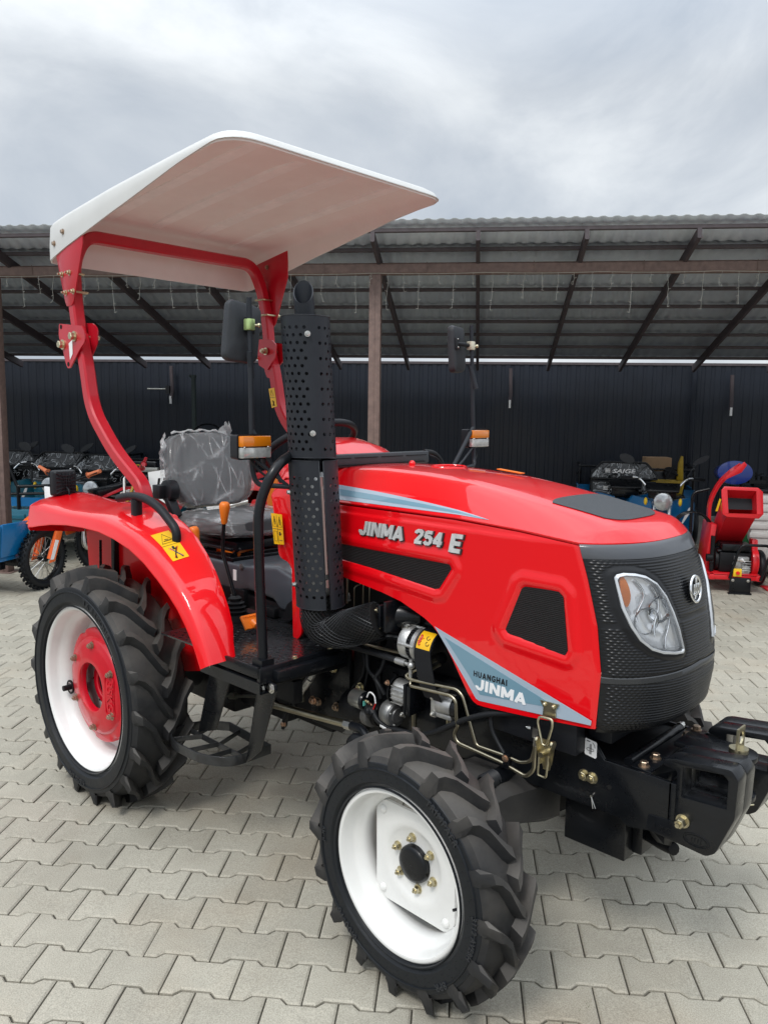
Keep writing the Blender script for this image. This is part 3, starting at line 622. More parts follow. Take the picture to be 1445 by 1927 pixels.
# ---------------------------------------------------------------- fenders
LIP=[(-.475,1.078),(-.43,1.084),(-.36,1.097),(-.25,1.114),(-.106,1.128),(.03,1.133),(.162,1.132),(.28,1.118),(.391,1.094),(.49,1.058),(.579,1.011),(.65,.968),(.707,.925),(.752,.880),(.788,.835),(.815,.793),(.839,.748)]
def fender(sd):
    n=len(LIP); nrm=[]
    for i in range(n):
        a=V((*LIP[max(0,i-1)],)); b=V((*LIP[min(n-1,i+1)],)); d=(b-a).normalized(); nrm.append(V((-d.y,d.x)))
    ys=[(.722,.0),(.720,.006),(.712,.030),(.704,.044),(.690,.053),(.66,.058),(.60,.068),(.54,.076),(.50,.080),(.478,.076),(.468,.062),(.466,.03),(.466,-.03)]
    mb=MB(); rows=[]
    for i,(x,z) in enumerate(LIP):
        t=i/(n-1); fr=sstep(.62,1,t); back=sstep(.28,.0,t); nf=1-.42*sstep(.35,.85,t)-.14*sstep(.82,1,t)
        r=[]
        for j,(y,o) in enumerate(ys):
            oo=o*(1-.35*fr) if o>.0 else o
            if o>0: oo+=.045*sstep(.26,.08,t)*sstep(.721,.704,y)
            # raised shelf towards the rear inner side
            sh=.012*back*sstep(.69,.64,y)*sstep(.34,.14,t)
            if o<0: oo=-.03
            r.append(V((x+nrm[i].x*oo,sd*(.722-(.722-y)*nf),z+nrm[i].y*oo+sh)))
        rows.append(r)
    inner=[[p-V((0,0,0)) - V((nrm[i].x,0,nrm[i].y))*.004 for p in r] for i,r in enumerate(rows)]
    sm=[]
    mb.loft(rows,closed=False,cap=False)
    mb.loft([r[::-1] for r in inner],closed=False,cap=False)
    for rr in (0,n-1):
        for j in range(len(ys)-1): mb.add([rows[rr][j],rows[rr][j+1],inner[rr][j+1],inner[rr][j]],[(0,1,2,3)])
    for j in(0,len(ys)-1):
        for i in range(n-1): mb.add([rows[i][j],rows[i+1][j],inner[i+1][j],inner[i][j]],[(0,1,2,3)])
    # rear face of the fender
    x=LIP[0][0]-.002
    o=T('fender',mb,'red',smooth=42,recalc=True)
    mb=MB(); q=[rows[0][j]+V((-.001,0,0)) for j in range(len(ys))]; q=q+[V((-.477,sd*.466,1.03)),V((-.477,sd*.715,1.06))]
    mb.prism(q,(-1,0,0),.004); build('fender_back',mb,'red',o)
    # inner wall
    mb=MB(); poly=[(x_,z_+.02) for x_,z_ in LIP if z_<2]; poly=[(-.47,1.06)]+[(a+.0,b+.03) for a,b in LIP[1:] if a<.40]+[(.47,.98),(.53,.88),(.56,.78),(.56,.68),(.50,.60),(.30,.55),(-.42,.55)]
    mb.prism(xz(poly,sd*.462),(0,-sd,0),.004); build('inner_wall',mb,'red',o)
    mb=MB(); mb.tube([(-.18,sd*.47,1.10),(-.20,sd*.47,.55)],0,sq=(.03,.03)); mb.tube([(-.26,sd*.50,1.02),(-.30,sd*.49,.6)],.006,n=8); build('support_stay',mb,'black',o)
    # black grab handle
    y=sd*.60
    mb=MB(); mb.tube(fillet([(.10,y,1.243),(.20,y,1.262),(.30,y,1.262),(.40,y,1.235),(.50,y,1.172),(.515,y,1.145),(.505,y,1.085)],.05,5),.0165,n=14,cap=True); mb.tube([(.235,y,1.250),(.235,y,1.17)],0,sq=(.034,.034))
    mb.cyl((.505,y,1.10),(.50,y,1.07),.021,n=16)
    for a,b in ((.235,1.178),): mb.box((a,y,b),(.05,.045,.012))
    build('grab_handle',mb,'plastic',o,bevel=0,smooth=50)
    return o,rows
MT['tail_red']=mat('tail_lamp_red',(.75,.07,.02),.2,coat=1)
FR,rowsR=fender(-1); FL,_=fender(1)
def fpt(i,j,off=.0015):
    # bilinear point on right fender surface
    i0=int(i);j0=int(j);u=i-i0;v=j-j0
    a=rowsR[i0][j0];b=rowsR[i0+1][j0];c=rowsR[i0][j0+1];d=rowsR[i0+1][j0+1]
    n=(b-a).cross(c-a).normalized()
    if n.z<0: n=-n
    return a*(1-u)*(1-v)+b*u*(1-v)+c*(1-u)*v+d*u*v+n*off
def fender_decal():
    def patch(name,i0,i1,j0,j1,m,off,parent):
        mb=MB(); N_=8; g=[[fpt(i0+(i1-i0)*a/N_,j0+(j1-j0)*b/N_,off) for b in range(N_+1)] for a in range(N_+1)]
        mb.loft(g,closed=False,cap=False); return build(name,mb,m,parent,smooth=60)
    i0,i1,j0,j1=8.3,9.9,5.1,6.45
    o=patch('warning_sticker',i0,i1,j0,j1,'yellow',.0018,FR)
    def L_(pts,w=.0012,closed=True,m='decal_black',nm='sticker_print'):
        mb=MB(); mb.tube([fpt(i0+(i1-i0)*v,j0+(j1-j0)*u,.0026) for u,v in pts],w,n=5,closed=closed); build(nm,mb,m,o)
    L_([(.5,.08),(.88,.42),(.12,.42)]); L_([(0,.5),(1,.5)],.0008,False); L_([(.3,.34),(.7,.34)],.002,False); L_([(.4,.28),(.6,.30)],.0015,False)
    L_([(.5,.58),(.5,.66)],.0045,False); L_([(.32,.62),(.62,.86),(.7,.95)],.0025,False); L_([(.66,.62),(.38,.84),(.32,.95)],.0025,False)
    L_([(.25,.6),(.75,.92)],.0018,False,'red_ink'); L_([(.75,.6),(.25,.92)],.0018,False,'red_ink')
fender_decal()
# work lamp on right fender (back side seen)
def work_lamp(sd):
    root=node('work_lamp',TR,(-.46,sd*.565,1.262))
    mb=MB(); pts=fillet([(0,-.052,-.058),(0,.052,-.058),(0,.052,.058),(0,-.052,.058)],.014,4,closed=True)
    mb.loft([[p+V((x,0,0)) if s==1 else V((x,p.y*s,p.z*s)) for p in pts] for x,s in((-.022,1),(-.024,.97),(.012,1),(.022,.93),(.026,.86))])
    for k in range(6):
        for q in(-1,1):
            z=-.045+.018*k; mb.tube([(.028,-.045,z+(.0 if abs(z)>.03 else .0)),(.032,-.018,z*.75),(.032,.018,z*.75),(.028,.045,z)],.0022,n=5)
    for k in range(5):
        yy=-.036+.018*k; mb.tube([(.028,yy*1.1,-.048),(.033,yy*.6,-.02),(.033,yy*.6,.02),(.028,yy*1.1,.048)],.002,n=5)
    mb.tube(fillet([(.02,-.0,-.01),(.06,.0,-.035),(.05,.0,-.075)],.03,4),.004,n=8)
    build('lamp_body',mb,'plastic',root,smooth=40)
    mb=MB(); mb.box((-.026,0,0),(.004,.095,.105)); build('lamp_lens',mb,'clear',root)
    mb=MB(); mb.box((0,0,-.070),(.02,.03,.028)); build('lamp_foot',mb,'black',root)
work_lamp(-1)
# ---------------------------------------------------------------- roll bar and canopy
GUS=[(-.495,2.28),(-.495,2.36),(-.235,2.405),(-.238,2.27),(-.335,2.045),(-.355,2.028),(-.400,2.028),(-.415,2.05)]
def rollbar():
    root=node('roll_bar',TR)
    y=.515
    lowR=fillet([(.165,-y,1.14),(.145,-y,1.285),(-.075,-y,1.415),(-.262,-y,1.585),(-.300,-y,1.77),(-.345,-y,1.905)],[0,.05,.09,.14,.2,0],7)
    for sd in(-1,1):
        mb=MB(); mb.tube([V((p.x,p.y*(-sd),p.z)) for p in lowR],0,sq=(.052,.052),up=(1,0,0))
        mb.box((.155,sd*y,1.16),(.10,.09,.01))
        build('lower_post',mb,'red_dull',root,smooth=30)
    yt=.510; up=[(-.345,-y,1.86),(-.375,-yt-.012,2.06),(-.405,-yt,2.22),(-.41,-.45,2.338),(-.41,.45,2.338),(-.405,yt,2.22),(-.375,yt+.012,2.06),(-.345,y,1.86)]
    pth=fillet(up,[0,.1,.10,.12,.12,.10,.1,0],9)
    mb=MB(); mb.tube(pth,0,sq=(.050,.050),up=(1,0,0)); build('upper_hoop',mb,'red_dull',root,smooth=30)
    for sd in(-1,1):
        # hinge plates: outer one larger on the outside, one inside
        for yo in(.030,-.034):
            yy=sd*(y+yo); mb=MB()
            pl=[(-.475,1.960),(-.262,1.938),(-.240,1.910),(-.240,1.872),(-.29,1.842),(-.385,1.765),(-.408,1.765),(-.425,1.79),(-.455,1.865),(-.482,1.905)]
            if yo<0: pl=[(-.42,1.965),(-.29,1.955),(-.255,1.93),(-.26,1.87),(-.33,1.80),(-.40,1.83)]
            mb.prism(xz(fillet([(a,b,0) for a,b in pl],.012,3,closed=True) and [(p.x,p.y) for p in fillet([(a,b,0) for a,b in pl],.012,3,closed=True)],yy),(0,sd,0),.006)
            build('hinge_plate',mb,'red_dull',root,smooth=30)
        for (a,b) in((-.330,1.898),(-.440,1.868)):
            mb=MB(); mb.hexb((a,sd*(y+.036),b),(0,sd,0),.0165,.024,stud=False)
            mb.cyl((a,sd*(y+.036),b),(a,sd*(y-.075),b),.0085,n=12)
            mb.hexb((a,sd*(y-.040),b),(0,-sd,0),.014,.026); build('hinge_bolt',mb,'zinc',root,smooth=30)
        mb=MB()
        for (a,b) in((-.397,1.783),(-.455,1.945)):
            mb.cyl((a,sd*(y+.0365),b),(a,sd*(y+.0372),b),.010,n=14)
        build('hinge_hole',mb,'void',root)
        # canopy bracket: gusset plate on the outside
        mb=MB(); pl=GUS
        mb.prism(xz(pl,sd*(y+.0275)),(0,sd,0),.006); build('canopy_bracket',mb,'red_dull',root,smooth=30,bevel=.0015)
        for (a,b) in((-.365,2.085),(-.395,2.165)):
            mb=MB()
            for dx in(-.034,.034): mb.cyl((a+dx,sd*(y-.02),b-.0*dx),(a+dx,sd*(y+.056),b),.0045,n=10); mb.hexb((a+dx,sd*(y+.034),b),(0,sd,0),.009,.012)
            mb.tube(fillet([(a-.034,sd*(y-.02),b),(a-.034,sd*(y-.032),b),(a+.034,sd*(y-.032),b),(a+.034,sd*(y-.02),b)],.01,3),.0045,n=8)
            build('u_bolt',mb,'zinc',root,smooth=30)
    mb=MB(); mb.prism(xz([(-.385,1.87),(-.350,1.885),(-.352,1.825),(-.378,1.80)],-y-.0372),(0,-1,0),.0006); build('white_label',mb,'decal_white',root)
    mb=MB(); yq=y-.0272; mb.prism([V((-.325,yq,1.706)),V((-.278,yq,1.711)),V((-.257,yq,1.615)),V((-.299,yq,1.606))],(0,-1,0),.0008)
    ps_=build('post_sticker',mb,'yellow',root)
    mb=MB(); q=lambda a,b:V((a,yq-.0014,b)); mb.tube([q(-.302,1.700),q(-.283,1.672),q(-.307,1.672)],.0012,n=4,closed=True); mb.tube([q(-.290,1.645),q(-.282,1.63),q(-.275,1.62),q(-.288,1.618),q(-.280,1.640)],.0028,n=5); mb.tube([q(-.315,1.66),q(-.272,1.662)],.0007,n=4); build('sticker_print',mb,'decal_black',ps_)
rollbar()
def canopy():
    # shell: top surface with downturned skirt, rounded corners, rear drop
    X0,X1,Yh=-.565,.805,.553
    def ztop(x): return itp(x,[(-.565,2.398),(-.50,2.410),(-.40,2.425),(0,2.467),(.45,2.503),(.70,2.520),(.805,2.516)])
    def outline(inset,rc):
        pts=fillet([(X0+inset,-Yh+inset,0),(X1-inset,-Yh+inset,0),(X1-inset,Yh-inset,0),(X0+inset,Yh-inset,0)],[rc*.35,rc,rc,rc*.35],8,closed=True)
        out=[]
        m=len(pts)
        for i in range(m):
            a=pts[i];b=pts[(i+1)%m]; k=max(1,int((b-a).length/.06))
            for q in range(k): out.append(a+(b-a)*q/k)
        return out
    def skirt(x,y):    # depth of the skirt below the top
        side=itp(x,[(-.565,.172),(-.35,.150),(.1,.105),(.5,.058),(.805,.034)])
        return side
    n=None; rings=[]
    for inset,dz in((.14,.004),(.07,.002),(.035,-.004),(.014,-.015),(.004,-.032)):
        rings.append([V((p.x,p.y,ztop(p.x)+dz-.0)) for p in outline(inset,.12-inset*.3)])
    o0=outline(0,.12); rings.append([V((p.x,p.y,ztop(p.x)-skirt(p.x,p.y)*.5-.02)) for p in o0]); rings.append([V((p.x,p.y,ztop(p.x)-skirt(p.x,p.y))) for p in o0])
    k=min(len(r) for r in rings)
    # resample all rings to the same count by angle-free arc parameter
    def resamp(r,N):
        L=[0]
        for i in range(len(r)): L.append(L[-1]+(r[(i+1)%len(r)]-r[i]).length)
        tot=L[-1]; o=[];j=0
        for q in range(N):
            s=tot*q/N
            while L[j+1]<s: j+=1
            u=(s-L[j])/max(1e-9,(L[j+1]-L[j])); o.append(r[j]*(1-u)+r[(j+1)%len(r)]*u)
        return o
    N_=168; rings=[resamp(r,N_) for r in rings]
    cen=V((.12,0,0))
    innr=[]
    for f in(.75,.5,.25,.05,.0004): innr.append([V((cen.x+(p.x-cen.x)*f,p.y*f,0)) for p in rings[0]])
    innr=[[V((p.x,p.y,ztop(p.x)+.006+.010*(1-abs(p.y)/Yh))) for p in r] for r in innr]
    rings=innr[::-1]+rings
    root=node('canopy',TR)
    mb=MB(); mb.loft(rings,cap=False,mi=0); build('canopy_shell',mb,'canopy_out',root,smooth=60)
    inn=[]
    for r in rings:
        inn.append([V((cen.x+(p.x-cen.x)*(1-.006/ max(.05,abs(p.x-cen.x)) if abs(p.x-cen.x)>.3 else 1),p.y*(1-.006/max(.05,abs(p.y))) if abs(p.y)>.3 else p.y,p.z-.007)) for p in r])
    inn[-1]=[V((a.x,a.y,b.z)) for a,b in zip(inn[-1],rings[-1])]
    mb=MB(); mb.loft(inn,cap=False,mi=0); mb.loft([rings[-1],inn[-1]],cap=False,mi=1); build('canopy_lining',mb,['canopy_in','canopy_out'],root,smooth=60)
    # lengthwise stiffening bands of the lining
    for yb in(-.36,-.12,.12,.36):
        mb=MB(); w=.035; g=[]
        for k in range(31):
            x=-.47+(.70+.47)*k/30; z=ztop(x)-.0085+.010*(1-abs(yb)/Yh); g.append([V((x,yb-w,z+.0082)),V((x,yb-w*.75,z-.001)),V((x,yb+w*.75,z-.001)),V((x,yb+w,z+.0082))])
        mb.loft(g,closed=False,cap=False); build('lining_rib',mb,'canopy_rib',root,smooth=30)
    for sd in(-1,1):
        for x,z in((-.53+.045,2.300),(-.40,2.338)): mb=MB(); mb.hexb((x,sd*(Yh+.0005),z),(0,sd,0),.009,.010,stud=False); mb.hexb((x,sd*(Yh-.012),z),(0,-sd,0),.009,.010,stud=False); build('canopy_bolt',mb,'brass_dark',root,smooth=30)
canopy()
# ---------------------------------------------------------------- hood
ZX=[(.70,2.02),(.77,2.034),(.92,2.042),(1.045,2.025),(1.168,1.99),(1.26,1.958),(1.30,1.945)]
CX=[(.70,2.11),(.75,2.150),(.79,2.175),(.877,2.188),(.96,2.184),(1.022,2.174),(1.125,2.150),(1.19,2.125),(1.26,2.085),(1.30,2.06)]
def gx(y,z):
    u=min(1,abs(y)/.286); xs=itp(z,ZX); return xs+(itp(z,CX)-xs)*(1-u**2.6)**.75
ZT=[(.84,1.395),(1.0,1.408),(1.12,1.412),(1.3,1.408),(1.5,1.395),(1.65,1.374),(1.78,1.351),(1.9,1.328),(2.0,1.306),(2.05,1.291),(2.09,1.270)]
ZS=[(.84,1.287),(1.54,1.286),(1.77,1.276),(1.95,1.262),(2.1,1.258)]
def zs_(x): return itp(x,ZS)
def ssm(x): # smooth polyline crown
    return (itp(x-.04,ZT)+2*itp(x,ZT)+itp(x+.04,ZT))/4
def hood_pt(u,x):
    au=abs(u)
    if au<.52: S=1-.05*(au/.52)**2
    elif au<.60: S=.95-.05*((au-.52)/.08)
    else:
        t=(au-.60)/.40; S=.90*(1-t**1.35)*1.0
    zt=ssm(x); zs=zs_(x)
    w=itp(x,[(.84,.268),(1.2,.276),(1.6,.281),(1.95,.285),(2.2,.285)])
    return zs+(zt-zs)*max(0,S),w
def hood():
    nu,nv=56,70; rows=[]
    for j in range(nv+1):
        v=j/nv; r=[]
        for i in range(nu+1):
            u=-1+2*i/nu; uu=math.copysign(abs(u)**.85,u)
            xf=gx(uu*.285,1.262)-.004+.004
            x=.84+(xf-.84)*v
            z,w=hood_pt(uu,x)
            # nose rolls down to the seam
            e=(xf-x); z=min(z,zs_(x)+ (z-zs_(x))*(1-(1-min(1,e/.055))**2.2*.9) if e<.055 else z)
            r.append(V((x,uu*w,z)))
        rows.append(r)
    mb=MB(); mb.loft(rows,closed=False,cap=False)
    # turned down edge
    edge=[r[0] for r in rows]+rows[-1][1:-1]+[r[-1] for r in reversed(rows)]
    c=V((1.5,0,0)); low=[]
    for p in edge: low.append(V((p.x,p.y,p.z-.007)))
    low2=[V((c.x+(p.x-c.x)*.985,p.y*.96,p.z-.001)) for p in low]
    mb.loft([edge,low,low2],closed=False,cap=False)
    o=T('hood',mb,'red',smooth=30,recalc=False)
    # rear transverse black trim
    # mesh patch on top
    mb=MB(); g=[]; nx,ny=20,20
    for a in range(nx+1):
        r=[]
        for b in range(ny+1):
            s=a/nx; q=-1+2*b/ny; x0=1.775+.03*q*q*0+.0; x1=1.995-.02*abs(q)**3; w=.158-.012*s
            # rounded corners
            x=lerp(x0+.02*abs(q)**6,x1-.02*abs(q)**6,s); y=q*w
            z,_w=hood_pt(y/_wd(x),x); r.append(V((x,y,z+.0022)))
        g.append(r)
    mb.loft(g,closed=False,cap=False); pt=build('hood_vent',mb,MT['hood_mesh'],o,smooth=60)
    # side stripes
    for sd in(-1,1):
        for nm,m,lo,hi in(('hood_stripe','decal_grey',0,1),('stripe_core','decal_blue',.30,.72)):
            mb=MB(); g=[]
            for k in range(41):
                x=.86+(1.655-.86)*k/40; t=k/40; h0=.006+.002*t; h1=h0+ (.047*(1-t**1.7))+.001
                zz0=lerp(h0,h1,lo); zz1=lerp(h0,h1,hi)
                r=[]
                for q in range(5):
                    dz=lerp(zz0,zz1,q/4)
                    # find u for this height by bisection
                    a,b=.6,1.
                    tz=zs_(x)+dz
                    for _ in range(18):
                        mdl=(a+b)/2; z,w=hood_pt(mdl,x)
                        if z>tz: a=mdl
                        else: b=mdl
                    z,w=hood_pt(a,x); off=.0012 if nm=='hood_stripe' else .0019
                    r.append(V((x,sd*(a*w+off),z+off*.4)))
                g.append(r)
            mb.loft(g,closed=False,cap=False); build(nm,mb,m,o,smooth=60)
    mb=MB(); mb.sphere((1.13,-.02,1.415),.012,12,8); build('hood_knob',mb,'red',o)
    mb=MB(); mb.box((1.47,.10,1.4035),(.10,.022,.003),Matrix.Rotation(.09,3,'Y')); build('hood_reflector',mb,'orange',o)
    mb=MB(); mb.tube([(1.24,.05+.07*cos(a),1.410+.0015) if 0 else (1.25+.055*sin(a),.04+.07*cos(a),ssm(1.25+.055*sin(a))+.0005) for a in [2*PI*k/24 for k in range(24)]],.003,n=6,closed=True); build('filler_ring',mb,'red',o)
    return o
def _wd(x): return itp(x,[(.84,.268),(1.2,.276),(1.6,.281),(1.95,.285),(2.2,.285)])
HOOD=hood()
# ---------------------------------------------------------------- side panels
ZB=[(.88,1.045),(.95,1.040),(1.067,1.030),(1.244,1.008),(1.33,.992),(1.385,.973),(1.43,.957),(1.463,.940),(1.49,.918),(1.518,.888),(1.55,.845),(1.583,.795),(1.61,.757),(1.628,.738),(1.645,.731),(1.67,.731),(1.833,.744),(2.04,.766)]
def poly_sd(px,pz,poly):
    d=1e9; ins=False; n=len(poly)
    for i in range(n):
        ax,az=poly[i]; bx,bz=poly[(i+1)%n]
        ex,ez=bx-ax,bz-az; t=max(0,min(1,((px-ax)*ex+(pz-az)*ez)/(ex*ex+ez*ez))); d=min(d,math.hypot(px-ax-t*ex,pz-az-t*ez))
        if (az>pz)!=(bz>pz) and px<(bx-ax)*(pz-az)/(bz-az)+ax: ins=not ins
    return -d if ins else d
VENT1=[(.90,1.150),(1.528,1.146),(1.540,1.128),(1.492,1.056),(1.472,1.050),(1.2,1.076),(.90,1.096)]
VENT2=[(1.782,1.112),(1.796,1.122),(1.905,1.120),(1.920,1.108),(1.940,.962),(1.932,.948),(1.742,.966),(1.730,.980)]
def side_panel(sd):
    def Y(x,z):
        y=-.2855
        # crease below the seam: panel steps out a little
        y+=-.005*sstep(1.262,1.250,z)*sstep(1.95,1.75,x)
        y+=.012*sstep(-.0,.014,z-(zs_(x)-.010))
        d1=poly_sd(x,z,VENT1); d2=poly_sd(x,z,VENT2)
        for d,w in((d1,.030),(d2,.034)):
            if d>0: y-=.0050*(1-sstep(w*.6,w*1.35,d)) - .0030*(1-sstep(0,.012,d))
            else: y+=.006*sstep(0,-.008,d)-.0050+.0030
        # front edge rolls in
        y+=.004*sstep(.020,0,itp(z,ZX)-x)
        return y
    nv,nw=230,96; rows=[]
    vs_=[]
    for a in range(nv+1):
        v=a/nv; col=[]
        for b in range(nw+1):
            w=b/nw; z=1.0; x=.88
            for _ in range(5):
                x=.88+v*(itp(z,ZX)-.004-.88); zb=itp(x,ZB); z=zb+w*(zs_(x)-.008-zb)
            col.append(V((x,-sd*Y(x,z) if sd>0 else Y(x,z),z)))
        rows.append(col)
    mb=MB(); mb.loft(rows,closed=False,cap=False)
    edge=[c[0] for c in rows]; mb.loft([edge,[p+V((0,-sd*.012,.003)) for p in edge]],closed=False,cap=False)
    fe=rows[-1]; mb.loft([fe,[p+V((-.004,-sd*.012,0)) for p in fe]],closed=False,cap=False)
    o=T('side_panel',mb,'red',smooth=50,recalc=False)
    for nm,pl in(('side_vent',VENT1),('corner_vent',VENT2)):
        mb=MB(); mb.prism(xz(pl,sd*.2850),(0,sd,0),.0035); build(nm,mb,'vent_mesh',o,smooth=0)
    # decal
    ly=lambda k: sd*(.2908+k)
    outer=[(1.470,.941),(1.505,.915),(2.018,.790),(2.016,.774),(1.650,.748),(1.640,.752),(1.588,.812)]
    outer=[(1.474,.938),(2.022,.788),(2.020,.775),(1.652,.745),(1.640,.749),(1.598,.798)]
    mb=MB(); mb.prism(xz(outer,ly(0)),(0,sd,0),.0006); build('panel_decal',mb,'decal_grey',o,smooth=0)
    inner=[(1.515,.912),(1.925,.794),(1.655,.765),(1.612,.815)]
    mb=MB(); mb.prism(xz(inner,ly(.0008)),(0,sd,0),.0005); build('decal_core',mb,'decal_blue',o,smooth=0)
    if sd<0: ex,base=(1,0,0),0
    if sd<0:
        letters('decal_text','HUANGHAI',.0175,'decal_black',o,(1.630,ly(.0014),.8165),(1,0,0),(0,0,1),t=.21,ext=.0002,sx=1.0,gap=.18)
        letters('decal_text','JINMA',.033,'decal_white',o,(1.638,ly(.0014),.7795),(1,0,-.02),(0,0,1),t=.235,ext=.0002,slant=.05,sx=1.42,gap=.10)
        for s_,x,z,sz,sx in(('JINMA',1.142,1.191,.046,1.17),('254',1.386,1.191,.045,1.17),('E',1.527,1.182,.056,1.25)):
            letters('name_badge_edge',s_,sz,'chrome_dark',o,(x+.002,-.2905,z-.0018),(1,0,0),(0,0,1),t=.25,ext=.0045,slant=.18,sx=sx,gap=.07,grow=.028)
            letters('name_badge',s_,sz,'badge_metal',o,(x,-.2950,z),(1,0,0),(0,0,1),t=.235,ext=.004,slant=.18,sx=sx,gap=.07)
    # latch
    x=1.895; Yp=sd*.293
    mb=MB(); mb.prism([(x-.030,Yp,.806),(x+.030,Yp,.808),(x+.020,Yp,.790),(x+.022,Yp,.765),(x-.020,Yp,.763),(x-.018,Yp,.788)],(0,sd,0),.004)
    for dx in(-.014,.014): mb.sphere((x+dx,Yp+sd*.006,.798),.006,10,6)
    pth=fillet([(x-.020,sd*.312,.765),(x+.020,sd*.312,.767),(x+.024,sd*.315,.752),(x+.010,sd*.318,.690),(x-.004,sd*.318,.690),(x-.024,sd*.315,.750)],.008,3,closed=True); mb.tube(pth,.0036,n=8,closed=True)
    mb.prism([(x-.022,sd*.300,.700),(x+.026,sd*.300,.700),(x+.022,sd*.302,.655),(x+.014,sd*.302,.615),(x-.006,sd*.302,.615),(x-.018,sd*.300,.66)],(0,sd,0),.004)
    for dx in(-.022,.026): mb.cyl((x+dx-.003,sd*.312,.695),(x+dx+.003,sd*.312,.695),.012,n=12); mb.prism([(x+dx,sd*.300,.70),(x+dx,sd*.325,.692),(x+dx*.6,sd*.315,.63),(x+dx*.6,sd*.300,.63)],(1,0,0),.002)
    mb.tube(fillet([(x-.014,sd*.315,.66),(x-.012,sd*.322,.60),(x+.014,sd*.322,.60),(x+.016,sd*.315,.66)],.006,3),.003,n=8)
    mb.cyl((x,sd*.30,.665),(x,sd*.332,.665),.008,n=12)
    build('hood_latch',mb,'zinc',o,smooth=35)
    return o
def vent_mesh_mat():
    m=mat('vent_mesh_weave',(.02,.02,.022),.5); t=m.node_tree; b=t.nodes['Principled BSDF']; tc=t.nodes.new('ShaderNodeTexCoord')
    w=t.nodes.new('ShaderNodeTexWave'); w.wave_type='BANDS'; w.bands_direction='X'; w.inputs['Scale'].default_value=95; w.inputs['Distortion'].default_value=.6
    w2=t.nodes.new('ShaderNodeTexWave'); w2.wave_type='BANDS'; w2.bands_direction='Z'; w2.inputs['Scale'].default_value=60; w2.inputs['Distortion'].default_value=.6
    for a in(w,w2): t.links.new(tc.outputs['Object'],a.inputs[0])
    mu=t.nodes.new('ShaderNodeMath'); mu.operation='MULTIPLY'; t.links.new(w.outputs['Fac'],mu.inputs[0]); t.links.new(w2.outputs['Fac'],mu.inputs[1])
    bp=t.nodes.new('ShaderNodeBump'); bp.inputs['Distance'].default_value=.004; t.links.new(mu.outputs[0],bp.inputs['Height']); t.links.new(bp.outputs[0],b.inputs['Normal'])
    cr=t.nodes.new('ShaderNodeMix'); cr.data_type='RGBA'; cr.inputs['A'].default_value=(.005,.005,.005,1); cr.inputs['B'].default_value=(.04,.04,.042,1); t.links.new(mu.outputs[0],cr.inputs['Factor']); t.links.new(cr.outputs['Result'],b.inputs['Base Color'])
    return m
MT['vent_mesh']=vent_mesh_mat()
MT['badge_metal']=mat('badge_metal',(.72,.73,.73),.34,metal=.35,noise=.25,nscale=25,coat=.5)
side_panel(-1); side_panel(1)
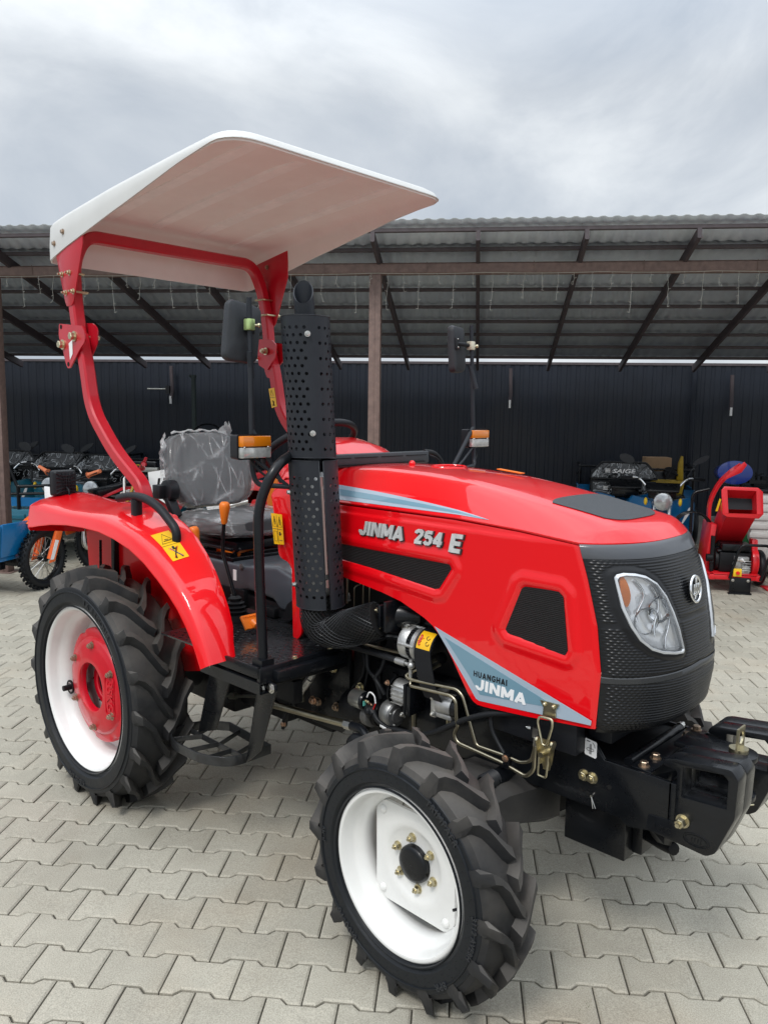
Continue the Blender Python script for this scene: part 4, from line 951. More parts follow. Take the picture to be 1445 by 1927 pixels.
# ---------------------------------------------------------------- grille
HL=[(-.250,1.176),(-.244,1.184),(-.230,1.188),(-.205,1.186),(-.180,1.179),(-.155,1.161),(-.134,1.124),(-.118,1.080),(-.107,1.035),(-.099,.990),(-.097,.975),(-.104,.970),(-.131,.971),(-.170,.977),(-.200,.989),(-.225,1.015),(-.240,1.050),(-.250,1.100)]
def grille():
    root=node('grille',TR)
    def surf(u,z,off=0.):
        y=u*.286; x=gx(y,z)
        # normal estimate
        e=.002; y2=max(-.286,min(.286,y+ (e if y<.284 else -e))); dx=(gx(y2,z)-x)/(y2-y) if abs(y2-y)>1e-9 else 0
        n=V((1,-dx,0)).normalized() if abs(y)<.283 else V((.35,math.copysign(1,y),0)).normalized()
        p=V((x,y,z))+n*off
        return p
    zt,zb=1.252,.752
    nz,nu=250,150; rows=[]
    hlp=HL
    for k in range(nz+1):
        z=zb+(zt-zb)*k/nz; r=[]
        for i in range(nu+1):
            t=-1+2*i/nu; u=math.sin(t*PI/2)*.55+t*.45; u=max(-1,min(1,u))
            y=u*.286; off=0.
            # ribs
            rib=.5-.5*cos(2*PI*z/.0074)
            au=abs(u)
            lat=.5+.5*cos(2*PI*(y*1.0+ (int(z/.0074)%2)*.005)/.0105) if au>.62 else 1
            k2=sstep(.55,.8,au)
            amp=(.0032+.0016*k2)*rib*(1-k2+k2*lat)
            edge=sstep(1.0,.965,au)
            amp*=edge
            # smooth bands
            band=(1-sstep(0,.004,abs(z-(.905+.0155*(1-au)))-.011))
            band=max(band,sstep(1.214,1.220,z)); band=max(band,1-sstep(0,.003,abs(z-(1.0505+.008*(1-au)))-.0045) )
            d=poly_sd(-abs(y),z,hlp)
            if d<.020:
                band=max(band,1)
                off+=.003*(1-sstep(.004,.020,d)) if d>0 else .003-.02*sstep(0,-.006,d)
            band=max(band,sstep(.765,.758,z))
            off+=amp*(1-band)
            if z<.80: # tuck under
                q=(.80-z)/.048; off-=.018*q*q
            p=surf(u,z,off); r.append(p)
        rows.append(r)
    mb=MB(); W1=len(rows[0]); vv=[p for r in rows for p in r]; ff=[]
    for k in range(len(rows)-1):
        for i in range(W1-1):
            c_=(rows[k][i]+rows[k+1][i+1])/2
            if poly_sd(-abs(c_.y),c_.z,hlp)<-.003 and .95<c_.z<1.2: continue
            ff.append((k*W1+i,k*W1+i+1,(k+1)*W1+i+1,(k+1)*W1+i))
    mb.add(vv,ff)
    low=rows[0]; mb.loft([[V((p.x*.97+.03*1.9,p.y*.9,p.z-.004)) for p in low],low],closed=False,cap=False)
    build('grille_body',mb,'grille',root,smooth=45,recalc=False)
    # top band, grey
    mb=MB(); g=[]
    for z,o in((1.221,.0022),(1.224,.0035),(1.250,.0035),(1.257,.001),(1.262,-.008)):
        g.append([surf(-1+2*i/80,z,o) for i in range(81)])
    mb.loft(g,closed=False,cap=False); build('grille_top_band',mb,'grille_band',root,smooth=50)
    mb=MB(); g=[]
    for z,o in((-.009,.0015),(-.007,.004),(.007,.004),(.009,.0015)):
        g.append([surf(u,.905+.0155*(1-abs(u))+z,o) for u in [-1+2*i/80 for i in range(81)]])
    mb.loft(g,closed=False,cap=False); build('grille_mid_band',mb,'grille_band_dark',root,smooth=50)
    # emblem: chrome ring, bar monogram
    c=V((2.158,-.003,1.126)); n=(V((1,0,.14))).normalized(); s_=V((0,1,0)); up=n.cross(s_)*-1
    up=V((-.14,0,1)).normalized()
    em=node('emblem',root)
    mb=MB(); mb.tube([c+s_*.033*cos(a)+up*.036*sin(a)+n*.004 for a in [2*PI*k/40 for k in range(40)]],.0042,n=8,closed=True); build('emblem_ring',mb,'chrome',em,smooth=60)
    mb=MB(); mb.turn(c,n,[(0,.034),(.002,.034),(.0025,.001)],n=32); build('emblem_back',mb,'black',em)
    mb=MB()
    for a,b,w,h in((0,0,.010,.064),):
        mb.box(c+n*.004+s_*a+up*b,(.004,w,h))
    for a in(-.015,0.,.015): mb.box(c+n*.006+s_*a+up*(.0),(.004,.0085,.030))
    mb.box(c+n*.006+s_*-.0075+up*-.013,(.004,.02,.006)); mb.box(c+n*.006+s_*.0075+up*.013,(.004,.02,.006))
    build('emblem_bars',mb,'chrome',em,bevel=.0008)
    return root,surf
MT['grille_band_dark']=mat('grille_band_dark',(.028,.03,.033),.32,coat=.3)
GR,gsurf=grille()
def headlight(sd):
    root=node('headlight',TR)
    def S(y,z,off): return gsurf(sd*abs(y)/.286,z,off)
    cy=sum(a for a,b in HL)/len(HL); cz=sum(b for a,b in HL)/len(HL)
    def ring(f,off,grow=0):
        o=[]
        for a,b in HL:
            dy,dz=a-cy,b-cz; l=math.hypot(dy,dz); s=f+grow/l; o.append(S(cy+dy*s,cz+dz*s,off))
        return o
    sm=lambda r: [q for q in fillet(r,.02,3,closed=True)]
    # chrome/silver frame
    mb=MB(); mb.loft([ring(1,.001,.001),ring(1,.0075,-.0005),ring(1,.0085,-.006),ring(1,-.004,-.010)],cap=False); build('lamp_frame',mb,'lamp_trim',root,smooth=60)
    mb=MB()
    # reflector: stepped bowl
    rg=[ring(1,-.002,-.008)]
    for f,o in((.88,-.014),(.80,-.016),(.62,-.020),(.50,-.018),(.42,-.022),(.30,-.026),(.15,-.028),(.03,-.028)): rg.append(ring(f,o))
    mb.loft(rg,cap=False); build('reflector',mb,'reflector',root,smooth=30)
    # vertical flutes and inner shapes
    mb=MB()
    for a,z0,z1 in((-.205,1.165,1.06),(-.165,1.15,1.02),(-.135,1.10,.985)):
        mb.tube([S(a+.016*sin(k/8*PI*1.6),lerp(z0,z1,k/8),-.010-.004*sin(k/8*PI)) for k in range(9)],.0035,n=8)
    c=S(-.195,1.06,-.024); nn=(S(-.195,1.06,.0)-c).normalized(); mb.turn(c,nn,[(-.02,.014),(0,.028),(.012,.034),(.014,.036),(.012,.038),(.0,.036)],n=28)
    c=S(-.15,1.085,-.024); mb.turn(c,nn,[(-.02,.014),(0,.026),(.014,.032),(.016,.034),(.013,.036)],n=28)
    build('reflector_bowls',mb,'chrome',root,smooth=60)
    mb=MB(); g=[]
    for k in range(9):
        t=k/8; z=lerp(1.178,1.10,t); w=.019*math.sin(PI*min(1,max(0.02,t*.93+.05)))**.6
        g.append([S(-.2385+.012*t*0-w*.35+ w*q/4 +.012*(1-t)*.3,z,-.004) for q in range(5)])
    mb.loft(g,closed=False,cap=False); build('turn_lens',mb,'amber_soft',root,smooth=60)
    mb=MB(); mb.loft([ring(1,.004,-.006),ring(.7,.0075),ring(.4,.009),ring(.03,.0095)],cap=False); build('lamp_glass',mb,'lamp_cover',root,smooth=60)
MT['lamp_trim']=mat('lamp_trim',(.62,.64,.66),.25,metal=.5)
MT['amber_soft']=mat('amber_soft',(.80,.25,.06),.25,coat=.8)
def lampcover():
    m=bpy.data.materials.new('lamp_cover'); m.use_nodes=True; t=m.node_tree; t.nodes.clear(); o=t.nodes.new('ShaderNodeOutputMaterial')
    tr=t.nodes.new('ShaderNodeBsdfTransparent'); tr.inputs[0].default_value=(1,1,1,1); gl=t.nodes.new('ShaderNodeBsdfGlossy'); gl.inputs['Roughness'].default_value=.03; lw=t.nodes.new('ShaderNodeFresnel'); lw.inputs[0].default_value=1.5
    mx=t.nodes.new('ShaderNodeMixShader'); t.links.new(lw.outputs[0],mx.inputs[0]); t.links.new(tr.outputs[0],mx.inputs[1]); t.links.new(gl.outputs[0],mx.inputs[2]); t.links.new(mx.outputs[0],o.inputs[0]); return m
MT['lamp_cover']=lampcover()
headlight(-1); headlight(1)
# ---------------------------------------------------------------- exhaust
def exhaust():
    root=node('exhaust_guard',TR)
    A=V((1.052,-.386,.948)); Bp=V((1.030,-.437,1.895)); ax=(Bp-A).normalized(); fa,fb=frame(ax,(0,1,0))  # fa,fb span
    def pt(base,r,ang,h): return base+ax*h+r*(cos(ang)*V((1,0,0))+sin(ang)*V((0,1,0)))
    def shell(name,base,r,h0,h1,blank,arc0,arc1,margin_top,margin_bot,hr=.0057,alt=True):
        cw=R(18.0); rows=int((h1-h0-margin_top-margin_bot)/.0236); hh=(h1-h0-margin_top-margin_bot)/rows
        mb=MB(); ncol=int(round((arc1-arc0)/cw)); cw=(arc1-arc0)/ncol
        def quad(a0,a1,z0,z1,nseg=4):
            for k in range(nseg):
                x0=a0+(a1-a0)*k/nseg; x1=a0+(a1-a0)*(k+1)/nseg
                mb.add([pt(base,r,x0,z0),pt(base,r,x1,z0),pt(base,r,x1,z1),pt(base,r,x0,z1)],[(0,1,2,3)])
        for c in range(ncol*2):
            a=arc0+c*cw/2; quad(a,a+cw/2,h0,h0+margin_bot,2); quad(a,a+cw/2,h1-margin_top,h1,2)
        for rr in range(rows):
            z0=h0+margin_bot+rr*hh; z1=z0+hh; off=.5 if rr%2 else 0
            cells=[]
            if off: cells.append((arc0,arc0+cw/2,False)); cells+=[(arc0+cw*(c+.5),arc0+cw*(c+1.5),True) for c in range(ncol-1)]; cells.append((arc1-cw/2,arc1,False))
            else: cells=[(arc0+cw*c,arc0+cw*(c+1),True) for c in range(ncol)]
            for a0,a1,hole in cells:
                am=(a0+a1)/2
                if hole and any(b0<am%(2*PI)<b1 for b0,b1 in blank): hole=False
                if not hole: quad(a0,a1,z0,z1,4); continue
                zm=(z0+z1)/2; ring=[]; out_=[]
                nseg=16
                for k in range(nseg):
                    t=2*PI*(k+.0)/nseg; cx,sz=cos(t),sin(t)
                    ring.append(pt(base,r,am+hr*cx/r,zm+hr*sz))
                    m_=max(abs(cx),abs(sz)); out_.append(pt(base,r,am+(a1-a0)/2*cx/m_,zm+hh/2*sz/m_))
                for k in range(nseg):
                    k2=(k+1)%nseg; mb.add([out_[k],out_[k2],ring[k2],ring[k]],[(0,1,2,3)])
                # hole wall
                for k in range(nseg):
                    k2=(k+1)%nseg; p,q=ring[k],ring[k2]; ctr=base+ax*zm
                    mb.add([p,q,q+(ctr-q)*.03,p+(ctr-p)*.03],[(0,1,2,3)])
        # rolled lip
        for z in(h0,h1): mb.tube([pt(base,r,arc0+(arc1-arc0)*k/48,z) for k in range(49)],.0014,n=5,cap=False)
        for a in(arc0,arc1):
            if arc1-arc0<2*PI-.05: mb.tube([pt(base,r,a,h0),pt(base,r,a,h1)],.0014,n=5)
        o=build(name,mb,'guard',root,smooth=30,recalc=False); return o
    upb=A; L=(Bp-A).length; hm=.495
    # camera-facing direction is about angle -50 deg
    shell('upper_guard',upb,.0785,hm+.006,L,[(R(318),R(346))],0,2*PI,.026,.016)
    shell('lower_guard',upb,.0815,.0,hm-.004,[(R(232),R(250)),(R(332),R(360))] ,R(-18)-2*PI+R(0)-0,R(-28),.045,.030)
    # inner silencer
    mb=MB(); mb.turn(A,ax,[(.03,.03),(.05,.055),(.06,.058),(.42,.058),(.43,.055),(.45,.03)],n=32); build('silencer',mb,'alu_bright',root,smooth=50)
    mb=MB(); mb.turn(A,ax,[(-.02,.028),(.98,.028)],n=20); build('exhaust_pipe',mb,'guard',root)
    mb=MB(); q=A+ax*(L-.05); tip=[q,q+ax*.09,q+ax*.13+V((-.004,0,0))]
    # outlet with slanted mouth facing forward/right
    a_,b_=V((1,0,0)),V((0,1,0)); ringo=[];ringi=[];base_=[]
    d=V((.55,-.62,0)).normalized()
    for k in range(28):
        t=2*PI*k/28; e=cos(t)*a_+sin(t)*b_; s=e.dot(d)
        ringo.append(q+ax*(.128-.040*s)+e*.0325+d*.012); ringi.append(q+ax*(.128-.040*s)+e*.0285+d*.012); base_.append(q+e*.0325)
    deep=[q+ax*.02+ (p-q-ax*0)*0 + (V((p.x-q.x,p.y-q.y,0)))*.87 for p in base_]
    mb.loft([base_,ringo,ringi,deep],cap=False); mb.cyl(q+ax*.02,q+ax*.022,.026,n=20); build('outlet',mb,'guard',root,smooth=40)
    mb=MB(); build
    for ang,h in((R(322),.89),(R(322),.58),(R(243),.385),(R(243),.075)):
        p=pt(A,.080 if h>.5 else .083,ang,h); mb=MB(); mb.hexb(p,p-(A+ax*h),.007,.010,stud=False); build('guard_screw',mb,'steel',root,smooth=30)
    # clamp strap in the slot
    mb=MB(); a=R(-23); 
    mb.tube([pt(A,.079,a,.44),pt(A,.079,a,.405)],0,sq=(.012,.003)); mb.tube([pt(A,.080,a,.41),pt(A,.080,a,.12)],.0042,n=8); mb.tube([pt(A,.081,a,.10),pt(A,.081,a,.075)],0,sq=(.010,.004)); build('strap_rod',mb,'rod_brown',root)
    mb=MB(); mb.turn(A,ax,[(.0,.02),(.0,.076)],n=28); build('guard_floor',mb,'void',root)
    # elbow with woven wire mesh
    path=fillet([A+V((0,0,.03)),A+V((0.0,.0,-.075)),V((1.13,-.355,.868)),V((1.245,-.305,.918))],[0,.08,.08,0],10)
    rads=[lerp(.070,.062,i/(len(path)-1)) for i in range(len(path))]
    mb=MB(); mb.tube(path,[r-.006 for r in rads],n=24); build('elbow_pipe',mb,'void',root,smooth=60)
    mb=MB(); cum=[0]
    for a,b in zip(path,path[1:]): cum.append(cum[-1]+(b-a).length)
    def at(s):
        for i in range(len(cum)-1):
            if s<=cum[i+1]: u=(s-cum[i])/max(1e-9,cum[i+1]-cum[i]); return path[i].lerp(path[i+1],u),(path[i+1]-path[i]).normalized(),lerp(rads[i],rads[i+1],u)
        return path[-1],(path[-1]-path[-2]).normalized(),rads[-1]
    NW=30; NSt=40
    up0=V((0,1,0))
    for dirn in(1,-1):
        for k in range(NW):
            pts=[]
            for i in range(NSt+1):
                s=cum[-1]*i/NSt; p,d,r=at(s); a=d.cross(up0).normalized(); b=a.cross(d).normalized(); t=2*PI*k/NW+dirn*s*13
                pts.append(p+r*(cos(t)*a+sin(t)*b))
            mb.tube(pts,.0011,n=3,cap=False)
    build('elbow_mesh',mb,'mesh_wire',root,smooth=0)
MT['alu_bright']=mat('silencer_metal',(.75,.75,.74),.35,metal=.6,noise=.1)
MT['rod_brown']=mat('rod_brown',(.30,.22,.20),.4,metal=.4)
MT['mesh_wire']=mat('mesh_wire',(.013,.014,.016),.4,coat=.3)
exhaust()
# ---------------------------------------------------------------- chassis and engine
def tubep(name,pts,r,m,rad=.02,parent=None,n=9,**k):
    mb=MB(); mb.tube(fillet(pts,rad,5),r,n=n); return T(name,mb,m,parent,smooth=60,**k)
def bolt(name,p,d,r,h,m,parent,**k):
    mb=MB(); mb.hexb(p,d,r,h,**k); return T(name,mb,m,parent,smooth=30)
def chassis():
    ch=node('chassis',TR)
    # rear axle and transmission housing
    mb=MB(); mb.tube([(.0,-.60,.466),(.0,-.34,.466),(.0,-.22,.47)],[.062,.075,.12],n=20); mb.tube([(.0,.60,.466),(.0,.34,.466),(.0,.22,.47)],[.062,.075,.12],n=20)
    mb.bb((-.22,-.20,.30),(.30,.20,.66)); mb.bb((.30,-.17,.34),(.62,.17,.64)); mb.bb((.62,-.15,.36),(.86,.15,.62))
    build('transmission',mb,'black_dull',ch,bevel=.015)
    # side plates of the frame from clutch housing forward
    for sd in(-1,1):
        mb=MB(); mb.prism(xz([(.82,.42),(.98,.42),(1.02,.46),(1.02,.80),(.80,.80),(.80,.56)],sd*.215),(0,-sd,0),.012); build('frame_plate',mb,'black',ch,bevel=.002)
    # engine: block, sump, head, flywheel housing
    mb=MB(); mb.bb((1.04,-.18,.44),(1.60,.18,.72)); mb.bb((1.02,-.20,.45),(1.09,.20,.80)); mb.bb((1.10,-.13,.33),(1.60,.13,.44)); mb.bb((1.08,-.14,.72),(1.58,.14,.92)); mb.bb((1.12,-.11,.92),(1.55,.11,1.03))
    build('engine_block',mb,'black_dull',ch,bevel=.012)
    mb=MB()
    for k in range(6): mb.bb((1.13+.075*k,-.192,.47),(1.15+.075*k,-.18,.70))
    for k in range(3): mb.bb((1.10,-.188,.50+.07*k),(1.58,-.18,.508+.07*k))
    for k in range(5): mb.cyl((1.15+.09*k,-.18,.80),(1.15+.09*k,-.215,.80),.02,n=14)
    mb.tube(fillet([(1.05,-.205,.78),(1.10,-.215,.73),(1.09,-.22,.66),(1.03,-.215,.60),(1.03,-.21,.48)],.03,4),.008,n=8)
    mb.tube(fillet([(1.10,-.205,.80),(1.12,-.215,.72),(1.10,-.22,.62),(1.05,-.215,.56)],.03,4),.006,n=8)
    build('engine_ribs',mb,'black_dull',ch,bevel=.002)
    # manifold and intake tube
    mb=MB(); mb.tube([(1.20,-.19,.905),(1.55,-.19,.915)],[.030,.032],n=18); mb.tube(fillet([(1.24,-.19,.90),(1.24,-.24,.905),(1.20,-.27,.908)],.03,4),.03,n=14)
    for k in range(3): mb.cyl((1.28+.1*k,-.19,.91),(1.28+.1*k,-.12,.91),.022,n=14)
    build('intake_manifold',mb,'black',ch,smooth=50)
    mb=MB(); mb.prism([(1.265,-.33,.90),(1.265,-.33,.975),(1.265,-.20,.975),(1.265,-.20,.885)],(1,0,0),.012); mb.prism([(1.290,-.33,.89),(1.290,-.33,.99),(1.290,-.20,.99),(1.290,-.20,.87)],(1,0,0),.012); mb.cyl((1.25,-.27,.93),(1.34,-.20,.93),.045,n=20); build('exhaust_flange',mb,'black',ch,bevel=.002)
    for b in((1.255,-.31,.953),(1.255,-.31,.898)): bolt('flange_bolt',b,(-.5,-1,0),.0085,.013,'zinc',ch)
    # thin upright pipes behind the guard
    for x,z0,z1,r in((1.02,.92,1.03,.004),(1.10,.93,1.02,.003),(1.13,.94,1.0,.0025),(1.055,.90,.985,.0025)):
        tubep('injector_pipe',[(x,-.23,z0),(x,-.23,z1),(x+.02,-.20,z1+.015)],r,'pipe',.01,ch)
    bolt('stud',(1.10,-.30,.955),(0,0,1),.006,.02,'steel',ch); 
    mb=MB(); mb.cyl((1.19,-.345,.845),(1.175,-.335,.875),.004,n=8); mb.hexb((1.175,-.335,.872),(-.3,0,1),.007,.006,washer=False,stud=False); build('clamp_screw',mb,'steel',ch)
    mb=MB(); mb.tube(fillet([(1.13,-.32,.83),(1.18,-.33,.835),(1.22,-.30,.84),(1.26,-.27,.86),(1.30,-.24,.85)],.02,4),.010,n=8); mb.cyl((1.14,-.32,.825),(1.14,-.32,.838),.035,n=18); build('heat_bracket',mb,'black',ch)
    # dark inner bulkhead and firewall
    mb=MB(); mb.bb((.86,-.255,.80),(.90,.255,1.28)); mb.bb((.90,-.03,1.02),(1.9,.03,1.20)); build('firewall',mb,'void',ch)
    mb=MB(); mb.bb((1.60,-.20,.66),(1.66,.20,1.18)); mb.bb((1.68,-.20,.70),(1.74,.20,1.20)); build('radiator',mb,'black_dull',ch)
    mb=MB()
    a0=PI/7
    for k in range(7): 
        a=2*PI*k/7; d=V((0,cos(a),sin(a))); e=V((0,-sin(a),cos(a))); c=V((1.575,0,.90)); mb.prism([c+d*.03-e*.02,c+d*.16-e*.035,c+d*.16+e*.035,c+d*.03+e*.02],(1,0,.1),.003)
    build('fan',mb,'black',ch)
    for (x,z) in((.845,.655),(.945,.660),(.862,.511),(.962,.519),(1.085,.625)):
        bolt('housing_bolt',(x,-.222,z),(0,-1,0),.0125,.016,'brass_dark' if z<.6 else 'zinc',ch)
    return ch
CH=chassis()
def engine_parts():
    # alternator-like silver drum with belt cover and sticker
    root=node('alternator',TR)
    c=V((1.325,-.245,.851)); ax=V((1,-.0,-.02)).normalized()
    mb=MB(); mb.turn(c,ax,[(-.004,.001),(-.004,.050),(.002,.056),(.032,.057),(.036,.054)],n=40); mb.turn(c,ax,[(.052,.052),(.055,.056),(.070,.056),(.072,.05)],n=40); build('drum',mb,'alu',root,smooth=40)
    mb=MB(); mb.turn(c,ax,[(.030,.049),(.056,.049)],n=40)
    for k in range(30):
        a=2*PI*k/30; mb.tube([c+ax*.034+V((0,cos(a),sin(a)))*.0515,c+ax*.054+V((0,cos(a),sin(a)))*.0515],.0028,n=5)
    build('drum_fins',mb,'black_dull',root,smooth=40)
    mb=MB()
    for a in(R(175),R(262),R(85)):
        d=V((0,cos(a),sin(a))); p=c+d*.053; mb.tube([p+ax*.006,p+ax*.07],.006,n=10)
    build('drum_bosses',mb,'alu',root,smooth=50)
    mb=MB(); p=c+V((.008,-.01,.060)); mb.box(p,(.030,.022,.006)); mb.box(p+V((-.002,-.014,-.008)),(.026,.006,.016)); build('clip',mb,'steel',root,bevel=.001)
    # belt cover: curved band
    mb=MB(); g=[]; cc=V((1.43,-.235,.845))
    for k in range(15):
        a=R(70)+R(125)*k/14; g.append([cc+V((-.036,cos(a)*.062,sin(a)*.062)),cc+V((.034,cos(a)*.062,sin(a)*.062))])
    for q in((-.297,.80),(-.290,.74),(-.270,.69)): g.append([V((1.43-.036+(.845-q[1])*.18,q[0],q[1])),V((1.43+.034+(.845-q[1])*.18,q[0],q[1]))])
    mb.loft(g,closed=False,cap=False); g2=[[p+V((0,.004,-.002)) for p in r] for r in g]; mb.loft(g2,closed=False,cap=False)
    mb.loft([[r[0] for r in g],[p+V((0,.012,-.003)) for p in [r[0] for r in g]]],closed=False,cap=False)
    build('belt_cover',mb,'plastic',root,smooth=50)
    mb=MB(); g=[]
    for k in range(8):
        a=R(112)+R(58)*k/7; g.append([cc+V((-.026,cos(a)*.0632,sin(a)*.0632)),cc+V((.030,cos(a)*.0632,sin(a)*.0632))])
    mb.loft(g,closed=False,cap=False); st=build('warning_sticker',mb,'yellow',root,smooth=60)
    def sp(u,a): return cc+V((u,cos(R(a))*.0640,sin(R(a))*.0640))
    mb=MB(); mb.tube([sp(-.018+.004*(k%2),130+6*k) for k in range(6)],.0042,n=6); mb.tube([sp(-.024,150),sp(-.004,138)],.0014,n=5); build('sticker_print',mb,'red_ink',st)
    mb=MB()
    for u0,a0 in((.012,135),(.016,152)): mb.tube([sp(u0+.007*cos(t),a0+6*sin(t)) for t in [k*.55 for k in range(9)]],.0011,n=5)
    build('sticker_print',mb,'decal_black',st)
    # steel fuel and oil pipes
    ps=node('engine_pipes',TR)
    tubep('oil_pipe',[(1.03,-.23,.79),(1.20,-.25,.80),(1.34,-.25,.806)],.0055,'pipe',.02,ps)
    mb=MB(); mb.tube(fillet([(1.00,-.27,.775),(1.10,-.28,.788),(1.22,-.285,.792),(1.32,-.285,.790)],.04,5),.0105,n=12); build('oil_hose',mb,'hose',ps,smooth=60)
    mb=MB(); mb.tube([(1.31,-.285,.790),(1.35,-.285,.789)],.0115,n=12); mb.tube([(1.35,-.285,.789),(1.366,-.285,.788)],.006,n=8); mb.sphere((1.375,-.285,.787),.013,12,8); mb.cyl((1.375,-.285,.78),(1.375,-.285,.808),.0075,n=8); mb.tube([(1.372,-.285,.775),(1.372,-.283,.74)],.006,n=8); build('hose_fitting',mb,'alu',ps,smooth=50)
    tubep('fuel_pipe',[(1.45,-.25,.815),(1.348,-.285,.747),(1.375,-.288,.741),(1.563,-.286,.757),(1.588,-.286,.742),(1.615,-.285,.67),(1.643,-.285,.600),(1.753,-.282,.600),(1.80,-.282,.596),(1.835,-.282,.612),(1.845,-.280,.66)],.0052,'pipe',.014,ps)
    tubep('fuel_pipe',[(1.46,-.24,.80),(1.385,-.262,.748)],.0048,'pipe',.01,ps)
    tubep('steering_pipe',[(1.368,-.275,.735),(1.370,-.283,.718),(1.54,-.286,.731),(1.562,-.286,.720),(1.566,-.286,.655),(1.572,-.286,.640),(1.556,-.286,.612),(1.572,-.286,.588),(1.742,-.286,.577),(1.822,-.286,.562),(1.848,-.286,.592),(1.848,-.286,.67)],.0062,'pipe',.014,ps)
    mb=MB(); mb.tube([(1.850,-.286,.665),(1.852,-.286,.69)],.0085,n=10); mb.hexb((1.835,-.286,.712),(-1,-.3,0),.006,.012,washer=False); mb.box((1.85,-.286,.703),(.018,.012,.03)); build('pipe_union',mb,'steel',ps)
    mb=MB(); mb.box((1.757,-.287,.59),(.020,.020,.046)); build('pipe_clamp',mb,'black',ps,bevel=.002); bolt('clamp_bolt',(1.757,-.298,.60),(0,-1,0),.008,.005,'copper',ps,stud=False)
    tubep('drain_pipe',[(1.36,-.25,.63),(1.365,-.25,.50)],.0095,'pipe',.01,ps)
    hs=node('hoses',TR)
    tubep('breather_hose',[(1.126,-.235,.77),(1.139,-.245,.707),(1.178,-.25,.692),(1.192,-.25,.672),(1.200,-.24,.62)],.0075,'hose',.02,hs)
    tubep('breather_hose',[(1.222,-.235,.79),(1.205,-.245,.722),(1.180,-.252,.690),(1.205,-.252,.668),(1.222,-.245,.64)],.0075,'hose',.02,hs)
    tubep('battery_cable',[(1.190,-.27,.592),(1.212,-.275,.556),(1.262,-.27,.538),(1.33,-.265,.545),(1.385,-.262,.548),(1.45,-.27,.575),(1.515,-.28,.615),(1.588,-.284,.664),(1.669,-.284,.706),(1.748,-.275,.730),(1.86,-.26,.742)],.0095,'hose',.05,hs,n=12)
    tubep('fuel_hose',[(1.680,-.272,.715),(1.690,-.275,.66),(1.712,-.275,.63),(1.748,-.28,.595)],.0065,'hose',.03,hs)
    mb=MB(); mb.cyl((1.236,-.272,.545),(1.262,-.270,.538),.0105,n=12); build('cable_tape',mb,'decal_white',hs)
    mb=MB(); p=[(1.745,-.27,.735),(1.80,-.262,.742)]
    # starter: solenoid and motor
    stt=node('starter_motor',TR)
    c=V((1.092,-.262,.601)); ax=V((1,-.06,.02)).normalized()
    mb=MB(); mb.turn(c,ax,[(-.002,.001),(-.002,.029),(.002,.032),(.055,.032)],n=28); build('solenoid',mb,'steel_satin',stt,smooth=40)
    mb=MB(); mb.turn(c+ax*.055,ax,[(0,.032),(.004,.031),(.010,.027),(.014,.001)],n=28); build('solenoid_cap',mb,'black',stt,smooth=40)
    bolt('terminal_bolt',c+ax*.068+V((0,-.006,.004)),ax,.005,.014,'zinc',stt); bolt('terminal_bolt',c+ax*.068+V((0,.010,-.012)),ax,.006,.014,'copper',stt)
    mb=MB(); mb.box(c+ax*.068+V((0,-.014,-.002)),(.004,.010,.016)); build('terminal_tape',mb,'tealtape',stt)
    mb=MB(); mb.tube(fillet([c+ax*.072+V((0,.0,-.016)),c+ax*.085+V((0,-.012,-.026)),V((1.185,-.272,.582)),V((1.200,-.274,.572))],.015,4),[.012,.015,.016,.017,.018,.018,.017,.016,.015,.014,.013,.0125,.012,.0115][:len(fillet([c+ax*.072+V((0,.0,-.016)),c+ax*.085+V((0,-.012,-.026)),V((1.185,-.272,.582)),V((1.200,-.274,.572))],.015,4))],n=14); build('rubber_boot',mb,'hose',stt,smooth=60)
    mb=MB(); c2=V((1.02,-.215,.545)); mb.turn(c2,V((1,-.03,0)),[(0,.001),(0,.055),(.05,.058),(.07,.045),(.085,.040),(.16,.040),(.165,.036),(.168,.001)],n=30); build('motor_case',mb,'black_dull',stt,smooth=40)
    mb=MB(); mb.turn(V((1.135,-.235,.545)),V((1,-.05,0)),[(0,.040),(.03,.041),(.033,.036),(.034,.001)],n=28); build('motor_end',mb,'alu_dark',stt,smooth=40)
    tubep('white_wire',[(1.165,-.272,.622),(1.180,-.276,.648),(1.205,-.276,.640),(1.208,-.274,.612)],.0028,'decal_white',.015,stt); tubep('red_wire',[(1.208,-.274,.612),(1.200,-.276,.59),(1.192,-.275,.572)],.0025,'wire_red',.01,stt)
    # round pump, injection pump, steering pump
    pm=node('oil_pump',TR); c=V((1.236,-.245,.588)); ax=V((1,-.12,-.05)).normalized()
    mb=MB(); mb.turn(c,ax,[(0,.001),(0,.038),(.006,.043),(.040,.044),(.044,.041)],n=32); build('pump_body',mb,'alu_dark2',pm,smooth=40)
    mb=MB(); mb.turn(c+ax*.044,ax,[(0,.042),(.008,.040),(.010,.026),(.013,.024),(.014,.001)],n=32); build('pump_cover',mb,'alu_dark',pm,smooth=40)
    for k in range(4):
        a=PI/2*k+.4; fa,fb=frame(ax); bolt('cover_bolt',c+ax*.052+(fa*cos(a)+fb*sin(a))*.034,ax,.004,.006,'steel',pm,stud=False)
    pj=node('injection_pump',TR); c=V((1.280,-.24,.668)); ax=V((1,0,0))
    mb=MB(); mb.turn(c,ax,[(-.012,.001),(-.012,.046),(0,.049)],n=30); build('pump_flange',mb,'black_dull',pj,smooth=40)
    mb=MB(); mb.loft([[c+V((x,cos(2*PI*k/32)*.040*s,sin(2*PI*k/32)*.044*s)) for k in range(32)] for x,s in((0,.98),(.004,1.02),(.010,1.0),(.050,1.0),(.056,.96))]); 
    for k in range(5): mb.bb((1.285,-.284,.640+.014*k),(1.335,-.279,.642+.014*k))
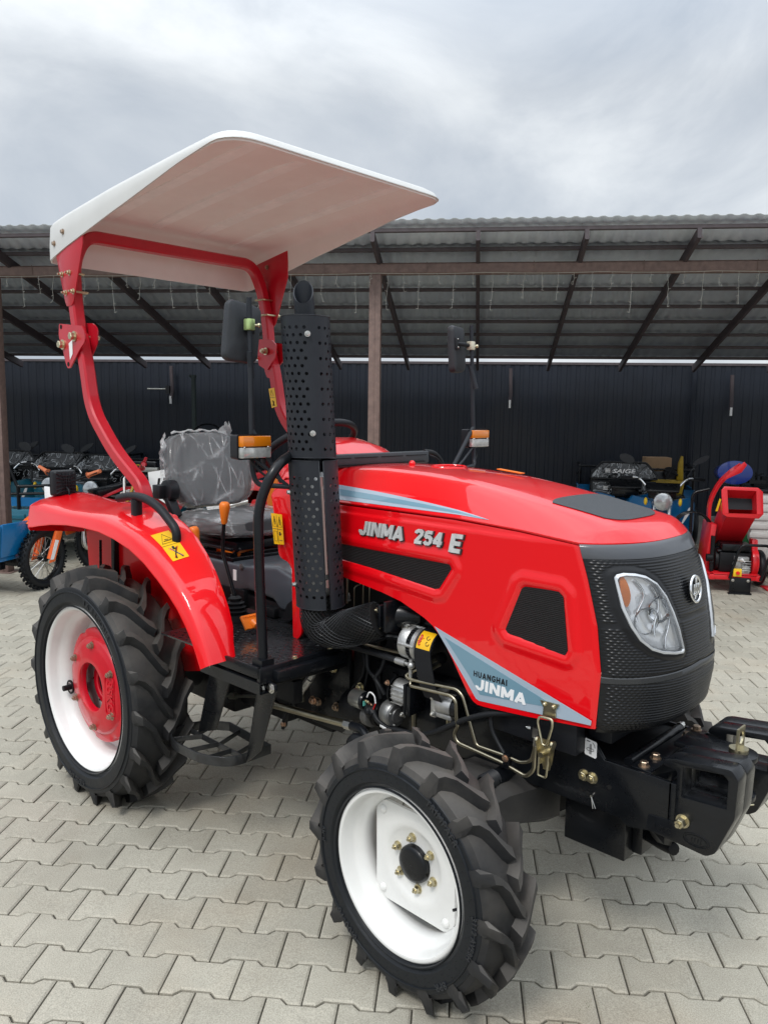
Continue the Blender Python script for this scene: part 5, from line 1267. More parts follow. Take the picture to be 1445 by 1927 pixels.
    build('pump_body',mb,'alu',pj,smooth=40)
    mb=MB(); mb.bb((1.342,-.285,.618),(1.352,-.20,.715)); mb.bb((1.356,-.285,.615),(1.372,-.20,.712)); build('pump_bracket',mb,'black',pj,bevel=.001)
    bolt('pump_bolt',(1.275,-.285,.705),(-.2,-1,0),.007,.01,'copper',pj); bolt('pump_bolt',(1.338,-.28,.612),(0,-1,-.2),.006,.01,'steel',pj)
    sp_=node('steering_pump',TR)
    mb=MB(); mb.bb((1.440,-.262,.628),(1.462,-.19,.706)); mb.bb((1.436,-.258,.700),(1.47,-.2,.710)); mb.cyl((1.462,-.235,.672),(1.525,-.235,.675),.036,n=28); mb.bb((1.462,-.262,.634),(1.525,-.21,.650)); build('pump_body',mb,'alu',sp_,bevel=.003,smooth=40)
    mb=MB(); mb.cyl((1.525,-.235,.675),(1.545,-.235,.675),.039,n=28); build('pump_cover',mb,'black',sp_)
    for b in((1.452,-.264,.640),(1.452,-.264,.695)): bolt('pump_bolt',b,(0,-1,0),.0065,.008,'steel',sp_)
    mb=MB(); mb.tube([(1.50,-.24,.635),(1.50,-.24,.612)],.010,n=10); build('pump_port',mb,'zinc',sp_)
    # front frame rails, brackets
    fr=node('front_frame',TR)
    for sd in(-1,1):
        mb=MB(); mb.prism(xz([(1.30,.50),(1.86,.50),(1.95,.50),(2.07,.50),(2.10,.485),(2.17,.50),(2.21,.505),(2.213,.650),(2.02,.650),(1.99,.690),(1.93,.715),(1.30,.66)],sd*.205),(0,-sd,0),.012); build('side_plate',mb,'black',fr,bevel=.0015)
        mb=MB(); mb.prism(xz([(2.205,.505),(2.225,.505),(2.225,.65),(2.205,.65)],sd*.205),(0,-sd,0),.06); build('end_angle',mb,'black',fr,bevel=.002)
    for b in((1.962,-.205,.588),(1.988,-.205,.588)):
        bolt('frame_bolt',b,(0,-1,0),.0125,.015,'zinc',fr)
    for b in((2.04,.578),(1.955,.540),(1.975,.538)):
        mb=MB(); mb.cyl((b[0],-.2045,b[1]),(b[0],-.2062,b[1]),.007,n=12); build('bolt_hole',mb,'void',fr)
    mb=MB(); mb.tube([(1.992,-.205,.535),(1.992,-.214,.535),(2.00,-.218,.505)],.0016,n=5); mb.tube([(1.992,-.214,.535),(2.008,-.218,.508)],.0016,n=5); mb.cyl((1.99,-.204,.536),(1.99,-.214,.536),.004,n=8); build('cotter_pin',mb,'steel',fr)
    mb=MB(); mb.prism(xz(fillet([(1.960,.70,0),(1.997,.695,0),(1.997,.645,0),(1.960,.648,0)],.006,3,closed=True) and [(1.962,.698),(1.994,.694),(1.997,.690),(1.997,.650),(1.993,.646),(1.963,.650),(1.960,.654),(1.960,.694)],-.2055),(0,-1,0),.0008); stc=build('white_sticker',mb,'decal_white',fr)
    mb=MB(); q=lambda a,b:V((a,-.2072,b)); mb.tube([q(1.966,.668),q(1.970,.672),q(1.986,.671),q(1.989,.667),(q(1.985,.664)),q(1.970,.664)],.0007,n=4,closed=True); mb.tube([q(1.9765,.655),q(1.9765,.684)],.0010,n=4); mb.tube([q(1.980,.655),q(1.980,.684)],.0010,n=4); mb.tube([q(1.984,.690),q(1.990,.684),q(1.992,.676)],.0008,n=4); mb.tube([q(1.966,.6915),q(1.976,.691)],.0012,n=4); build('sticker_print',mb,'decal_black',stc)
    mb=MB(); mb.bb((1.66,-.255,.655),(1.96,-.205,.745)); mb.bb((1.955,-.185,.69),(2.03,.185,.748)); build('latch_box',mb,'plastic',fr,bevel=.006)
    mb=MB(); mb.bb((1.70,-.204,.50),(2.06,.204,.515)); mb.bb((1.80,-.193,.628),(2.075,.193,.640)); build('deck_plate',mb,'black_dull',fr,bevel=.002)
    mb=MB(); mb.prism([(2.092,-.193,.645),(2.150,-.193,.645),(2.150,.193,.645),(2.092,.193,.645)],(0,0,1),.010); mb.bb((2.092,-.193,.59),(2.100,.193,.645)); mb.bb((2.142,-.193,.55),(2.150,.193,.645)); build('cross_beam',mb,'black',fr,bevel=.002)
    mb=MB(); mb.tube([(2.075,-.17,.652),(2.075,.17,.652)],.014,n=14); build('round_bar',mb,'black',fr,smooth=60)
    bolt('bar_nut',(2.075,.165,.655),(0,1,.2),.010,.02,'steel',fr)
    for y in(-.175,-.105,.105,.175): bolt('beam_bolt',(2.122,y,.655),(0,0,1),.0115,.016,'brass_dark',fr,stud=False)
    mb=MB(); mb.bb((1.875,-.150,.345),(2.068,.150,.50)); mb.bb((2.0685,-.11,.36),(2.10,.11,.50)); build('axle_cover',mb,'black',fr,bevel=.004)
    mb=MB(); mb.prism([(2.12,-.16,.50),(2.20,-.20,.47),(2.19,-.10,.42),(2.12,-.08,.40)],(0,0,1),.03); mb.tube([(2.07,-.05,.40),(2.15,-.10,.415),(2.20,-.13,.43)],.018,n=10); build('tow_lug',mb,'black_dull',fr,bevel=.003)
    # drawbar jaw and pin
    for z in(.685,.575):
        mb=MB(); pts=[(2.15,-.055,z),(2.15,.055,z),(2.29,.055,z)]+[(2.30+.055*sin(a),.055*cos(a),z) for a in [PI*k/12 for k in range(1,12)]]+[(2.29,-.055,z)]; mb.prism(pts,(0,0,1),.014); build('tow_jaw',mb,'black',fr,bevel=.002)
    mb=MB(); mb.cyl((2.305,0,.52),(2.305,0,.700),.013,n=16); mb.cyl((2.305,0,.700),(2.305,0,.712),.025,n=20); mb.cyl((2.305,0,.545),(2.305,0,.560),.020,n=18); mb.prism([V((2.305,y,z)) for y,z in((-.026,.712),(.026,.712),(.026,.770),(-.026,.770))],(1,0,0),.005,hole=[V((2.305,.017*cos(a),.742+.018*sin(a))) for a in [2*PI*k/16 for k in range(16)]]); mb.tube([(2.33,-.03,.552),(2.31,.0,.548),(2.34,.045,.545)],.0022,n=5); build('tow_pin',mb,'zinc',fr,smooth=35)
    # front axle
    fa=node('front_axle',TR)
    mb=MB()
    for sd in(-1,1):
        sec=[(.04,.40,.12,.10),(.18,.435,.13,.085),(.30,.445,.105,.075),(.40,.425,.075,.065),(.47,.37,.075,.085),(.52,.357,.08,.10)]
        mb.loft([[V((1.662+a*hx*1.1,sd*y,zc+b*hz)) for a,b in((-1,-.6),(-.6,-1),(.6,-1),(1,-.6),(1,.6),(.6,1),(-.6,1),(-1,.6))] for y,zc,hx,hz in sec])
    build('axle_beam',mb,'cast_iron',fa,smooth=40)
    mb=MB(); mb.tube([(1.57,-.46,.42),(1.56,-.30,.44),(1.55,.30,.44),(1.57,.46,.42)],.012,n=10); mb.tube([(1.70,-.40,.50),(1.72,-.26,.52),(1.72,-.20,.53)],[.02,.028,.022],n=14); build('steering_rod',mb,'black',fa,smooth=50)
    mb=MB()
    for k in range(5): mb.turn(V((1.715-.0*k,-.285-.012*k,.522)),V((0,-1,0)),[(0,.022),(.006,.028),(.012,.022)],n=18)
    build('steering_boot',mb,'hose',fa,smooth=40)
    # drag link seen below the cab floor
    mb=MB(); mb.tube([(.78,-.37,.515),(1.165,-.375,.555)],.013,n=14); build('drag_link',mb,'pipe',fa,smooth=60)
    mb=MB(); mb.cyl((1.165,-.375,.555),(1.195,-.375,.558),.0165,n=6); build('link_nut',mb,'steel',fa,smooth=20)
    mb=MB(); mb.tube(fillet([(1.195,-.375,.558),(1.26,-.38,.562),(1.30,-.40,.53),(1.305,-.41,.50)],.03,5),.015,n=12); mb.turn(V((1.245,-.385,.50)),V((0,-1,.1)),[(0,.001),(0,.045),(.012,.050),(.02,.046),(.024,.034),(.026,.001)],n=24); build('ball_joint',mb,'black',fa,smooth=40)
    return
MT['copper']=mat('copper_bolt',(.62,.42,.30),.32,metal=.9,noise=.2,nscale=60)
MT['steel_satin']=mat('satin_steel',(.62,.63,.60),.3,metal=.9,noise=.08,nscale=12)
MT['alu_dark2']=mat('grey_aluminium',(.36,.36,.35),.42,metal=.8,noise=.2,nscale=40,bump=.3,bscale=120)
MT['tealtape']=mat('teal_tape',(.12,.45,.38),.4)
engine_parts()
MT['black_weight']=mat('weight_paint',(.006,.007,.009),.32,spec=.4,coat=.15,noise=.4,nscale=18,bump=.5,bscale=45,rvar=.1)
def weights():
    for sd in(-1,1):
        for k in(0,1):
            y=sd*(.207-.060*k); root=node('front_weight',TR)
            out=[(2.150,.500),(2.312,.488),(2.334,.504),(2.375,.610),(2.378,.712),(2.360,.734),(2.215,.718),(2.192,.710),(2.187,.692),(2.226,.688),(2.226,.548),(2.155,.545)]
            o3=[V((a,y,b)) for a,b in out]; hole=[V((a,y,b)) for a,b in((2.240,.704),(2.342,.716),(2.354,.704),(2.354,.630),(2.240,.622))]
            mb=MB(); mb.prism(fillet(o3,.007,2,closed=True),(0,-sd,0),.058,hole=hole); build('weight_casting',mb,'black_weight',root,bevel=.003,smooth=30)
            if k==0:
                bolt('weight_bolt',(2.250,y,.562),(0,sd,0),.0135,.03,'zinc',root)
                mb=MB(); c=V((2.285,y+sd*.0005,.520)); mb.tube([c+V((.034*cos(a),0,.017*sin(a))) for a in [2*PI*q/28 for q in range(28)]],.0016,n=5,closed=True); mb.tube([c+V((.028*cos(a),0,.0125*sin(a))) for a in [2*PI*q/28 for q in range(28)]],.0012,n=5,closed=True)
                for q in(-.012,-.004,.004,.012): mb.tube([c+V((q,0,-.006)),c+V((q+.002,0,.006))],.0014,n=4)
                build('cast_mark',mb,'black',root)
                if sd<0: text('cast_number','14KG',.020,'black',root,(2.170,y+sd*.0005,.512),(1,0,0),(0,0,1),ext=.0012,bold=.0004)
weights()
# ---------------------------------------------------------------- platform, steps, rail
def platform():
    root=node('platform',TR)
    mb=MB(); mb.bb((.46,-.640,.772),(1.045,.640,.778)); build('floor_plate',mb,'tread_plate',root)
    # raised tread bars
    mb=MB(); rnd=random.Random(2)
    for i in range(26):
        for j in range(14):
            x=.50+.021*i; y=-.625+.024*j
            if x>1.03: continue
            a=R(45) if (i+j)%2 else R(-45); d=V((cos(a),sin(a),0))*.0085; e=V((-sin(a),cos(a),0))*.0022; p=V((x,y,.778))
            mb.add([p-d,p+e+V((0,0,.0016)),p+d,p-e+V((0,0,.0016))],[(0,1,2,3)])
    build('tread_pattern',mb,'tread_plate',root,smooth=0)
    mb=MB(); mb.bb((.735,-.652,.748),(1.062,-.640,.786)); mb.bb((.735,-.640,.742),(1.062,-.600,.770)); mb.bb((1.046,-.652,.735),(1.064,-.30,.786)); mb.bb((1.046,-.60,.735),(1.09,-.30,.770)); build('floor_frame',mb,'black',root,bevel=.0025)
    mb=MB(); 
    for a,b in((-.652,-.606),): 
        mb.prism([(1.0645,-.655,.700),(1.0645,-.605,.700),(1.0645,-.605,.738),(1.0645,-.655,.738)],(-1,0,0),.33,hole=[(1.0645,-.650,.705),(1.0645,-.610,.705),(1.0645,-.610,.733),(1.0645,-.650,.733)])
    build('square_tube',mb,'black',root)
    for p in((.78,-.625),(1.02,-.625),(1.053,-.50),(1.053,-.34)): bolt('floor_bolt',(p[0],p[1],.786),(0,0,1),.008,.008,'zinc',root,stud=False)
    for p in((.79,-.650,.735),(1.03,-.640,.71)): bolt('floor_nut',p,(0,0,-1),.006,.008,'zinc',root,stud=False)
    # step
    st=node('step',TR)
    for (top,bot) in(((.748,.879,.700,.735,-.625),(.530,.645,.385,.425,-.535)),((1.008,1.104,.705,.715,-.622),(.822,.905,.355,.425,-.532))):
        pa=[V((top[0],top[4],top[2]+.04)),V((top[1],top[4],top[3]+.02)),V((top[1],top[4],top[3])),V((bot[1],bot[4],bot[3])),V((bot[0],bot[4],bot[2])),V((top[0],top[4],top[2]))]
        mb=MB(); mb.prism(pa,(0,1,0),.007); build('step_arm',mb,'black',st,bevel=.0015)
        for q in(0,1):
            bolt('arm_bolt',(lerp(top[0],top[1],.28+.5*q),top[4]-.001,lerp(top[2],top[3],.4)+.012*q),(0,-1,0),.0125,.008,'steel',st,stud=False)
    # oval tread ring
    zt=.375
    zt=.372; out=fillet([(.545,-.40,zt),(.445,-.47,zt),(.44,-.60,zt),(.54,-.65,zt),(.72,-.645,zt),(.815,-.585,zt),(.82,-.42,zt)],[0,.06,.10,.12,.1,.05,0],7)
    def strip(pts,h,th,closed):
        mb=MB(); mb.tube(pts,0,sq=(th,h),closed=closed,up=(0,0,1)); return mb
    mb=strip(out,.036,.006,True); mb.tube([(.46,-.53,zt),(.81,-.535,zt)],0,sq=(.005,.022))
    for (a,b) in(((.50,-.62),(.56,-.535)),((.62,-.645),(.66,-.535)),((.72,-.64),(.74,-.535)),((.52,-.535),(.50,-.44)),((.66,-.535),(.62,-.41)),((.77,-.535),(.74,-.40))): mb.tube([(a[0],a[1],zt),(b[0],b[1],zt+.004)],0,sq=(.004,.018))
    build('step_tread',mb,'black_worn',st,bevel=.001)
    mb=MB()
    for i,p in enumerate(out):
        pass
    # left side step support, dull
    mb=MB(); mb.bb((.55,-.46,.60),(1.0,-.42,.68)); mb.tube([(.60,-.52,.70),(.60,-.30,.68)],0,sq=(.05,.03)); mb.tube([(.98,-.58,.715),(.98,-.20,.70)],0,sq=(.05,.05)); build('floor_support',mb,'black_dull',root,bevel=.003)
    # grab rail
    mb=MB(); mb.tube(fillet([(1.028,-.612,.775),(1.010,-.612,1.10),(1.003,-.610,1.30),(1.03,-.56,1.425),(1.0,-.45,1.462),(.86,-.30,1.455)],[0,.2,.14,.08,.08,0],9),.0165,n=16); mb.box((1.028,-.612,.79),(.05,.05,.03)); T('grab_rail',mb,'black',smooth=60)
    # things under the floor: turnbuckle damper, hose, lever
    un=node('under_floor',TR)
    mb=MB(); a,b=V((.945,-.30,.685)),V((.812,-.30,.520)); d=(b-a); mb.cyl(a,a+d*.25,.010,n=12); mb.cyl(a+d*.22,a+d*.32,.013,n=6); mb.cyl(a+d*.34,a+d*.58,.0145,n=16); mb.cyl(a+d*.60,a+d*.68,.0125,n=16); mb.cyl(a+d*.68,a+d*.95,.0135,n=16); mb.cyl(a+d*.9,b,.009,n=12); build('turnbuckle',mb,'alu',un,smooth=40)
    bolt('pivot_bolt',(.948,-.305,.695),(0,-1,0),.0135,.014,'brass_dark',un)
    tubep('air_hose',[(.70,-.35,.60),(.715,-.34,.52),(.745,-.33,.497),(.79,-.32,.495),(.83,-.31,.520)],.0105,'hose',.03,un)
    tubep('thin_hose',[(.735,-.32,.72),(.715,-.33,.62),(.73,-.33,.555),(.78,-.32,.535),(.84,-.31,.56),(.87,-.30,.60)],.005,'hose',.03,un)
    tubep('rigid_pipe',[(.74,-.28,.67),(.815,-.28,.66),(.83,-.28,.63),(.835,-.28,.52)],.010,'pipe_dark',.03,un)
    mb=MB(); mb.tube([(.48,-.35,.468),(.52,-.35,.476)],[.016,.013],n=12); mb.tube([(.52,-.35,.476),(.70,-.35,.520)],.006,n=8); build('brake_link',mb,'pipe_dark',un,smooth=40)
    mb=MB(); mb.tube([(.50,-.35,.66),(.485,-.35,.50),(.475,-.35,.44)],0,sq=(.03,.012)); mb.tube([(.84,-.31,.60),(.80,-.33,.47),(.79,-.33,.42)],0,sq=(.035,.012)); build('link_plate',mb,'black_dull',un,bevel=.002)
    bolt('link_bolt',(.875,-.26,.53),(0,-1,0),.013,.014,'copper',un); bolt('link_bolt',(.80,-.34,.44),(0,-1,0),.009,.01,'copper',un)
MT['tread_plate']=mat('tread_plate',(.014,.015,.017),.28,coat=.6,bump=.3,bscale=30,noise=.3,nscale=20,rvar=.1)
MT['black_worn']=mat('worn_black_steel',(.03,.032,.034),.28,coat=.2,bump=.5,bscale=50,noise=.5,nscale=30,col2=(.01,.01,.011))
MT['pipe_dark']=mat('dark_pipe',(.10,.10,.08),.4,metal=.7,noise=.3)
platform()
# ---------------------------------------------------------------- operator station
def station():
    # dash tower
    cw=node('dash_cowl',TR)
    secs=[]
    # hump: rings along x
    mb=MB(); rg=[]
    for x,w,zt,zb in((.60,.20,1.455,1.30),(.64,.225,1.485,1.25),(.72,.245,1.495,1.22),(.82,.252,1.470,1.22),(.90,.262,1.425,1.22),(.935,.268,1.405,1.22)):
        r=[]
        for k in range(25):
            t=PI*k/24; c,s=cos(t),sin(t); r.append(V((x,w*math.copysign(abs(c)**.6,c),zb+(zt-zb)*abs(s)**.55)))
        rg.append(r)
    mb.loft(rg,cap=True); build('cowl_top',mb,'red',cw,smooth=50)
    for sd in(-1,1):
        # side cheek with lower strip
        pl=[(.715,1.285),(.735,1.262),(.742,1.20),(.762,1.075),(.775,1.062),(.815,1.052),(.835,1.035),(.842,.775),(.868,.775),(.890,.80),(.890,1.30),(.86,1.355),(.80,1.352)]
        mb=MB(); mb.prism(fillet(xz(pl,sd*.332),.012,3,closed=True),(0,-sd,0),.012); build('side_cheek',mb,'red',cw,bevel=.003)
        mb=MB(); mb.prism([(.72,sd*.330,1.28),(.72,sd*.24,1.33),(.745,sd*.24,1.05),(.765,sd*.330,1.07)],(1,0,0),.01); mb.prism([(.72,sd*.33,1.285),(.80,sd*.33,1.355),(.88,sd*.33,1.355),(.90,sd*.24,1.40),(.70,sd*.24,1.38)],(0,0,1),.006); build('cheek_return',mb,'red',cw,bevel=.002)
    # yellow sticker on the cheek
    mb=MB(); q=[(.735,1.215),(.790,1.228),(.812,1.128),(.760,1.115)]; q=[(.738,1.226),(.800,1.226),(.812,1.118),(.757,1.114)]; mb.prism(xz(q,-.3465),(0,-1,0),.0006); st=build('warning_sticker',mb,'yellow',cw)
    mb=MB(); Q=lambda u,v: V(((1-v)*lerp(.738,.800,u)+v*lerp(.757,.812,u),-.3478,lerp(1.226,1.116,v)))
    for u in(.08,.55): mb.tube([Q(u+.2,.08),Q(u+.37,.42),Q(u,.42)],.0009,n=4,closed=True); mb.tube([Q(u+.2,.18),Q(u+.2,.36)],.0014,n=4)
    mb.tube([Q(.05,.5),Q(.95,.5)],.0008,n=4); mb.tube([Q(.5,.05),Q(.5,.95)],.0006,n=4); mb.tube([Q(.12,.58),Q(.42,.58),Q(.42,.9),Q(.12,.9)],.0008,n=4,closed=True); mb.tube([Q(.7,.58),Q(.7,.7)],.0028,n=4); mb.tube([Q(.62,.66),Q(.85,.64)],.002,n=4); mb.tube([Q(.6,.86),Q(.9,.86)],.001,n=4); build('sticker_print',mb,'decal_black',st)
    mb=MB(); mb.prism(xz([(.825,1.048),(.838,1.035),(.838,.99),(.83,1.01)],-.325),(0,-1,0),.001); build('white_label',mb,'decal_white',cw)
    mb=MB(); mb.bb((.86,-.30,.77),(.885,-.26,1.28)); build('cowl_frame',mb,'black',cw)
    # trim strip across the rear of the hood
    tr=node('scuttle_trim',TR)
    mb=MB(); mb.prism([(.905,-.30,1.395),(.905,.30,1.395),(.905,.30,1.443),(.905,-.30,1.443)],(1,0,0),.035); 
    build('trim_bar',mb,'grey_plastic',tr,bevel=.006)
    mb=MB()
    for k in range(4): mb.bb((.9405,-.26+.14*k,1.428),(.943,-.14+.14*k,1.4305))
    mb.bb((.9405,-.28,1.402),(.944,.27,1.405)); build('trim_slots',mb,'void',tr)
    tubep('trim_end',[(.92,.29,1.44),(.925,.345,1.435),(.93,.385,1.405),(.935,.40,1.36)],.010,'hose',.04,tr); tubep('trim_cable',[(.94,.30,1.425),(.945,.34,1.415),(.95,.37,1.385)],.0035,'hose',.03,tr)
    # steering wheel
    sw=node('steering_wheel',TR); c=V((.545,.01,1.452)); n=V((-.52,0,.86)).normalized(); a,b=frame(n,(0,1,0)); Rr=.195
    mb=MB(); mb.tube([c+Rr*(cos(t)*a+sin(t)*b) for t in [2*PI*k/64 for k in range(64)]],.0145,n=14,closed=True); build('wheel_ring',mb,'plastic',sw,smooth=60)
    mb=MB()
    for t in(R(90),R(210),R(330)): d=cos(t)*a+sin(t)*b; mb.tube([c-n*.05+d*.03,c-n*.03+d*.10,c+d*.185],.008,n=10)
    mb.turn(c-n*.06,n,[(0,.03),(.02,.042),(.03,.03),(.032,.001)],n=24); mb.tube([c-n*.06,c-n*.22],.022,n=16); build('wheel_hub',mb,'plastic',sw,smooth=60)
    # seat
    se=node('driver_seat',TR)
    def cush(path,w0,thick,crown,name,m,grow=0.,rough=0.,seed=1):
        # path: list of (x,z,halfwidth,thickness) along the centre line; section is a rounded slab
        rnd=random.Random(seed); rg=[]
        for i,(x,z,hw,th,dx,dz) in enumerate(path):
            nrm=V((dx,0,dz)).normalized(); r=[]
            K=44
            for k in range(K):
                t=2*PI*k/K; cy,sz=cos(t),sin(t)
                y=(hw+grow)*math.copysign(abs(cy)**.45,cy); h=(th+grow)*math.copysign(abs(sz)**.6,sz)
                bol=.018*max(0,(abs(y)/hw-.55)) if sz>0 else 0
                j=rough*(rnd.random()-.5) if rough else 0
                r.append(V((x,y,z))+nrm*(h+bol+j))
            rg.append(r)
        # end caps shrink
        def capr(r,f): 
            c=sum(r,V((0,0,0)))/len(r); return [c+(p-c)*f for p in r]
        rg=[capr(rg[0],.05),capr(rg[0],.7)]+rg+[capr(rg[-1],.7),capr(rg[-1],.05)]
        mb=MB(); mb.loft(rg,cap=True); return build(name,mb,m,se,smooth=60,subd=0)
    back=[(-.112,1.150,.13,.035,.95,.25),(-.120,1.175,.175,.042,.96,.22),(-.135,1.215,.210,.045,.97,.2),(-.155,1.28,.228,.045,.97,.18),(-.178,1.36,.222,.042,.98,.15),(-.198,1.42,.205,.038,.99,.12),(-.209,1.455,.180,.032,.99,.1),(-.214,1.474,.145,.022,.99,.1),(-.216,1.482,.105,.012,.99,.1)]
    cushp=[(-.12,1.085,.19,.030,.1,1),(-.08,1.092,.215,.045,.1,1),(.03,1.092,.225,.048,.08,1),(.15,1.098,.222,.046,.0,1),(.23,1.10,.21,.042,-.1,1),(.275,1.092,.18,.028,-.3,1)]
    cush(back,0,0,0,'backrest','seat'); cush(cushp,0,0,0,'cushion','seat')
    def film(path,name,grow,seed):
        rnd=random.Random(seed); rg=[]; K=120; n2=[]
        ph=[rnd.uniform(0,6.28) for _ in range(12)]
        M_=34
        for i in range(M_+1):
            s=i/M_*(len(path)-1); i0=min(int(s),len(path)-2); u=s-i0; A=[lerp(p,q,u) for p,q in zip(path[i0],path[i0+1])]
            x,z,hw,th,dx,dz=A; nrm=V((dx,0,dz)).normalized(); r=[]
            for k in range(K):
                t=2*PI*k/K; cy,sz=cos(t),sin(t)
                y=(hw+grow)*math.copysign(abs(cy)**.5,cy); h=(th+grow)*math.copysign(abs(sz)**.6,sz)
                w=.0015*sin(3*t*3+ph[0]+i*.3)+.0012*sin(17*t+ph[1]-i*.2)+.0016*sin(31*t+ph[2]+i*.12)+.002*sin(5*t+ph[3]+i*.4)
                # ridged folds
                w+=.004*(1-abs(sin(4.5*t+ph[4]+i*.12)))**4+.004*(1-abs(sin(9.5*t+ph[5]-i*.10)))**5
                r.append(V((x,y,z))+nrm*(h+(w if sz>-.2 else w*.5))+V((0,math.copysign(abs(w)*1.2,cy),0)))
            rg.append(r)
        c=sum(rg[-1],V((0,0,0)))/K; rg.append([c+(p-c)*.6+V((0,0,.006)) for p in rg[-1]]); c0=sum(rg[0],V((0,0,0)))/K; rg=[[c0+(p-c0)*.6 for p in rg[0]]]+rg
        mb=MB(); mb.loft(rg,cap=False); return build(name,mb,'film',se,smooth=180,recalc=True)
    film(back,'plastic_cover',.012,4); film(cushp,'plastic_cover',.012,9)
    # loose corners of the bag
    mb=MB(); rnd=random.Random(8)
    for sd,cx,cz,h,wd in((1,-.20,1.475,.075,.075),(-1,-.19,1.44,.05,.09)):
        g=[]; mb=MB()
        for i in range(9):
            r=[]
            for j in range(9):
                u=i/8; v=j/8-.5
                if sd>0: p=V((cx+.03*sin(u*7+v*9)*.4, .115+v*wd*(1.15-u*.75)+.02*u, cz-.02+h*u+.012*sin(v*14+u*4)))
                else: p=V((cx+.05*u+.014*sin(v*13), -.215-.060*u*(1-abs(v)*.6)+.006*sin(u*9), cz-.04+v*.17*(1-u*.45)+.01*sin(u*8+v*5)))
                r.append(p)
            g.append(r)
        mb.loft(g,closed=False,cap=False); build('bag_corner',mb,'film_dense',se,smooth=180,recalc=False)
    # rolled film edge along the top of the backrest
    mb=MB(); mb.tube([V((-.205,-.17+.30*k/20,1.497+.004*sin(k*1.3)-.012*abs(k/20-.5)**2*4)) for k in range(21)],[.005+.002*sin(k*2.1) for k in range(21)],n=7); build('film_edge',mb,'film_dense',se,smooth=60)
    mb=MB(); mb.bb((-.13,-.16,1.00),(.27,.16,1.035)); mb.bb((-.10,-.18,.965),(.25,.18,.985)); mb.tube([(-.10,-.19,1.01),(.28,-.19,1.01)],.008,n=8); mb.tube([(-.10,.19,1.01),(.28,.19,1.01)],.008,n=8)
    for k in range(4): mb.tube([(-.08+.1*k,-.15,.975),(-.02+.1*k,-.15,1.01)],.006,n=6)
    mb.tube([(-.10,-.2,.972),(.30,-.2,.972),(.30,.2,.972)],0,sq=(.02,.012)); build('seat_frame',mb,'black',se,bevel=.002)
    # retractor, belt, orange buckle parts
    mb=MB(); mb.cyl((-.10,-.27,1.235),(-.10,-.225,1.235),.048,n=24); mb.bb((-.16,-.30,1.20),(-.10,-.24,1.26)); mb.tube([(-.10,-.25,1.20),(-.06,-.24,1.12)],0,sq=(.05,.03)); build('belt_retractor',mb,'plastic',se,bevel=.003)
    mb=MB(); mb.prism([(-.02,.245,1.06),(.03,.245,1.05),(.02,.245,1.24),(.0,.245,1.325),(-.04,.245,1.33),(-.05,.245,1.20)],(0,1,0),.03); build('orange_bracket',mb,'orange',se,bevel=.006)
    mb=MB(); mb.box((.18,-.10,.985),(.12,.12,.03),Matrix.Rotation(.3,3,'Z')); mb.tube([(.30,.17,1.01),(.31,.17,.98)],.02,n=10); build('orange_strap',mb,'orange',se,bevel=.006)
    # transmission tunnel box beneath the seat
    bx=node('seat_box',TR)
    mb=MB(); mb.prism(xz([(.02,.80),(.02,.965),(.40,.965),(.60,.99),(.745,.95),(.765,.88),(.74,.82),(.62,.815),(.58,.85),(.42,.86),(.30,.83)],-.215),(0,1,0),.43); build('box_body',mb,'box_grey',bx,bevel=.02,seg=3)
    bolt('box_bolt',(.38,-.216,.955),(0,-1,0),.010,.006,'alu_dark',bx,stud=False)
    mb=MB(); mb.box((.335,-.217,.915),(.022,.002,.045)); build('white_tag',mb,'decal_white',bx)
    mb=MB(); mb.bb((.34,-.20,.78),(.76,.20,.84)); mb.bb((.05,-.22,.78),(.40,.22,.86)); mb.box((.55,-.20,.80),(.10,.05,.04)); build('tunnel',mb,'black_dull',bx,bevel=.008)
    # levers
    lv=node('gear_lever',TR)
    mb=MB(); mb.tube(fillet([(.503,-.34,.845),(.50,-.34,.88),(.432,-.345,1.040),(.450,-.35,1.160)],[0,.02,.03,0],5),.0075,n=10); build('lever_rod',mb,'black',lv,smooth=60)
    mb=MB(); mb.turn(V((.452,-.35,1.155)),V((.06,0,1)),[(0,.010),(.008,.0125),(.04,.017),(.066,.0215),(.078,.020),(.086,.014),(.088,.001)],n=24); build('lever_knob',mb,'orange',lv,smooth=60)
    mb=MB(); mb.turn(V((.508,-.34,.778)),V((-.03,0,1)),[(0,.055),(.025,.052),(.028,.040),(.040,.046),(.046,.034),(.056,.042),(.062,.030),(.072,.036),(.078,.022),(.090,.026),(.10,.012)],n=28); build('lever_boot',mb,'hose',lv,smooth=40)
    lv=node('range_lever',TR)
    mb=MB(); mb.tube([(.33,-.40,.99),(.335,-.40,1.06)],.006,n=8); build('lever_rod',mb,'black',lv)
    mb=MB(); mb.turn(V((.335,-.40,1.05)),V((-.25,0,1)),[(0,.010),(.008,.0135),(.04,.018),(.066,.0215),(.078,.020),(.086,.014),(.088,.001)],n=24); build('lever_knob',mb,'orange',lv,smooth=60)
    lv=node('lift_lever',TR)
    mb=MB(); mb.tube([(.18,-.42,1.05),(.20,-.42,1.13)],0,sq=(.018,.006)); build('lever_rod',mb,'red_dull',lv); mb=MB(); mb.sphere((.205,-.42,1.15),.024,16,10,sc=(1,.8,1)); build('lever_knob',mb,'red',lv,smooth=60)
    # pedal
    pd=node('pedal',TR)
    mb=MB(); mb.tube(fillet([(.775,-.415,.775),(.778,-.415,.80),(.728,-.41,.818)],.03,5),.0075,n=10); build('pedal_arm',mb,'steel',pd,smooth=60)
    mb=MB(); mb.box((.706,-.41,.826),(.012,.085,.055),Matrix.Rotation(R(-38),3,'Y')); 
    for k in range(9): mb.box(V((.699,-.446+.009*k,.846)),(.010,.004,.006))
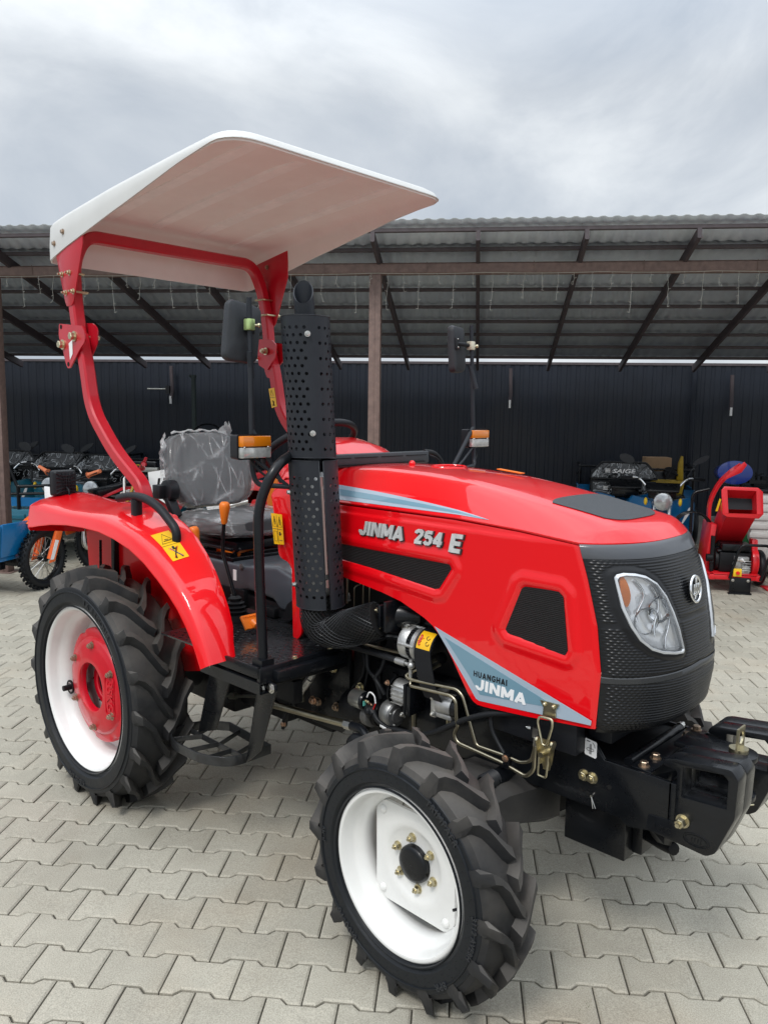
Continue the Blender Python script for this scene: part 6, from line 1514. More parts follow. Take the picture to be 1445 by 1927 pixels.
    build('pedal_pad',mb,'orange',pd,bevel=.003); mb=MB(); mb.tube([(.735,-.41,.815),(.714,-.41,.824)],[.014,.020],n=12); build('pedal_socket',mb,'orange',pd)
    mb=MB(); mb.tube([(.42,-.30,.86),(.47,-.32,.80)],.005,n=6); mb.tube([(.30,-.36,.94),(.46,-.36,.80)],.004,n=6); T('linkage_rod',mb,'black')
    mb=MB(); mb.prism(xz([(.66,.79),(.72,.80),(.80,.86),(.82,.92),(.80,.93),(.70,.86)],-.24),(0,1,0),.02); T('pedal_bracket',mb,'black_dull')
MT['film_dense']=mat('film_fold',(.78,.80,.80),.2,alpha=.5,coat=.5,bump=.6,bscale=40)
station()
# ---------------------------------------------------------------- mirrors and lamps on brackets
def mirror(sd):
    root=node('mirror',TR)
    if sd<0: rod=[(.900,-.560,1.955),(.895,-.552,1.70),(.890,-.545,1.40),(.900,-.535,1.352),(.985,-.44,1.345)]
    else: rod=[(.905,.60,1.965),(.915,.605,1.70),(.93,.61,1.40),(.94,.60,1.372),(.96,.48,1.362)]
    mb=MB(); r=fillet([V(p) for p in rod],.035,6); mb.tube(r,.0085,n=12); mb.tube([V(rod[0])+V((0,0,-.17)),V(rod[2])+V((0,0,.30))],.0105,n=12); build('mirror_rod',mb,'guard',root,smooth=60)
    # brace
    j=V(rod[1]).lerp(V(rod[2]),.55); mb=MB()
    if sd<0: mb.tube([j,V((.95,-.47,1.36))],.0075,n=10); mb.tube([V((.90,-.545,1.44)),V((.97,-.46,1.35))],.006,n=8)
    else: mb.tube([j,V((.95,.44,1.372))],.0085,n=10); mb.tube([V((.93,.60,1.45)),V((.945,.52,1.40)),V((.955,.47,1.375))],.005,n=8); mb.tube(fillet([(.955,.47,1.375),(.96,.40,1.372),(.96,.34,1.367)],.02,3),.0045,n=8)
    build('mirror_brace',mb,'guard',root,smooth=60)
    # head: rounded slab
    if sd<0: c=V((.852,-.556,1.850)); yaw=R(-6); roll=R(-6)
    else: c=V((.862,.560,1.865)); yaw=R(12); roll=R(3)
    hw,hh=(.068,.099) if sd<0 else (.060,.099); 
    prof=fillet([(0,-hw*.92,-hh),(0,hw*.90,-hh*.98),(0,hw,hh*.92),(0,-hw*.86,hh)],.028,6,closed=True)
    M_=Matrix.Rotation(yaw,3,'Z')@Matrix.Rotation(roll,3,'X')@Matrix.Rotation(R(-3),3,'Y')
    def rg(x,s): return [c+M_@V((x,p.y*s,p.z*s)) for p in prof]
    mb=MB(); mb.loft([rg(-.016,.90),rg(-.016,1),rg(-.004,1.02),rg(.010,.97),rg(.014,.88),rg(.012,.3),rg(.012,.01)],cap=False); mb.loft([rg(-.016,.90),rg(-.012,.88)],cap=False); hd=build('mirror_head',mb,'mirror_black',root,smooth=40)
    mb=MB(); mb.prism(rg(-.0135,.9),M_@V((-1,0,0)),.001); build('mirror_glass',mb,'mirror_glass',hd)
    # clamp
    q=c+M_@V((.014,(.018 if sd<0 else -.03)*1,.022)); rp=V(rod[0])+V((0,0,-.085))
    mb=MB(); mb.box(q+M_@V((.004,0,0)),(.008,.04,.05),M_); mb.tube([q,rp],.009,n=10); build('clamp_arm',mb,'plastic',root,bevel=.003)
    for dz in(-.017,.017):
        mb=MB(); mb.sphere(q+M_@V((.009,-.004,dz)),.0035,8,6); build('clamp_rivet',mb,'steel',root)
    mb=MB(); mb.box(rp,(.028,.026,.036)); build('clamp_block',mb,'tape_green' if sd<0 else 'decal_cream',root,bevel=.003)
    mb=MB(); mb.cyl(rp+V((.0,.012,0)),rp+V((.006,.030,0)),.004,n=8); mb.sphere(rp+V((.007,.033,0)),.0075,10,6); build('clamp_screw',mb,'zinc',root)
MT['tape_green']=mat('green_zinc',(.55,.72,.30),.3,metal=.7); MT['decal_cream']=mat('cream_zinc',(.75,.70,.55),.3,metal=.5)
mirror(-1); mirror(1)
def signal(sd):
    root=node('turn_signal',TR); c=V((.915,-.562,1.479)) if sd<0 else V((.915,.645,1.487))
    W_,H=.066,.041
    mb=MB(); pr_=lambda x,s: [c+V((x,p.y*s,p.z*s)) for p in fillet([(0,-W_,-H),(0,W_,-H),(0,W_,H),(0,-W_,H)],.010,4,closed=True)]
    mb.loft([pr_(-.040,.86),pr_(-.036,.94),pr_(.005,1.0),pr_(.005,.95)]); build('lamp_housing',mb,'plastic',root,smooth=40)
    for nm,m,z0,z1 in(('amber_lens','amber',.001,.036),('clear_lens','clear',-.036,-.001)):
        mb=MB(); mb.loft([[c+V((x,y*s,lerp((z0+z1)/2,z,s))) for y,z in((-.060,z0),(.060,z0),(.060,z1),(-.060,z1))] for x,s in((.004,1),(.020,.99),(.026,.93))]); build(nm,mb,m,root,bevel=.003,smooth=35)
    for y in(-.05,.045):
        mb=MB(); mb.sphere(c+V((.024,y,-.001)),.004,8,6); build('lens_screw',mb,'steel',root)
    mb=MB(); mb.tube(fillet([c+V((-.02,0,-.035)),c+V((-.01,.02,-.07)),c+V((.03,.05 if sd<0 else -.06,-.11))],.02,4),.004,n=8); build('lamp_wire',mb,'hose',root)
signal(-1); signal(1)
# ================================================================ BACKGROUND THINGS
MT['teal']=mat('teal_paint',(.006,.13,.20),.3,coat=.6,noise=.08); MT['blue']=mat('blue_paint',(.003,.14,.36),.28,coat=.6,noise=.1,nscale=8)
MT['navy_blue']=mat('disc_blue',(.004,.03,.24),.3,coat=.5); MT['yel_m']=mat('machine_yellow',(.42,.27,.01),.45,noise=.2)
MT['card']=mat('cardboard',(.36,.23,.13),.8,noise=.12,nscale=10); MT['orange_b']=mat('bike_orange',(.85,.14,.02),.35,coat=.5)
MT['red_b']=mat('bike_red',(.35,.008,.015),.35,coat=.5); MT['red_m']=mat('chipper_red',(.68,.012,.02),.35,coat=.4,noise=.08,nscale=5,bump=.05)
MT['tank']=mat('tank_white',(.62,.62,.60),.5,noise=.08); MT['gold']=mat('gold_fork',(.6,.42,.10),.3,metal=.8); MT['estop']=mat('estop_yellow',(.85,.55,.02),.4)
MT['green_d']=mat('green_paint',(.01,.12,.04),.5); MT['pole']=mat('pole_paint',(.02,.035,.035),.5); MT['led']=mat('led_bar',(.55,.55,.5),.3,metal=.5,noise=.4,nscale=120)
MT['lampglass']=mat('round_lamp_glass',(.55,.57,.58),.15,metal=.5,coat=1,noise=.3,nscale=20,bump=.4,bscale=60)
def film_black():
    m=bpy.data.materials.new('film_over_black'); m.use_nodes=True; t=m.node_tree; b=t.nodes['Principled BSDF']
    tc=t.nodes.new('ShaderNodeTexCoord'); n=t.nodes.new('ShaderNodeTexNoise'); n.inputs['Scale'].default_value=8; n.inputs['Detail'].default_value=2; n.inputs['Distortion'].default_value=1.5; t.links.new(tc.outputs['Object'],n.inputs[0])
    a=t.nodes.new('ShaderNodeMath'); a.operation='SUBTRACT'; a.inputs[1].default_value=.52; t.links.new(n.outputs['Fac'],a.inputs[0]); ab=t.nodes.new('ShaderNodeMath'); ab.operation='ABSOLUTE'; t.links.new(a.outputs[0],ab.inputs[0])
    mr=t.nodes.new('ShaderNodeMapRange'); mr.inputs[1].default_value=0; mr.inputs[2].default_value=.028; mr.inputs[3].default_value=.75; mr.inputs[4].default_value=0; t.links.new(ab.outputs[0],mr.inputs[0])
    x=t.nodes.new('ShaderNodeMix'); x.data_type='RGBA'; x.inputs['A'].default_value=(.006,.007,.008,1); x.inputs['B'].default_value=(.55,.58,.6,1); t.links.new(mr.outputs[0],x.inputs['Factor']); t.links.new(x.outputs['Result'],b.inputs['Base Color'])
    b.inputs['Roughness'].default_value=.12; bp=t.nodes.new('ShaderNodeBump'); bp.inputs['Distance'].default_value=.02; bp.inputs['Strength'].default_value=.6; t.links.new(n.outputs['Fac'],bp.inputs['Height']); t.links.new(bp.outputs[0],b.inputs['Normal'])
    return m
MT['film_black']=film_black(); MT['grip']=mat('orange_grey_grip',(.55,.16,.07),.6)
def bt(name,label,cat,s,t,z=0,rz=0,group=None): return thing(name,label,cat,P(s,t,z),TH+rz,group)
def wheel_simple(name,root,c,r,w,ax=(0,1,0),knob=True,spokes=True,rimc='black'):
    c=V(c); ax=V(ax).normalized(); a,b=frame(ax); e=lambda t:cos(t)*a+sin(t)*b
    wn=node(name,root,c); mb=MB(); rg=[]
    K=40
    for k in range(16):
        t=2*PI*k/16; rg.append([e(2*PI*i/K)*(r-w/2+ w/2*cos(t))+ax*(w/2*sin(t)) for i in range(K)])
    mb.loft(rg,cap=False,loop=True)
    if knob:
        for i in range(34):
            t=2*PI*i/34
            for q in(-.36,-.12,.12,.36):
                tt=t+(.09 if abs(q)>.3 else 0); d=e(tt); u=e(tt+PI/2); p=d*(r-w*.09*abs(q)*4+.004)+ax*w*q
                mb.add([p-u*.009-ax*w*.09,p+u*.009-ax*w*.09,p+u*.009+ax*w*.09,p-u*.009+ax*w*.09]+[x+d*.014 for x in(p-u*.009-ax*w*.09,p+u*.009-ax*w*.09,p+u*.009+ax*w*.09,p-u*.009+ax*w*.09)],[(4,5,6,7),(0,1,5,4),(1,2,6,5),(2,3,7,6),(3,0,4,7)])
    build('tyre',mb,'rubber_side',wn,smooth=40)
    mb=MB(); ri=r-w*.95
    rg=[[e(2*PI*i/K)*(ri+dr)+ax*x for i in range(K)] for x,dr in((-w*.28,.008),(-w*.26,-.006),(0,-.012),(w*.26,-.006),(w*.28,.008))]; mb.loft(rg,cap=False); mb.cyl(-ax*w*.5,ax*w*.5,.03,n=16); build('rim',mb,rimc,wn,smooth=50)
    if spokes:
        mb=MB()
        for i in range(28):
            t=2*PI*i/28; s=1 if i%2 else -1; mb.tube([e(t+.5*(1 if (i//2)%2 else -1))*.028+ax*s*w*.38,e(t)*(ri-.008)],.0028,n=4)
        build('spokes',mb,'steel',wn,smooth=0)
    return wn
def trike(label,s,t,rz,bodycol='teal',group='wrapped cargo tricycles under the shed',text_on=False,screens=True,front=True):
    root=bt('cargo_tricycle',label,'tricycle',s,t,0,rz,group)
    if front:
        wheel_simple('front_wheel',root,(0,.05,.25),.25,.10,(1,0,0),knob=False,spokes=False)
        mb=MB()
        for x in(-.075,.075): mb.tube([(x,.05,.25),(x,.16,.62),(x*.9,.20,.80)],.018,n=10)
        build('front_fork',mb,'chrome',root,smooth=60)
        mb=MB(); mb.turn(V((0,.06,.70)),V((0,-1,.02)),[(-.06,.001),(-.06,.05),(-.02,.092),(.0,.096),(.006,.094)],n=32); hl=build('headlight',mb,'chrome',root,smooth=50)
        mb=MB(); mb.turn(V((0,.054,.70)),V((0,-1,.02)),[(.004,.089),(.016,.06),(.020,.001)],n=32); build('lamp_glass',mb,'lampglass',hl,smooth=60)
        mb=MB(); mb.tube(fillet([(-.36,.26,.93),(-.24,.22,.94),(-.12,.16,.80),(0,.15,.78),(.12,.16,.80),(.24,.22,.94),(.36,.26,.93)],.06,5),.012,n=10); build('handlebar',mb,'chrome',root,smooth=60)
        for sd in(-1,1):
            mb=MB(); mb.tube([(sd*.30,.24,.935),(sd*.42,.28,.925)],.017,n=10); mb.tube([(sd*.24,.18,.93),(sd*.36,.18,.915)],.006,n=6); build('hand_grip',mb,'plastic',root,smooth=60)
            mb=MB(); mb.tube([(sd*.24,.22,.95),(sd*.30,.24,1.06),(sd*.34,.25,1.10)],.006,n=8); mb.loft([[V((sd*.37+(.075*cos(a)+.02*sin(a)),.25+dx,1.13+.04*sin(a)+.03*cos(a)*sd)) for a in [2*PI*k/20 for k in range(20)]] for dx in(-.012,.012)]); build('mirror',mb,'mirror_black',root,smooth=40)
            mb=MB(); mb.sphere((sd*.17,.06,.70),.024,10,8,sc=(.8,1,1.7)); build('indicator',mb,'estop',root,smooth=60)
    mb=MB(); mb.prism([(-.16,.12,.78),(.16,.12,.78),(.18,.20,.86),(-.18,.20,.86)],(0,-.2,1),.03); mb.bb((-.14,.16,.72),(.14,.26,.80)); build('dash_panel',mb,'black',root,bevel=.01)
    # body fairing
    mb=MB()
    for sd in(-1,1): mb.loft([[V((sd*x,y,z)) for x,y,z in r] for r in ([(.10,.20,.70),(.30,.24,.74),(.34,.34,.66),(.34,.36,.35),(.16,.30,.30),(.08,.22,.5)],[(.10,.28,.70),(.30,.32,.74),(.36,.44,.66),(.36,.46,.35),(.16,.42,.30),(.08,.30,.5)])])
    mb.bb((-.34,.36,.28),(.34,.50,.62)); build('leg_shield',mb,bodycol,root,bevel=.02)
    mb=MB(); mb.prism([(.20,.225,.42),(.28,.232,.56),(.31,.235,.66),(.27,.23,.62),(.22,.225,.50)],(0,-1,0),.006); build('shield_badge',mb,'decal_white',root)
    if not screens: up=None
    # windscreen: upper trapezoid and lower strip in frame
    if screens:
        up=[(-.36,.34,.88),(.36,.34,.88),(.35,.36,.93),(.24,.40,1.06),(-.24,.40,1.06),(-.35,.36,.93)]
        mb=MB(); mb.prism([V(p) for p in fillet(up,.03,3,closed=True)],(0,1,.2),.006); ws=build('windscreen',mb,'film_black',root)
        mb=MB(); mb.tube(fillet(up,.03,3,closed=True),.012,n=8,closed=True); build('screen_frame',mb,'black',ws,smooth=60)
        lo=[(-.34,.30,.70),(.34,.30,.70),(.35,.33,.85),(-.35,.33,.85)]
        mb=MB(); mb.prism([V(p) for p in fillet(lo,.03,3,closed=True)],(0,1,-.2),.006); w2=build('windscreen',mb,'film_black',root)
        mb=MB(); mb.tube(fillet(lo,.03,3,closed=True),.010,n=8,closed=True); build('screen_frame',mb,'black',w2,smooth=60)
        if text_on:
            for z,y,x in((.945,.352,-.13),(.755,.30,-.15)): text('screen_lettering','SAIGE',.062,'decal_white',ws if z>.9 else w2,(x,y-.012,z),(1,0,0),(0,.1,1),ext=.0005,bold=.0016,shear=.25,sx=1.5); mbx=MB(); [mbx.bb((x-.075,y-.013,z+.004+.016*k),(x-.022,y-.011,z+.013+.016*k)) for k in range(3)]; build('screen_logo',mbx,'decal_white',ws if z>.9 else w2)
    # seat and cargo bed with rails
    mb=MB(); mb.bb((-.30,.78,.62),(.30,1.05,.70)); mb.bb((-.30,1.02,.66),(.30,1.08,.95)); build('seat',mb,'black',root,bevel=.03)
    mb=MB(); mb.bb((-.42,1.15,.42),(.42,2.1,.46)); mb.bb((-.42,1.15,.46),(-.40,2.1,.74)); mb.bb((.40,1.15,.46),(.42,2.1,.74)); mb.bb((-.42,1.15,.46),(.42,1.17,.74)); build('cargo_bed',mb,bodycol,root,bevel=.008)
    mb=MB()
    for x in(-.41,.41): mb.tube(fillet([(x,1.17,.74),(x,1.17,.98),(x,2.08,.98),(x,2.08,.74)],.06,4),.014,n=8); mb.tube([(x,1.17,.86),(x,2.08,.86)],.01,n=6)
    mb.tube([(-.41,1.17,.96),(.41,1.17,.96)],.014,n=8); build('bed_rail',mb,'black',root,smooth=60)
    for sd in(-1,1): wheel_simple('rear_wheel',root,(sd*.48,1.7,.25),.25,.11,(1,0,0),knob=False,spokes=False)
    return root
t1=trike('blue tricycle with round chrome headlight and one raised mirror right of the tractor hood',1.875,8.42,R(-8),'blue',screens=False); t2=trike('tricycle with two white lettered black windscreens wrapped in film',1.575,8.75,R(-2),'blue',text_on=True,front=False)
proto=trike('teal tricycle behind the raised black work lamp of the rear fender',-4.86,8.45,R(2),'teal')
for s,t,rz,lb in((-5.62,8.6,R(3),'teal tricycle partly cut off by the leftmost brown post'),(-4.22,8.16,R(-3),'teal tricycle between the roll bar post and the round lamp'),(-3.28,8.75,R(-2),'teal tricycle behind the red dirt bike and the driver seat')):
    c=copy_tree(proto); c.location=P(s,t); c.rotation_euler=(0,0,TH+rz); c['label']=lb
def tipper_bed():
    r=bt('cargo_cart','bright blue cargo cart bed with black rail at the left edge','cart',-4.50,6.15,0,R(-10))
    mb=MB(); mb.prism([(-.55,0,.30),(.56,0,.34),(.60,0,.60),(.58,0,.63),(-.55,0,.63)],(0,1,0),.03); mb.prism([(.55,0.03,.34),(.58,.03,.62),(.58,.34,.62),(.55,.34,.34)],(1,0,0),.03); mb.bb((-.55,.0,.30),(.56,.36,.34)); bd=build('cart_bed',mb,'blue',r,bevel=.008)
    mb=MB()
    for k in range(3): mb.bb((-.5,-.012,.40+.07*k),(.5,0,.42+.07*k))
    for k in range(5): mb.bb((-.5+.22*k,-.014,.34),(-.475+.22*k,0,.60))
    build('bed_ribs',mb,'blue',r,bevel=.004)
    text('cart_lettering','SAIGE',.06,'decal_white',r,(.30,-.018,.47),(1,0,0),(0,0,1),ext=.001,bold=.003,sx=1.5)
    mb=MB(); mb.tube(fillet([(.50,.04,.62),(.38,.04,.80),(.30,.04,.86),(-.5,.04,.86)],.05,4),.014,n=8); mb.tube([(.44,.04,.70),(-.5,.04,.70)],.011,n=8); build('cart_rail',mb,'black',r,smooth=60)
    mb=MB(); mb.bb((-.5,.1,.22),(.5,.16,.30)); mb.bb((-.5,.28,.22),(.5,.34,.30)); build('cart_frame',mb,'black',r)
    wheel_simple('cart_wheel',r,(-.30,.25,.22),.22,.10,(1,0,0),knob=False,spokes=False); wheel_simple('cart_wheel',r,(.62,.9,.22),.22,.10,(1,0,0),knob=False,spokes=False) if False else None
    mb=MB(); mb.tube([(.28,-.02,.02),(.36,.02,.05),(.30,.08,.30)],.012,n=8); build('stand_foot',mb,'black',r)
    r=bt('cargo_cart','dark teal cargo cart bed with black rails behind the leftmost post','cart',-4.62,7.55,0,R(4))
    mb=MB(); mb.bb((-.25,0,.27),(.33,.9,.55)); build('cart_bed',mb,'teal',r,bevel=.02); mb=MB(); mb.bb((-.22,-.012,.45),(.3,0,.50)); mb.bb((.02,-.012,.30),(.05,0,.5)); build('bed_ribs',mb,'teal',r,bevel=.004)
    mb=MB(); mb.tube(fillet([(-.22,.02,.55),(-.14,.02,1.02),(-.05,.02,.78),(.38,.02,.80)],.03,4),.017,n=8); mb.tube([(-.18,.02,.70),(.36,.02,.72)],.015,n=8); mb.tube([(-.04,.02,.55),(-.04,.02,.78)],.02,n=8); build('cart_rail',mb,'black',r,smooth=60)
    mb=MB(); mb.bb((-.2,.02,.58),(.34,.05,.67)); build('inner_panel',mb,'blue',r)
    wheel_simple('cart_wheel',r,(.15,.3,.20),.20,.10,(1,0,0),knob=False,spokes=False)
tipper_bed()
def dirt_bike(name_label,s,t,rz,col,col2,num,forkcol,r=.28,wheelrz=0,scale=1.0,plate_side=None):
    root=bt('dirt_bike',name_label,'dirt bike',s,t,0,rz)
    # local: +x is backwards from the front wheel
    wheel_simple('front_wheel',root,(0,0,r),r,.075,(sin(wheelrz),cos(wheelrz),0)); wheel_simple('rear_wheel',root,(1.18,0,r*.94),r*.94,.09,(0,1,0))
    for sd in(-1,1):
        mb=MB(); mb.tube([(0,sd*.085,r),(.13,sd*.085,r+.34)],.024,n=12); build('fork_leg',mb,forkcol,root,smooth=60)
        mb=MB(); mb.tube([(.11,sd*.085,r+.30),(.23,sd*.085,r+.60)],.017,n=10); build('fork_tube',mb,'gold',root,smooth=60)
        mb=MB(); mb.prism([(-.03,sd*.112,r-.03),(.03,sd*.112,r-.02),(.13,sd*.112,r+.26),(.07,sd*.112,r+.30)],(0,sd,0),.008); build('fork_guard',mb,forkcol if num=='1' else 'decal_white',root,bevel=.002)
        mb=MB(); mb.prism([(-.02,sd*.121,r+.0),(.015,sd*.121,r+.0),(.075,sd*.121,r+.16),(.04,sd*.121,r+.17)],(0,sd,0),.002); build('guard_print',mb,'decal_white',root)
    mb=MB(); g=[]
    for k in range(13):
        u=k/12; x=-.17+.50*u; z=r*2+.06+.15*min(1,u*1.7)**.8; w=.075+.025*sin(PI*min(1,u*1.2)); g.append([V((x,-w,z-.02)),V((x,-w*.5,z)),V((x,w*.5,z)),V((x,w,z-.02))])
    mb.loft(g,closed=False,cap=False); build('front_fender',mb,col,root,smooth=60)
    mb=MB(); mb.loft([[V((x+.02*abs(y)*8,y,z)) for y,z in((-.10,r+.62),(.10,r+.62),(.09,r+.40),(.05,r+.34),(-.05,r+.34),(-.09,r+.40))] for x in(.10,.115)]); pl=build('number_plate',mb,'decal_white',root,bevel=.004)
    mb=MB(); mb.tube(fillet([(.30,-.38,r+.76),(.28,-.20,r+.70),(.24,-.08,r+.66),(.24,.08,r+.66),(.28,.20,r+.70),(.30,.38,r+.76)],.05,4),.011,n=8); mb.cyl((.24,-.06,r+.70),(.24,.06,r+.70),.028,n=12); build('handlebar',mb,'black',root,smooth=60)
    for sd in(-1,1):
        mb=MB(); mb.tube([(.295,sd*.27,r+.73),(.31,sd*.40,r+.77)],[.020,.018],n=12); mb.cyl((.294,sd*.265,r+.728),(.293,sd*.262,r+.727),.030,n=14); build('hand_grip',mb,col2,root,smooth=60)
        # shroud
        mb=MB(); mb.prism([(.22,sd*.13,r+(.50 if num=='1' else .58)),(.62,sd*.11,r+(.44 if num=='1' else .56)),(.66,sd*.10,r+.36),(.50,sd*.13,r+.16),(.38,sd*.15,r+.14),(.30,sd*.15,r+.36)],(0,sd,0),.012); sh_=build('tank_shroud',mb,col,root,bevel=.006)
        mb=MB(); mb.prism([(.80,sd*.10,r+.52),(1.22,sd*.09,r+.60),(1.12,sd*.11,r+.28),(.90,sd*.12,r+.24)],(0,sd,0),.010); sp=build('side_plate',mb,'decal_white',root,bevel=.004)
        if plate_side==sd:
            mb=MB(); mb.prism([(.34,sd*.17,r+.68),(.60,sd*.17,r+.72),(.68,sd*.17,r+.50),(.50,sd*.17,r+.38),(.36,sd*.17,r+.48)],(0,sd,0),.006); q=build('race_plate',mb,'decal_white',root)
            text('plate_number',num,.14,'decal_black',q,(.39,sd*.178,r+.52),(1,0,.10),(0,0,1),ext=.001,bold=.004,shear=.15)
    mb=MB(); mb.prism(xz([(.55,r+.56),(.80,r+.58),(1.30,r+.66),(1.34,r+.62),(.85,r+.50),(.60,r+.48)],-.075),(0,1,0),.15); build('seat',mb,col2 if num=='17' else 'black',root,bevel=.02)
    mb=MB(); mb.prism(xz([(1.15,r+.60),(1.62,r+.72),(1.60,r+.68),(1.20,r+.54)],-.07),(0,1,0),.14); build('rear_fender',mb,'black' if num=='1' else col,root,bevel=.01)
    mb=MB(); mb.tube([(.24,0,r+.60),(.40,0,r+.30),(.45,0,r+.02),(.75,0,r-.02),(.85,0,r+.45),(.30,0,r+.56)],.02,n=8); mb.tube([(.80,.06,r+.05),(1.18,.06,r)],0,sq=(.03,.05)); mb.tube([(.80,-.06,r+.05),(1.18,-.06,r)],0,sq=(.03,.05)); build('frame',mb,'black',root)
    mb=MB(); mb.bb((.50,-.10,r-.02),(.78,.10,r+.22)); mb.cyl((.52,0,r+.20),(.46,0,r+.40),.07,n=14); mb.cyl((.62,-.12,r+.06),(.62,.12,r+.06),.08,n=18); build('engine',mb,'alu_dark',root,bevel=.01)
    mb=MB(); mb.tube(fillet([(.42,-.06,r+.30),(.36,-.09,r+.05),(.60,-.11,r-.02),(.90,-.10,r+.30),(1.40,-.10,r+.42)],.08,4),.022,n=10); build('exhaust',mb,'steel',root,smooth=60)
    return root
dirt_bike('orange and white dirt bike with spoked knobbly wheel beneath the rear of the red fender',-3.80,6.50,R(90-22),'orange_b','grip','1','orange_b',r=.268,wheelrz=R(-12))
dirt_bike('dark red dirt bike with white number plate behind the roll bar foot',-3.42,7.05,R(22),'red_b','red_b','17','red_b',r=.325,plate_side=-1)

def chipper():
    r=bt('wood_chipper','red wood chipper with square feed hopper and small engine beside the white tank','wood chipper',2.32,7.45,0,R(-4))
    # base frame
    mb=MB(); 
    for x in(-.20,.20): mb.tube([(x,-.05,.14),(x,.75,.14)],0,sq=(.05,.05))
    mb.tube([(-.22,-.02,.14),(.22,-.02,.14)],0,sq=(.05,.05)); mb.tube([(-.22,.72,.14),(.22,.72,.14)],0,sq=(.05,.05)); mb.prism([(-.19,-.05,.165),(.19,-.05,.165),(.19,.4,.165),(-.19,.4,.165)],(0,0,1),.01); build('base_frame',mb,'red_m',r,bevel=.004)
    mb=MB(); mb.bb((-.055,-.085,.0),(.125,-.075,.15)); mb.bb((-.065,-.10,.0),(.135,-.06,.012)); ft=build('front_foot',mb,'black',r,bevel=.003)
    for x in(-.03,.10):
        mb=MB(); mb.hexb((x,-.086,.125),(0,-1,0),.010,.008,stud=False); build('foot_bolt',mb,'steel',r)
    # hoop handle
    mb=MB(); mb.tube(fillet([(-.06,-.09,.14),(.0,-.12,.42),(.03,-.12,.455),(.24,-.12,.455),(.27,-.12,.42),(.20,-.09,.13)],.035,4),.013,n=10); build('hoop_handle',mb,'black',r,smooth=60)
    # engine
    mb=MB(); mb.bb((-.13,.02,.18),(.14,.26,.36)); mb.cyl((-.16,.14,.27),(-.10,.14,.27),.10,n=28); build('engine_block',mb,'black_dull',r,bevel=.012)
    mb=MB(); mb.bb((-.12,.0,.375),(.13,.22,.44)); mb.bb((-.15,.04,.355),(.15,.24,.38)); build('fuel_tank',mb,'black',r,bevel=.018)
    mb=MB(); mb.cyl((.03,-.01,.25),(.03,.05,.25),.05,n=20); mb.cyl((.09,-.03,.22),(.09,.05,.22),.035,n=16); mb.bb((-.01,-.03,.29),(.11,.03,.33)); 
    for k in range(5): mb.bb((.05,-.035,.20+.022*k),(.13,-.02,.208+.022*k))
    mb.bb((-.02,-.03,.175),(.12,.02,.21)); build('carburettor',mb,'alu',r,bevel=.004)
    mb=MB(); mb.tube([(.02,-.03,.30),(.04,-.06,.31),(.07,-.05,.29)],.007,n=6); mb.sphere((.045,-.045,.305),.018,8,6); build('white_hose',mb,'decal_white',r)
    mb=MB(); mb.bb((-.035,-.115,.165),(.035,-.085,.235)); es=build('stop_switch',mb,'estop',r,bevel=.004); mb=MB(); mb.cyl((0,-.115,.20),(0,-.13,.20),.016,n=16); build('stop_button',mb,'red',es)
    mb=MB(); mb.cyl((.145,.10,.27),(.20,.10,.27),.13,n=28); mb.prism([(.145,.02,.33),(.145,.20,.33),(.145,.16,.48),(.145,.06,.48)],(1,0,0),.05); bg=build('belt_guard',mb,'red_m',r,bevel=.006); mb=MB(); mb.bb((.201,.07,.22),(.203,.13,.29)); build('white_label',mb,'decal_white',bg)
    # cutting drum housing and chute
    mb=MB(); mb.cyl((-.12,.40,.34),(.10,.40,.34),.15,n=28); build('drum',mb,'black_dull',r)
    mb=MB(); mb.prism([(-.24,.12,.16),(-.20,.12,.60),(-.20,.50,.60),(-.24,.5,.16)],(1,0,0),.05); build('drum_housing',mb,'red_m',r,bevel=.006)
    o=[V((a,-.10,b)) for a,b in((-.125,.715),(.125,.715),(.165,.76),(.165,.93),(.125,.975),(-.125,.975),(-.125,.975))][:6]
    mouth=[V((-.16,-.14,.715+.0)),V((.13,-.14,.715)),V((.175,-.14,.755)),V((.175,-.14,.925)),V((.13,-.14,.972)),V((-.16,-.14,.972))]
    mouth=[V((-.125,-.12,.700)),V((.140,-.12,.695)),V((.175,-.12,.735)),V((.165,-.09,.93)),V((.125,-.08,.965)),V((-.155,-.08,.968)),V((-.180,-.085,.935)),V((-.165,-.115,.725))]
    hole=[V((-.115,-.12,.735)),V((.120,-.12,.735)),V((.110,-.085,.935)),V((-.130,-.085,.938))]
    mb=MB(); mb.prism(mouth,(0,-1,.25),.012,hole=hole); build('hopper_flange',mb,'red_m',r,bevel=.002)
    inner=hole; back=[V((-.10,.28,.42)),V((.08,.28,.42)),V((.08,.36,.58)),V((-.10,.36,.58))]
    out0=[p+V((0,.002,0))+ (p-V((0,-.1,.84)))*.06 for p in hole]; mb=MB(); mb.loft([out0,[p+(p-V((0,.3,.5)))*.25 for p in back]],cap=False); build('hopper',mb,'red_m',r,smooth=30)
    mb=MB(); mb.loft([inner,back],cap=False); build('hopper_inside',mb,'red_m',r,smooth=30)
    mb=MB(); mb.prism([(-.108,-.02,.76),(.112,-.02,.76),(.106,.02,.885),(-.122,.02,.885)],(0,1,0),.004); build('rubber_flap',mb,'plastic',r)
    for x in(-.10,.085):
        mb=MB(); mb.sphere((x,-.03,.905),.010,10,6); build('flap_bolt',mb,'steel',r)
    # curved discharge chute rising behind and right
    mb=MB(); pts=fillet([(-.17,.36,.42),(-.19,.34,.78),(-.12,.30,.97),(-.03,.26,1.08),(.04,.22,1.14)],.15,7); mb.tube(pts,0,sq=(.03,.07),up=(0,1,0)); build('discharge_chute',mb,'red_m',r,smooth=30)
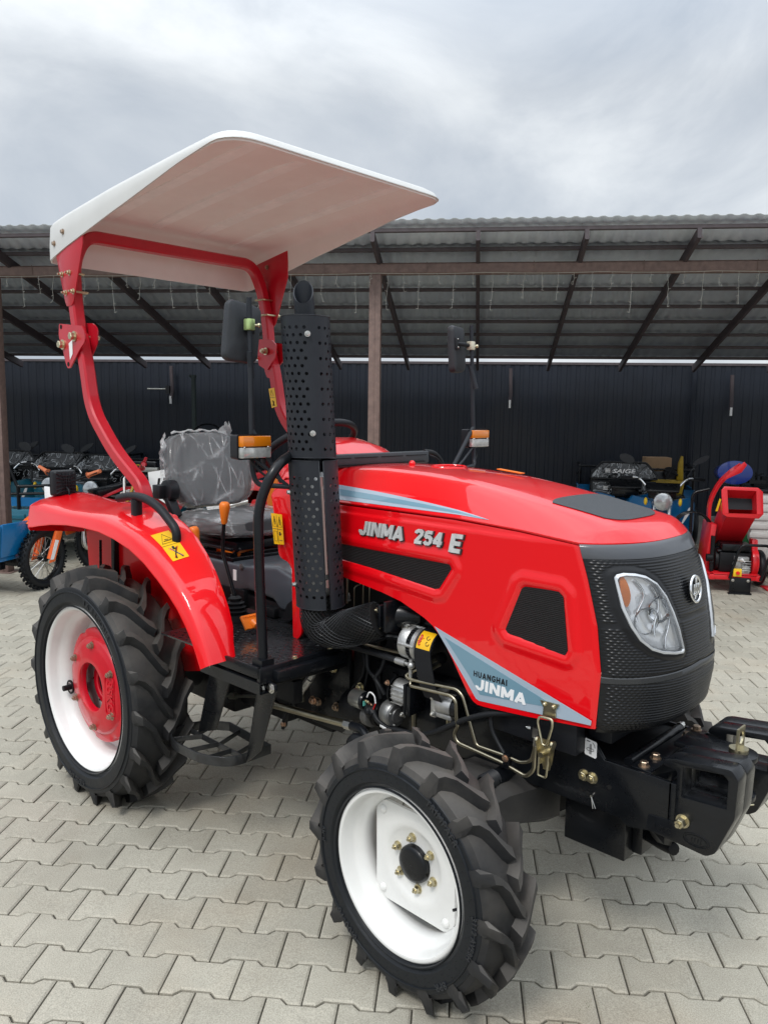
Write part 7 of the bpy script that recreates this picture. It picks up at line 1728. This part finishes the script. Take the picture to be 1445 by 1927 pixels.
    mb=MB(); mb.prism([(-.11,.19,1.00),(-.08,.19,1.045),(.06,.18,1.18),(.085,.18,1.15),(.045,.19,1.08)],(0,-1,0),.006); build('deflector',mb,'red_m',r,bevel=.002)
    mb=MB(); mb.prism([(-.17,.14,.72),(-.14,.14,.84),(-.125,.14,.83),(-.15,.14,.72)],(0,-1,0),.004); build('yellow_label',mb,'estop',r)
    # roller cage on the left side
    mb=MB()
    for q in(0,.03,.06): mb.tube([(-.22+.02*q*10*0-q,.20+.0,.50+0) if 0 else V((-.33+.17*cos(a)-q*.3,.25+q,.52+.17*sin(a))) for a in [PI*(.15+.95*k/14) for k in range(15)]],.008,n=6)
    mb.tube(fillet([(-.33,.4,.45),(-.33,.4,.86),(-.18,.4,.90)],.05,4),.014,n=8); build('wheel_guard',mb,'black',r,smooth=60)
    wheel_simple('chipper_wheel',r,(-.34,.38,.17),.17,.08,(1,0,0),knob=False,spokes=False); wheel_simple('chipper_wheel',r,(.30,.38,.17),.17,.08,(1,0,0),knob=False,spokes=False)
    mb=MB(); mb.cyl((-.24,.05,.30),(-.19,.05,.30),.035,n=14); mb.cyl((-.21,.05,.26),(-.18,.05,.26),.02,n=10); mb.tube([(-.19,.06,.18),(-.19,.06,.50)],0,sq=(.05,.03)); build('feed_lever',mb,'black_dull',r)
chipper()
def right_things():
    r=bt('drum','round dark blue drum lid standing behind the red chipper chute','drum',2.51,8.25,0)
    mb=MB(); mb.turn(V((0,0,1.035)),V((0,-1,.1)),[(-.30,.10),(-.28,.13),(-.02,.168),(0,.165),(.01,.12),(.012,.001)],n=48); mb.sphere((0,0,0),.0001,4,3)
    M=MB(); M.turn(V((0,0,0)),V((0,-1,.1)),[(-.30,.09),(-.28,.12),(-.02,.158),(0,.155),(.012,.11),(.016,.001)],n=48); M.v=[V((p.x*1.08,p.y,p.z*.75+1.035)) for p in M.v]; build('drum_shell',M,'navy_blue',r,smooth=50)
    mb=MB(); mb.tube([(-.10,.1,.0),(-.10,.1,.98)],.02,n=8); mb.tube([(.10,.1,.0),(.10,.1,.98)],.02,n=8); mb.tube([(-.14,.1,.35),(.14,.1,.35)],.02,n=8); mb.bb((.14,.0,.93),(.30,.1,.96)); build('drum_stand',mb,'black',r)
    r=bt('plastic_tank','white ribbed plastic tank with dark rim behind the red chipper','tank',2.98,8.35,0)
    mb=MB(); rg=[]
    for z,w in((.18,.24),(.30,.30),(.40,.345),(.86,.385)): rg.append([V((x,y,z)) for x,y in((-w,-.30),(w,-.30),(w,.30),(-w,.30))])
    mb.loft(rg); 
    body=build('tank_body',mb,'tank',r,bevel=.02)
    mb=MB(); mb.bb((-.40,-.32,.855),(.40,.32,.885)); build('tank_rim',mb,'black',r,bevel=.006)
    for k in range(5):
        mb=MB(); mb.bb((-.36-.003*k,-.312,.42+.085*k),(.36,-.300,.47+.085*k)); build('tank_rib',mb,'tank',r,bevel=.005)
    mb=MB(); mb.bb((-.30,-.2,.0),(-.26,.2,.2)); mb.bb((.26,-.2,.0),(.30,.2,.2)); mb.bb((-.3,-.25,.14),(.3,.25,.18)); build('tank_stand',mb,'black',r)
    r=bt('covered_machine','dark green and blue machine half hidden between chipper hopper and white tank','machine',2.70,8.15,0)
    mb=MB(); mb.prism([(-.16,0,.52),(-.03,0,.44),(.12,0,.26),(.06,0,.22),(-.12,0,.36)],(0,1,0),.2); build('green_cover',mb,'green_d',r,bevel=.01); mb=MB(); mb.prism([(-.10,.0,.50),(.0,.0,.47),(.02,.0,.52),(-.08,.0,.56)],(0,1,0),.15); build('blue_cover',mb,'navy_blue',r,bevel=.006); mb=MB(); mb.bb((-.15,.05,.0),(.15,.2,.2)); build('machine_base',mb,'black_dull',r,bevel=.01)
    r=bt('steel_stand','red upright steel stand at the right edge of the photo','stand',2.745,7.62,0)
    mb=MB(); mb.prism([(-.045,0,0.01),(-.035,0,.82),(.06,0,.82),(.06,0,.01)],(0,1,0),.05); mb.bb((-.10,-.08,.0),(.30,.12,.014)); mb.tube([(.0,.02,.12),(.40,.30,.12)],0,sq=(.04,.05)); mb.tube([(.0,.02,.80),(.4,.1,.80)],0,sq=(.05,.05)); build('stand_frame',mb,'red_m',r,bevel=.004)
    for z in(.60,.78):
        mb=MB(); mb.hexb((.0,0,z),(0,-1,0),.012,.012,stud=False); build('stand_bolt',mb,'steel',r)
    r=bt('small_motor','small motor with grey gearbox low between chipper and red stand','motor',2.62,8.35,0)
    mb=MB(); mb.cyl((-.12,0,.17),(.25,0,.17),.085,n=22); mb.bb((-.16,-.08,.0),(.25,.08,.10)); build('motor_body',mb,'alu_dark',r,bevel=.01)
    # engine pieces on top behind
    r=bt('pump','small red and black pump standing on the white tank lid','pump',2.96,8.5,.886)
    mb=MB(); mb.bb((-.20,-.05,.0),(-.05,.05,.03)); mb.bb((-.12,-.03,.03),(-.06,.03,.10)); mb.tube([(-.16,0,.0),(-.17,0,.14)],.01,n=6); mb.tube([(-.18,0,.10),(-.10,0,.13)],.008,n=6); build('pump_body',mb,'black_dull',r); mb=MB(); mb.bb((-.02,-.05,.0),(.12,.05,.045)); build('pump_cover',mb,'red_m',r,bevel=.015)
    # yellow machine and cardboard box
    r=bt('garden_machine','ochre yellow machine with upright blade behind the lettered tricycle','machine',2.15,9.35,0)
    mb=MB(); mb.prism([(-.22,0,.62),(.12,0,.60),(.16,0,.86),(-.20,0,.86)],(0,1,0),.35); mb.prism([(.06,-.02,.86),(.135,-.02,.86),(.12,-.02,1.13),(.10,-.02,1.14),(.07,-.02,1.05)],(0,1,0),.04); mb.bb((-.18,.05,.0),(.12,.3,.62)); build('machine_body',mb,'yel_m',r,bevel=.012)
    mb=MB(); mb.cyl((-.03,-.06,.95),(-.03,.0,.95),.06,n=14); mb.tube([(-.06,-.05,.88),(.02,-.05,1.03)],.018,n=8); mb.tube([(-.1,-.05,.98),(.06,-.05,.92)],.014,n=8); build('machine_gear',mb,'black_dull',r)
    r=bt('cardboard_box','brown cardboard box leaning behind the yellow machine','box',2.10,9.7,0)
    mb=MB(); mb.bb((-.16,0,.70),(.13,.25,1.09)); o=build('box_body',mb,'card',r,bevel=.003); mb=MB(); mb.bb((-.15,.0,.0),(.12,.22,.70)); build('box_lower',mb,'card',r)
    # light bar left
    r=bt('light_bar','white LED light bar with yellow bracket between roll bar and seat','light bar',-3.71,8.45,0)
    mb=MB(); mb.bb((-.13,0,.885),(.16,.05,.935)); build('led_strip',mb,'led',r,bevel=.004); mb=MB(); mb.bb((-.20,-.01,.90),(-.10,.05,.955)); mb.bb((-.22,0,.955),(-.05,.05,.965)); build('yellow_bracket',mb,'estop',r,bevel=.008)
    mb=MB(); mb.tube([(-.1,.03,.0),(-.1,.03,.885)],.014,n=8); mb.tube([(.12,.03,.0),(.12,.03,.885)],.014,n=8); mb.tube([(-.1,.03,.5),(.12,.03,.5)],.012,n=8); mb.bb((-.2,-.1,.0),(.2,.15,.02)); build('bar_stand',mb,'black',r)
    # tall pole
    r=bt('pole','thin dark green pole standing behind the wrapped driver seat','pole',-3.505,9.5,0)
    mb=MB(); mb.tube([(0,0,0),(0,0,1.98)],.028,n=12); mb.cyl((0,0,1.96),(0,0,2.0),.036,n=12); mb.tube([(0,0,1.96),(-.05,0,1.99)],.015,n=8); mb.cyl((0,0,0),(0,0,.02),.12,n=20); build('pole_shaft',mb,'pole',r,smooth=50)
    r=bt('hoop_rack','thin black hoop rack standing behind the driver seat','rack',-3.28,9.35,0)
    mb=MB(); 
    for q in(0,.03): mb.tube([V((.19*cos(a)*(1-q*2),0,1.28+.13*sin(a)*(1-q*2))) for a in [PI*k/16 for k in range(17)]],.006,n=6)
    mb.tube([(-.19,0,0),(-.19,0,1.28)],.012,n=8); mb.tube([(.19,0,0),(.19,0,1.28)],.012,n=8); mb.tube([(-.19,0,.4),(.19,0,.4)],.012,n=8); build('hoop_frame',mb,'black',r,smooth=60)
    # wall brackets with little white ends
    for px_s,z,lb in((-4.05,1.72,'small bracket with white tip on the navy wall above the roll bar bend'),(.34,1.72,'small white tipped bracket on the navy wall right of the brown post'),(2.98,1.66,'small white tipped bracket on the navy wall far right of the mirror')):
        r=bt('wall_bracket',lb,'bracket',px_s,10.16,z)
        mb=MB(); mb.tube([(0,0,.42),(.01,0,.10),(0,-.03,0)],0,sq=(.03,.04)); build('bracket_arm',mb,'rafter',r); mb=MB(); mb.bb((-.012,-.05,-.07),(.012,-.03,.03)); build('bracket_tip',mb,'decal_white',r)
    r=bt('wall_rod','short pale horizontal rod fixed on the navy wall left of the pole','rod',-4.22,10.16,1.84); mb=MB(); mb.tube([(-.16,0,0),(.12,0,0)],.010,n=6); build('rod_bar',mb,'wire',r); mb=MB(); mb.bb((.10,-.03,-.06),(.15,.05,.04)); build('rod_holder',mb,'black',r)
right_things()
